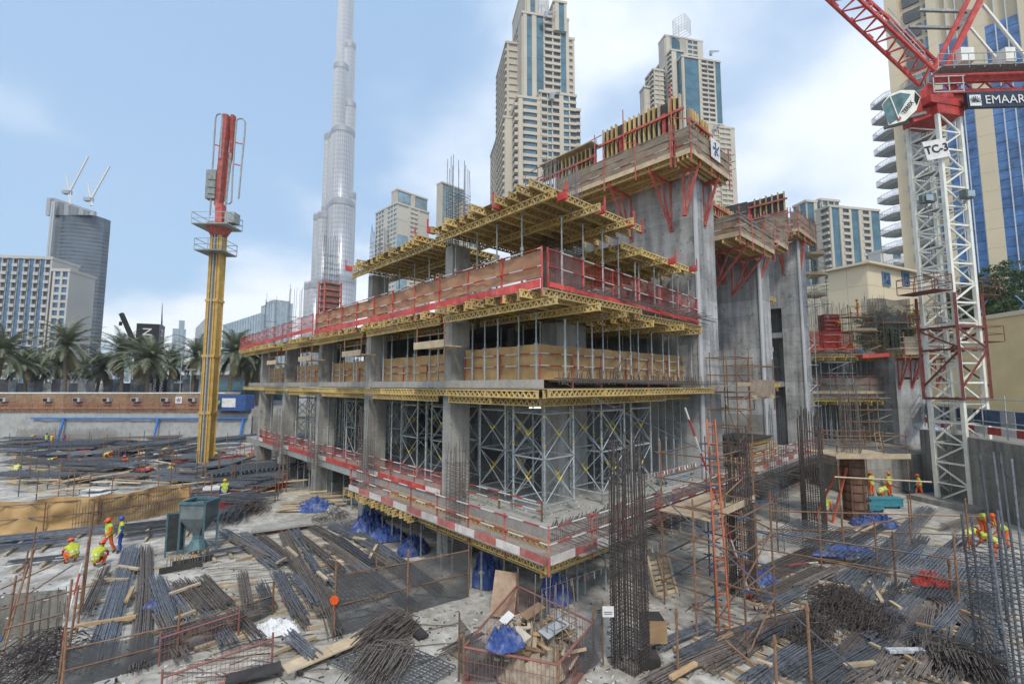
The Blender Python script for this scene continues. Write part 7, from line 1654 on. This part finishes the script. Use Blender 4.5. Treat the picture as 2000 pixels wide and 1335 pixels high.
# galvanised pipe stack
for i in range(14): a=G(640,985)+UP*(.08+(i//5)*.1)+FWD*(i%5)*.12; tag(MB().tube(a,a+RGT*2.6,.045,6).build('steel_pipe',M_GALV),'galvanised pipe stacked by the first piers','pipe','galvanised pipe stack')
# plank walkway in the foreground
t=thing('plank_walkway','long plywood walkway ramp on blocks crossing the lower foreground','walkway',G(660,1275)); a=G(555,1322); b=G(790,1222); s=Vector((-(b-a).normalized().y,(b-a).normalized().x,0))
for i in range(3): MB().bar(a.lerp(b,i/3)+UP*.22,a.lerp(b,(i+.99)/3)+UP*.22,.55,.05).build('plank',M_PLANK,t)
for i in range(4): c=a.lerp(b,(i+.3)/3.6); MB().bar(c-s*.35+UP*.12,c+s*.35+UP*.12,.12,.12).build('bearer',M_PLYB,t)
tag(MB().bar(G(440,1345)+UP*.25,G(548,1318)+UP*.25,.5,.06).build('black_board',M_PLYB),'black film-faced board at the low end of the walkway','board')
tag(MB().bar(G(790,1222)+UP*.26,G(828,1250)+UP*.1,.4,.05).build('black_board',M_PLYB),'black film-faced board at the high end of the walkway','board'); tag(MB().obox(G(568,1322),RGT,FWD,.16,.12,0,.2).build('concrete_block_small',M_RET),'small concrete block beside the walkway','block')
tag(MB().bar(G(490,1045)+UP*.3,G(615,1028)+UP*.3,1.0,.12).build('slab_panel',M_SLAB),'pale board with red edge lying across the upper ends of the bars','board'); tag(MB().bar(G(492,1048)+UP*.25,G(617,1031)+UP*.25,.06,.2).build('red_batten',M_BRKT),'red edge batten below the pale board','batten')
# black net fences
def net_fence(label,tops,hts,mt=None,posts=True,postm=None):
    t=thing('net_fence',label,'net fence',G(*tops[0])); P=[G(*q) for q in tops]
    for i in range(len(P)-1):
        a,b=P[i],P[i+1]; ha,hb=hts[i],hts[i+1]; sd=rnd(0,50)
        MB().grid(lambda u,v:a.lerp(b,u)+UP*(.02+v*(ha+(hb-ha)*u-.12*math.sin(u*math.pi)*v))+FWD*.1*noise.noise(Vector((u*4+sd,v*2,sd))),16,8).build('net',mt or M_NETB,t,smooth=True)
        for h in (.5,.98): MB().tube(a+UP*ha*h,b+UP*hb*h,.025,5).build('rail',M_RUST,t)
    for p,h in zip(P,hts): MB().tube(p,p+UP*(h+.45),.035,6).build('post',postm or M_RUST,t)
    return t
net_fence('black net fence on rusty posts in front of the lowest slab',[(652,1245),(795,1200),(915,1165)],[2.05,1.9,1.85])
net_fence('sagging black net on posts across the near left bundles',[(120,1355),(345,1285),(532,1200)],[1.2,1.0,.7])
def red_fence(label,q,h,toe=True):
    t=thing('mesh_fence',label,'mesh fence',G(*q[0])); P=[G(*c) for c in q]
    for a,b in zip(P,P[1:]):
        m=MB(); mesh_panel(m,a+UP*.1,b+UP*.1,h); m.build('mesh_panel',mat('dull_red_mesh',(.24,.105,.09),.75),t); MB().tube(a+UP*h,b+UP*h,.03,6).build('rail',MATS['dull_red_mesh'],t)
        if toe: MB().bar(a+UP*.1,b+UP*.1,.03,.26).build('toe_board',M_TOER,t)
    for p in P: MB().tube(p,p+UP*(h+.2),.03,6).build('post',MATS['dull_red_mesh'],t)
red_fence('dull red mesh fence with toe board in the near left foreground',[(312,1395),(530,1310)],.9)
red_fence('dull red mesh fence behind the toe-boarded one',[(310,1300),(465,1245)],.8,False)
# debris cage
def debris():
    q=[(905,1345),(1010,1205),(1160,1290),(1090,1385)]; P=[G(*c) for c in q]; t=thing('debris_cage','red mesh debris cage with rubbish heap inside','cage',(P[0]+P[2])/2); dm=mat('dull_red_mesh',(.24,.105,.09),.75)
    for i in range(4):
        a,b=P[i],P[(i+1)%4]; m=MB(); mesh_panel(m,a+UP*.08,b+UP*.08,1.05); m.build('mesh_panel',dm,t); MB().tube(a+UP*1.12,b+UP*1.12,.035,6).build('rail',dm,t); MB().tube(a,a+UP*1.6,.035,6).build('post',M_RUST,t); MB().bar(a+UP*.12,b+UP*.12,.04,.2).build('kick_rail',dm,t)
    c=(P[0]+P[1]+P[2]+P[3])/4
    o=heap(0,0,1.5,1.25,1.25,'heap of mixed rubbish filling the debris cage',mat('rubbish',(.26,.21,.16),.9,0,.6,5,col2=(.42,.36,.28)),c=c+UP*.1,name='rubbish_heap',cat='rubbish',fine=4)
    random.seed(44); cm=[M_PLANK,M_PLY,mat('brown_board',(.24,.15,.09),.8),M_GREYC,mat('pale_board',(.5,.45,.36),.8),M_TARP,M_WHITE]
    for i in range(90):
        f=c+RGT*rnd(-1.1,1.2)+FWD*rnd(-.95,.95); f=f+UP*(1.45-.5*(f-c).length+rnd(-.2,.08)); d=Vector((rnd(-1,1),rnd(-1,1),rnd(-.25,.25))).normalized()
        tag(MB().bar(f-d*rnd(.12,.4),f+d*rnd(.12,.4),rnd(.06,.14),rnd(.02,.06)).build('wood_scrap',cm[i%5]),'short timber offcut in the debris cage','timber','offcuts in the debris cage')
    for i,(dx,dy,w,l,z,mt,lb) in enumerate(((-.55,-.85,.7,.65,1.2,cm[4],'pale plywood sheet in the debris cage, front left'),(.6,-.5,.5,.8,1.3,cm[3],'grey board tilted in the debris cage, front right'),(.0,.1,.4,.7,1.5,cm[2],'dark brown board in the middle of the debris cage'),(-.8,.2,.35,.35,1.25,cm[6],'white paper scrap on the rubbish heap'))):
        a=c+RGT*dx+FWD*dy+UP*z; d=(RGT*.8+FWD*.5).normalized(); m=MB(); m.bar(a-d*l/2-UP*.08,a+d*l/2+UP*.12,w,.025); tag(m.build('board',mt),lb,'board')
    a=G(985,1205); m=MB(); d=(RGT*.9-FWD*.2).normalized(); m.bar(a-d*.45+UP*.85,a+d*.45+UP*.8,.04,1.5,up=tuple((UP*.9+FWD*.3+RGT*.25).normalized())); tag(m.build('rusty_sheet',mat('rusty_plate',(.30,.19,.12),.8,0,.35,3,col2=(.42,.33,.25))),'rusty brown sheet leaning on the debris cage','sheet')
    for (x0,x1,s,lb) in ((896,985,0,'black net draped on the left corner of the debris cage'),(1178,1105,1,'black net draped on the right corner of the debris cage')):
        a=G(x0,1330 if not s else 1300)+UP*1.75; b=G(x1,1330)+UP*.95; e=G(x0,1330 if not s else 1300)
        MB_=MB(); MB_.grid(lambda u,v:(a.lerp(b,u))*(1-v)+(e.lerp(G(x1,1345),u)+UP*(.25+.3*u))*v+UP*(-.25*math.sin(u*math.pi)),12,8); tag(MB_.build('net_drape',M_NETB,smooth=True),lb,'net')
        tag(MB().tube(e,e+UP*1.9,.03,5).build('net_post',M_RUST),'rusty post holding the net at the debris cage, '+('left corner' if not s else 'right corner'),'post')
    a=G(1062,1240); heap(0,0,.28,.24,1.6,'grey net bundle hanging on the rear of the debris cage',mat('grey_net',(.10,.105,.105),.9,0,.3,4),c=a,name='net_bundle',cat='net',fine=3.4)
debris()
# black boxes, notice boards
t=thing('black_crate','open black plywood box standing on end beside the rebar column','box',G(1275,1265)); a=G(1275,1265); MB().obox(a,RGT,FWD,.32,.3,.35,1.0).build('body',M_PLYB,t); MB().obox(a+RGT*.1-FWD*.31,RGT,FWD,.28,.015,.3,.98).build('lid',M_PLY,t); MB().obox(G(1268,1300),RGT,FWD,.28,.25,0,.34).build('base',M_PLYB,t)
def notice(label,c,w,h,nrm):
    t=thing('notice_board',label,'sign',c-UP*h/2); u=UP.cross(Vector(nrm)).normalized(); MB().bar(c-u*w/2,c+u*w/2,.02,h).build('board',M_WHITE,t); m=MB()
    for i in range(2): q=c+Vector(nrm)*.015+UP*(-.02-.18*i)*h; m.bar(q-u*w*.36,q+u*w*.36,.006,h*.07)
    m.build('printed_lines',mat('print_grey',(.12,.14,.2),.7),t)
notice('white notice board tied to the starter bars beside the tall rebar column',G(1190,1315)+UP*1.75,.34,.3,-FWD); notice('white blue-framed notice on the second pier under the slab',Vector((1.8,8.9,1.65)),.5,.6,(-1,0,0))
def tag_disc():
    t=thing('warning_disc','orange warning disc hung on the black net fence','sign',G(653,1190)); c=G(652,1245)+UP*1.25-FWD*.06; MB().tube(c,c-FWD*.02,.15,14).build('disc',M_HOR,t); MB().bar(c-UP*.14-FWD*.01,c-UP*.34-FWD*.01,.1,.02,up=tuple(RGT)).build('strap',M_ORANGE,t)
tag_disc()
# near left scaffold poles and rails
def poles():
    t=thing('tube_guardrail','rusty and blue tube guardrail around the sunken bay','guardrail',G(60,1200))
    for (px,py,h) in ((10,1260,2.2),(38,1265,3.1),(42,1145,1.5),(130,1305,2.4),(150,1235,3.1),(160,1190,4.0),(165,1120,2.6),(58,1105,1.8),(112,1350,3.0)): a=G(px,py); MB().tube(a,a+UP*h+RGT*.15,.035,6).build('post',M_RUST,t)
    for (x0,y0,z0,x1,y1,z1,mt) in ((-20,1255,1,155,1230,1.4,M_RB),(0,1310,1.2,115,1290,1.4,M_RB),(0,1160,.2,150,1130,1.1,M_RUST),(45,1170,.1,140,1145,.9,M_RB),(0,1265,.2,60,1180,2.2,M_RB),(100,1330,.2,150,1235,2.3,M_RW),(0,1300,.1,45,1200,1.8,M_RUST)): MB().tube(G(x0,y0)+UP*z0,G(x1,y1)+UP*z1,.03,5).build('rail',mt,t)
    t=thing('tube_guardrail','long brown tube guardrail with posts across the right raft','guardrail',G(1700,1180)); base=[(1480,1110),(1520,1075),(1605,1115),(1650,1100),(1715,1128),(1752,1160),(1780,1060),(1875,1195),(1895,1090)]
    for px,py in base: a=G(px,py); MB().tube(a,a+UP*rnd(2.2,2.9),.035,6).build('post',M_RUST,t)
    for (a,b,z) in ((0,7,1.0),(0,7,1.8),(1,8,1.1),(1,8,2.0),(2,5,.6),(3,6,1.5)): MB().tube(G(*base[a])+UP*z-RGT*.5,G(*base[b])+UP*z+RGT*.8,.032,5).build('rail',M_RUST if z!=1.8 else M_RB,t)
    for (px,py,h) in ((1585,1345,2.3),(1518,1360,1.6),(1325,1330,2.0),(1860,1180,1.7),(735,1120,.7)): a=G(px,py); tag(MB().tube(a,a+UP*h,.04,6).tube(a+UP*(h-.2),a+UP*(h-.1),.06,6).build('scaffold_post',M_RUST),'lone rusty scaffold post with coupler standing in the foreground','post','lone foreground posts')
    tag(MB().tube(G(1500,1118)+UP*.25,G(1598,1108)+UP*.25,.035,6).build('striped_tube',M_RW),'red and white striped tube lying on the bars on the right','tube')
    tag(MB().tube(G(1420,1320)+UP*1.0,G(1478,1345)+UP*.6,.035,5).build('loose_tube',M_RUST),'rusty tube sloping in the lower middle foreground','tube')
poles()
# tall thick bars at the right edge
t=thing('rebar_column','very tall thick dark bars of a column cage at the right picture edge','rebar cage',G(1990,1345))
random.seed(12); c=G(1990,1350)
for i in range(8):
    a=c+RGT*(-.18+(i%6)*.17)+FWD*(.0 if i<5 else .9)+RGT*rnd(-.03,.03); h=[4.4,4.2,6.3,6.5,6.4,6.7][i%6]+rnd(-.4,.4); MB().tube(a,a+UP*h-RGT*rnd(.0,.35),.03,6).build('bar',M_REBAR,t)
m=MB()
for i in range(26): z=.1+i*.15; m.path([c+RGT*-.22-FWD*.05+UP*z,c+RGT*.8-FWD*.05+UP*z,c+RGT*.8+FWD*1+UP*z,c+RGT*-.22+FWD*1+UP*z],.015,4,closed=True)
m.build('ties',M_REBAR,t)
for (px,py,h) in ((1950,1240,4.3),(1968,1215,3.9)): a=G(px,py); tag(MB().tube(a,a+UP*h,.05,7).build('dark_post',M_REBAR),'thick dark upright bar standing beside the tall column cage','bar','dark upright bars at the right')
# battens and offcuts scattered over the raft
random.seed(77)
for (px,py,dx,dy) in [(145,1240,120,-20),(180,1145,70,0),(230,1118,40,6),(245,1190,14,-30),(330,1175,60,-22),(205,1140,-14,8),(540,1112,18,-10),(560,1080,20,18),(1700,1150,24,40),(1600,1150,60,10),(1650,1320,60,-6),(1870,1205,50,20),(1740,1190,20,14),(1310,1345,50,-30),(1450,1190,60,14),(1790,1235,60,14),(1825,1280,50,-6),(1770,1300,30,18),(1590,1215,24,8),(1760,1170,40,-12),(1660,1060,60,-30),(1920,1310,40,12),(1700,1275,20,10),(620,1130,18,16),(720,1105,16,-30),(690,1060,24,4),(640,1105,30,6),(340,1225,40,-16),(1480,1310,30,10),(1400,1270,30,-16),(1545,1195,30,8),(1615,1255,26,14)]:
    a=G(px,py); b=G(px+dx,py+dy); batten(a+UP*.3,b+UP*.3,.1,.13,.09,mt=M_PLANK if rnd(0,1)<.7 else M_PLY)
tag(MB().bar(G(1735,1293)+UP*.35,G(1805,1292)+UP*.35,.2,.08).build('striped_batten',mat('grey_white_board',(.4,.42,.44),.6,0,.5,8)),'grey patterned board with timber ends on the right bundles','board')
m=MB()
for i in range(1300):
    side=rnd(0,1)
    px,py=(rnd(0,900),rnd(1080,1345)) if side<.4 else (rnd(1150,1990),rnd(1040,1345)) if side<.8 else (rnd(820,1300),rnd(1190,1340))
    a=G(px,py); d=RGT*rnd(-1,1)+FWD*rnd(-1,1); d.normalize(); l=rnd(.015,.09); mi=random.choice((0,0,1,1,2,3)); m.bar(a-d*l+UP*.02,a+d*l+UP*rnd(.01,.05),rnd(.015,.06),rnd(.005,.03),mi)
tag(m.build('site_litter',[M_PLANK,M_REBARB,M_WHITE,M_DARK]),'small wood chips, wire ends and paper scraps on the raft','litter',None,'stuff')
m=MB()
for i in range(190):     # loose single bars
    px,py=(rnd(300,820),rnd(1035,1330)) if i%2 else (rnd(1250,1990),rnd(1070,1345))
    a=G(px,py); an=rnd(-.7,.9); d=RGT*math.cos(an)+FWD*math.sin(an); l=rnd(.4,2.2); m.path([a+UP*.03,a+d*l*.5+UP*.05+FWD*rnd(-.1,.1),a+d*l+UP*.03],.013,4)
tag(m.build('loose_bars',M_REBARB),'single loose rebar lengths scattered across the raft','rebar',None,'stuff')
# formwork slats ridges on the deck of the left raft
m=MB()
for i in range(48):
    y=1050+i*6.0; a=G(380+rnd(-40,60),y); b=G(660+rnd(-80,40),y-rnd(18,30)); m.bar(a+UP*.015,b+UP*.015,.07,.03)
tag(m.build('deck_battens',mat('weathered_batten',(.29,.265,.22),.9,0,.3,3)),'weathered thin battens lying in rows on the left raft','timber',None,'stuff')
# bin and boxes by the crane
for (px,py,w,d,h,mt,lb,nm) in ((1792,965,.6,.5,.95,mat('blue_bin',(.04,.13,.2),.5),'blue wheeled bin behind the crane base','bin'),(1725,990,1.1,.4,.6,mat('teal_box',(.05,.22,.28),.5),'long teal box by the bending worker','box'),(1706,998,.5,.3,.45,mat('teal_box',(.05,.22,.28),.5),'small teal box next to the long teal box','box')):
    c=G(px,py); t=thing(nm if nm=='bin' else 'tool_box',lb,nm,c); MB().obox(c,RGT,FWD,w,d,.12,h).build('body',mt,t); MB().obox(c,RGT,FWD,w*1.06,d*1.06,h,h+.08).build('lid',mt,t)
    for s in (-1,1): MB().tube(c+RGT*s*w*.7-FWD*d+UP*.1,c+RGT*s*w*.7+FWD*d+UP*.1,.1,10).build('wheel',M_DARK,t)
# red-white danger tape hung on lines
random.seed(3)
def tape(a,b,n,label):
    a=Vector(a); b=Vector(b); t=thing('danger_tape',label,'tape',a); m=MB(); m.path([a,a.lerp(b,.5)-UP*.12,b],.008,3); m.build('cord',M_WHITE,t); m=MB(); w=MB()
    for i in range(n):
        p=a.lerp(b,(i+.5)/n)-UP*.1; l=rnd(.12,.3); d=Vector((rnd(-.4,.4),rnd(-.4,.4),-1)).normalized(); (m if i%2 else w).bar(p,p+d*l,.05,.01)
    m.build('red_strips',M_RED,t); w.build('white_strips',M_WHITE,t)
tape(Vector((1.6,2.0,.95)),Vector((9.5,1.6,1.0)),34,'red and white tape strips on a line under the slab corner'); tape(Vector((14,1.4,1)),Vector((33,1.2,1.1)),60,'red and white tape strips on a long line under the rebar fringe'); tape(Vector((9,2.6,4.0)),Vector((15.6,2.6,4.0)),40,'red and white tape strips on the lowest slab by the core')
# lamp and guy wire on the lowest slab
t=thing('fluorescent_lamp','lit white fluorescent tube under the first slab','lamp',(7,8.4,7.2)); em=bpy.data.materials.new('lit_tube'); em.use_nodes=True; em.node_tree.nodes['Principled BSDF'].inputs['Emission Color'].default_value=(.8,1,1,1); em.node_tree.nodes['Principled BSDF'].inputs['Emission Strength'].default_value=3
c=atD(1045,796,24); MB().tube(c-RGT*.3,c+RGT*.3,.02,6).build('tube',em,t); MB().bar(c-RGT*.33+UP*.05,c+RGT*.33+UP*.05,.06,.04).build('housing',M_WHITE,t)
tag(MB().tube(Vector((3,2.2,8.6)),Vector((15,-1.5,3.4)),.02,5).build('guy_cable',MATS['steel_cable']),'thin dark cable hanging from the first slab across the shoring towers','cable')

# materials stacked on the lowest slab
random.seed(91)
for i in range(22):
    a=Vector((12.2+rnd(-.1,.1),2.75+(i%6)*.13,3.06+(i//6)*.1)); tag(MB().tube(a,a+Vector((3.0+rnd(-.4,.5),rnd(-.1,.1),0)),.045,6).build('steel_pipe',M_GALV),'galvanised pipe in the stack on the lowest slab by the core','pipe','pipe stack on the lowest slab')
for i in range(12):
    a=Vector((16.6+rnd(-.3,.3),.9+(i%4)*.3,3.05+(i//4)*.06)); tag(MB().bar(a,a+Vector((3.2+rnd(-.6,.4),rnd(-.2,.2),0)),.25,.05).build('plank',M_PLANK if i%3 else M_BEAM),'plank in the pile beside the climbing scaffold on the lowest slab','plank','plank pile on the lowest slab')
for i,(x,y,l,w) in enumerate(((4.6,10.2,1.6,.5),(5.2,12.8,1.4,.6),(3.6,20.6,1.8,.5),(8.8,6.6,1.3,.6),(5.5,23.4,1.5,.5),(10.4,4.2,1.2,.5),(24.5,1.6,2.2,.7),(28,1.4,2.0,.6))):
    t=thing('frame_stack','pile of galvanised scaffold frames on the lowest slab, '+['first bay front','first bay rear','second bay front','behind the corner column','second bay rear','beside the tall props','by the stacked tables','beyond the stacked tables'][i],'scaffold parts',(x,y,3))
    for j in range(6):
        z=3.05+j*.09; o=rnd(-.12,.12); MB().tube((x+o,y,z),(x+o+l,y+rnd(-.1,.1),z),.04,5).tube((x+o,y+w,z),(x+o+l,y+w+rnd(-.1,.1),z),.04,5).bar((x+o+l*.3,y,z),(x+o+l*.3,y+w,z),.04).bar((x+o+l*.8,y,z),(x+o+l*.8,y+w,z),.04).build('frame',M_GALVD,t)
m=MB()
for i in range(420):
    x=rnd(2.3,15) if i%3 else rnd(16,34); y=rnd(2.5,9) if x<15 else rnd(.8,2.0); an=rnd(0,6.3); l=rnd(.03,.22); m.bar((x,y,3.012),(x+l*math.cos(an),y+l*math.sin(an),3.02+rnd(0,.03)),rnd(.02,.07),rnd(.01,.04),random.choice((0,1,2)))
tag(m.build('slab_litter',[M_PLANK,M_REBARB,M_WHITE]),'wood chips, wire and scraps on the lowest slab','litter',None,'stuff')
# ================================================================ AIR
def haze():
    m=MB(); q=[RF(-1500,-300),RF(1500,-300),RF(1500,1650),RF(-1500,1650)]; m.prism([(v.x,v.y) for v in q],-3.2,760)
    mt=bpy.data.materials.new('haze_air'); mt.use_nodes=True; nt=mt.node_tree; nt.nodes.clear(); out=nt.nodes.new('ShaderNodeOutputMaterial'); v=nt.nodes.new('ShaderNodeVolumePrincipled')
    v.inputs['Color'].default_value=(.86,.92,1,1); v.inputs['Density'].default_value=.00022; v.inputs['Anisotropy'].default_value=.2; nt.links.new(v.outputs[0],out.inputs['Volume'])
    o=m.build('haze',mt); tag(o,'thin pale humid haze over the whole city','haze',None,'stuff')
haze()
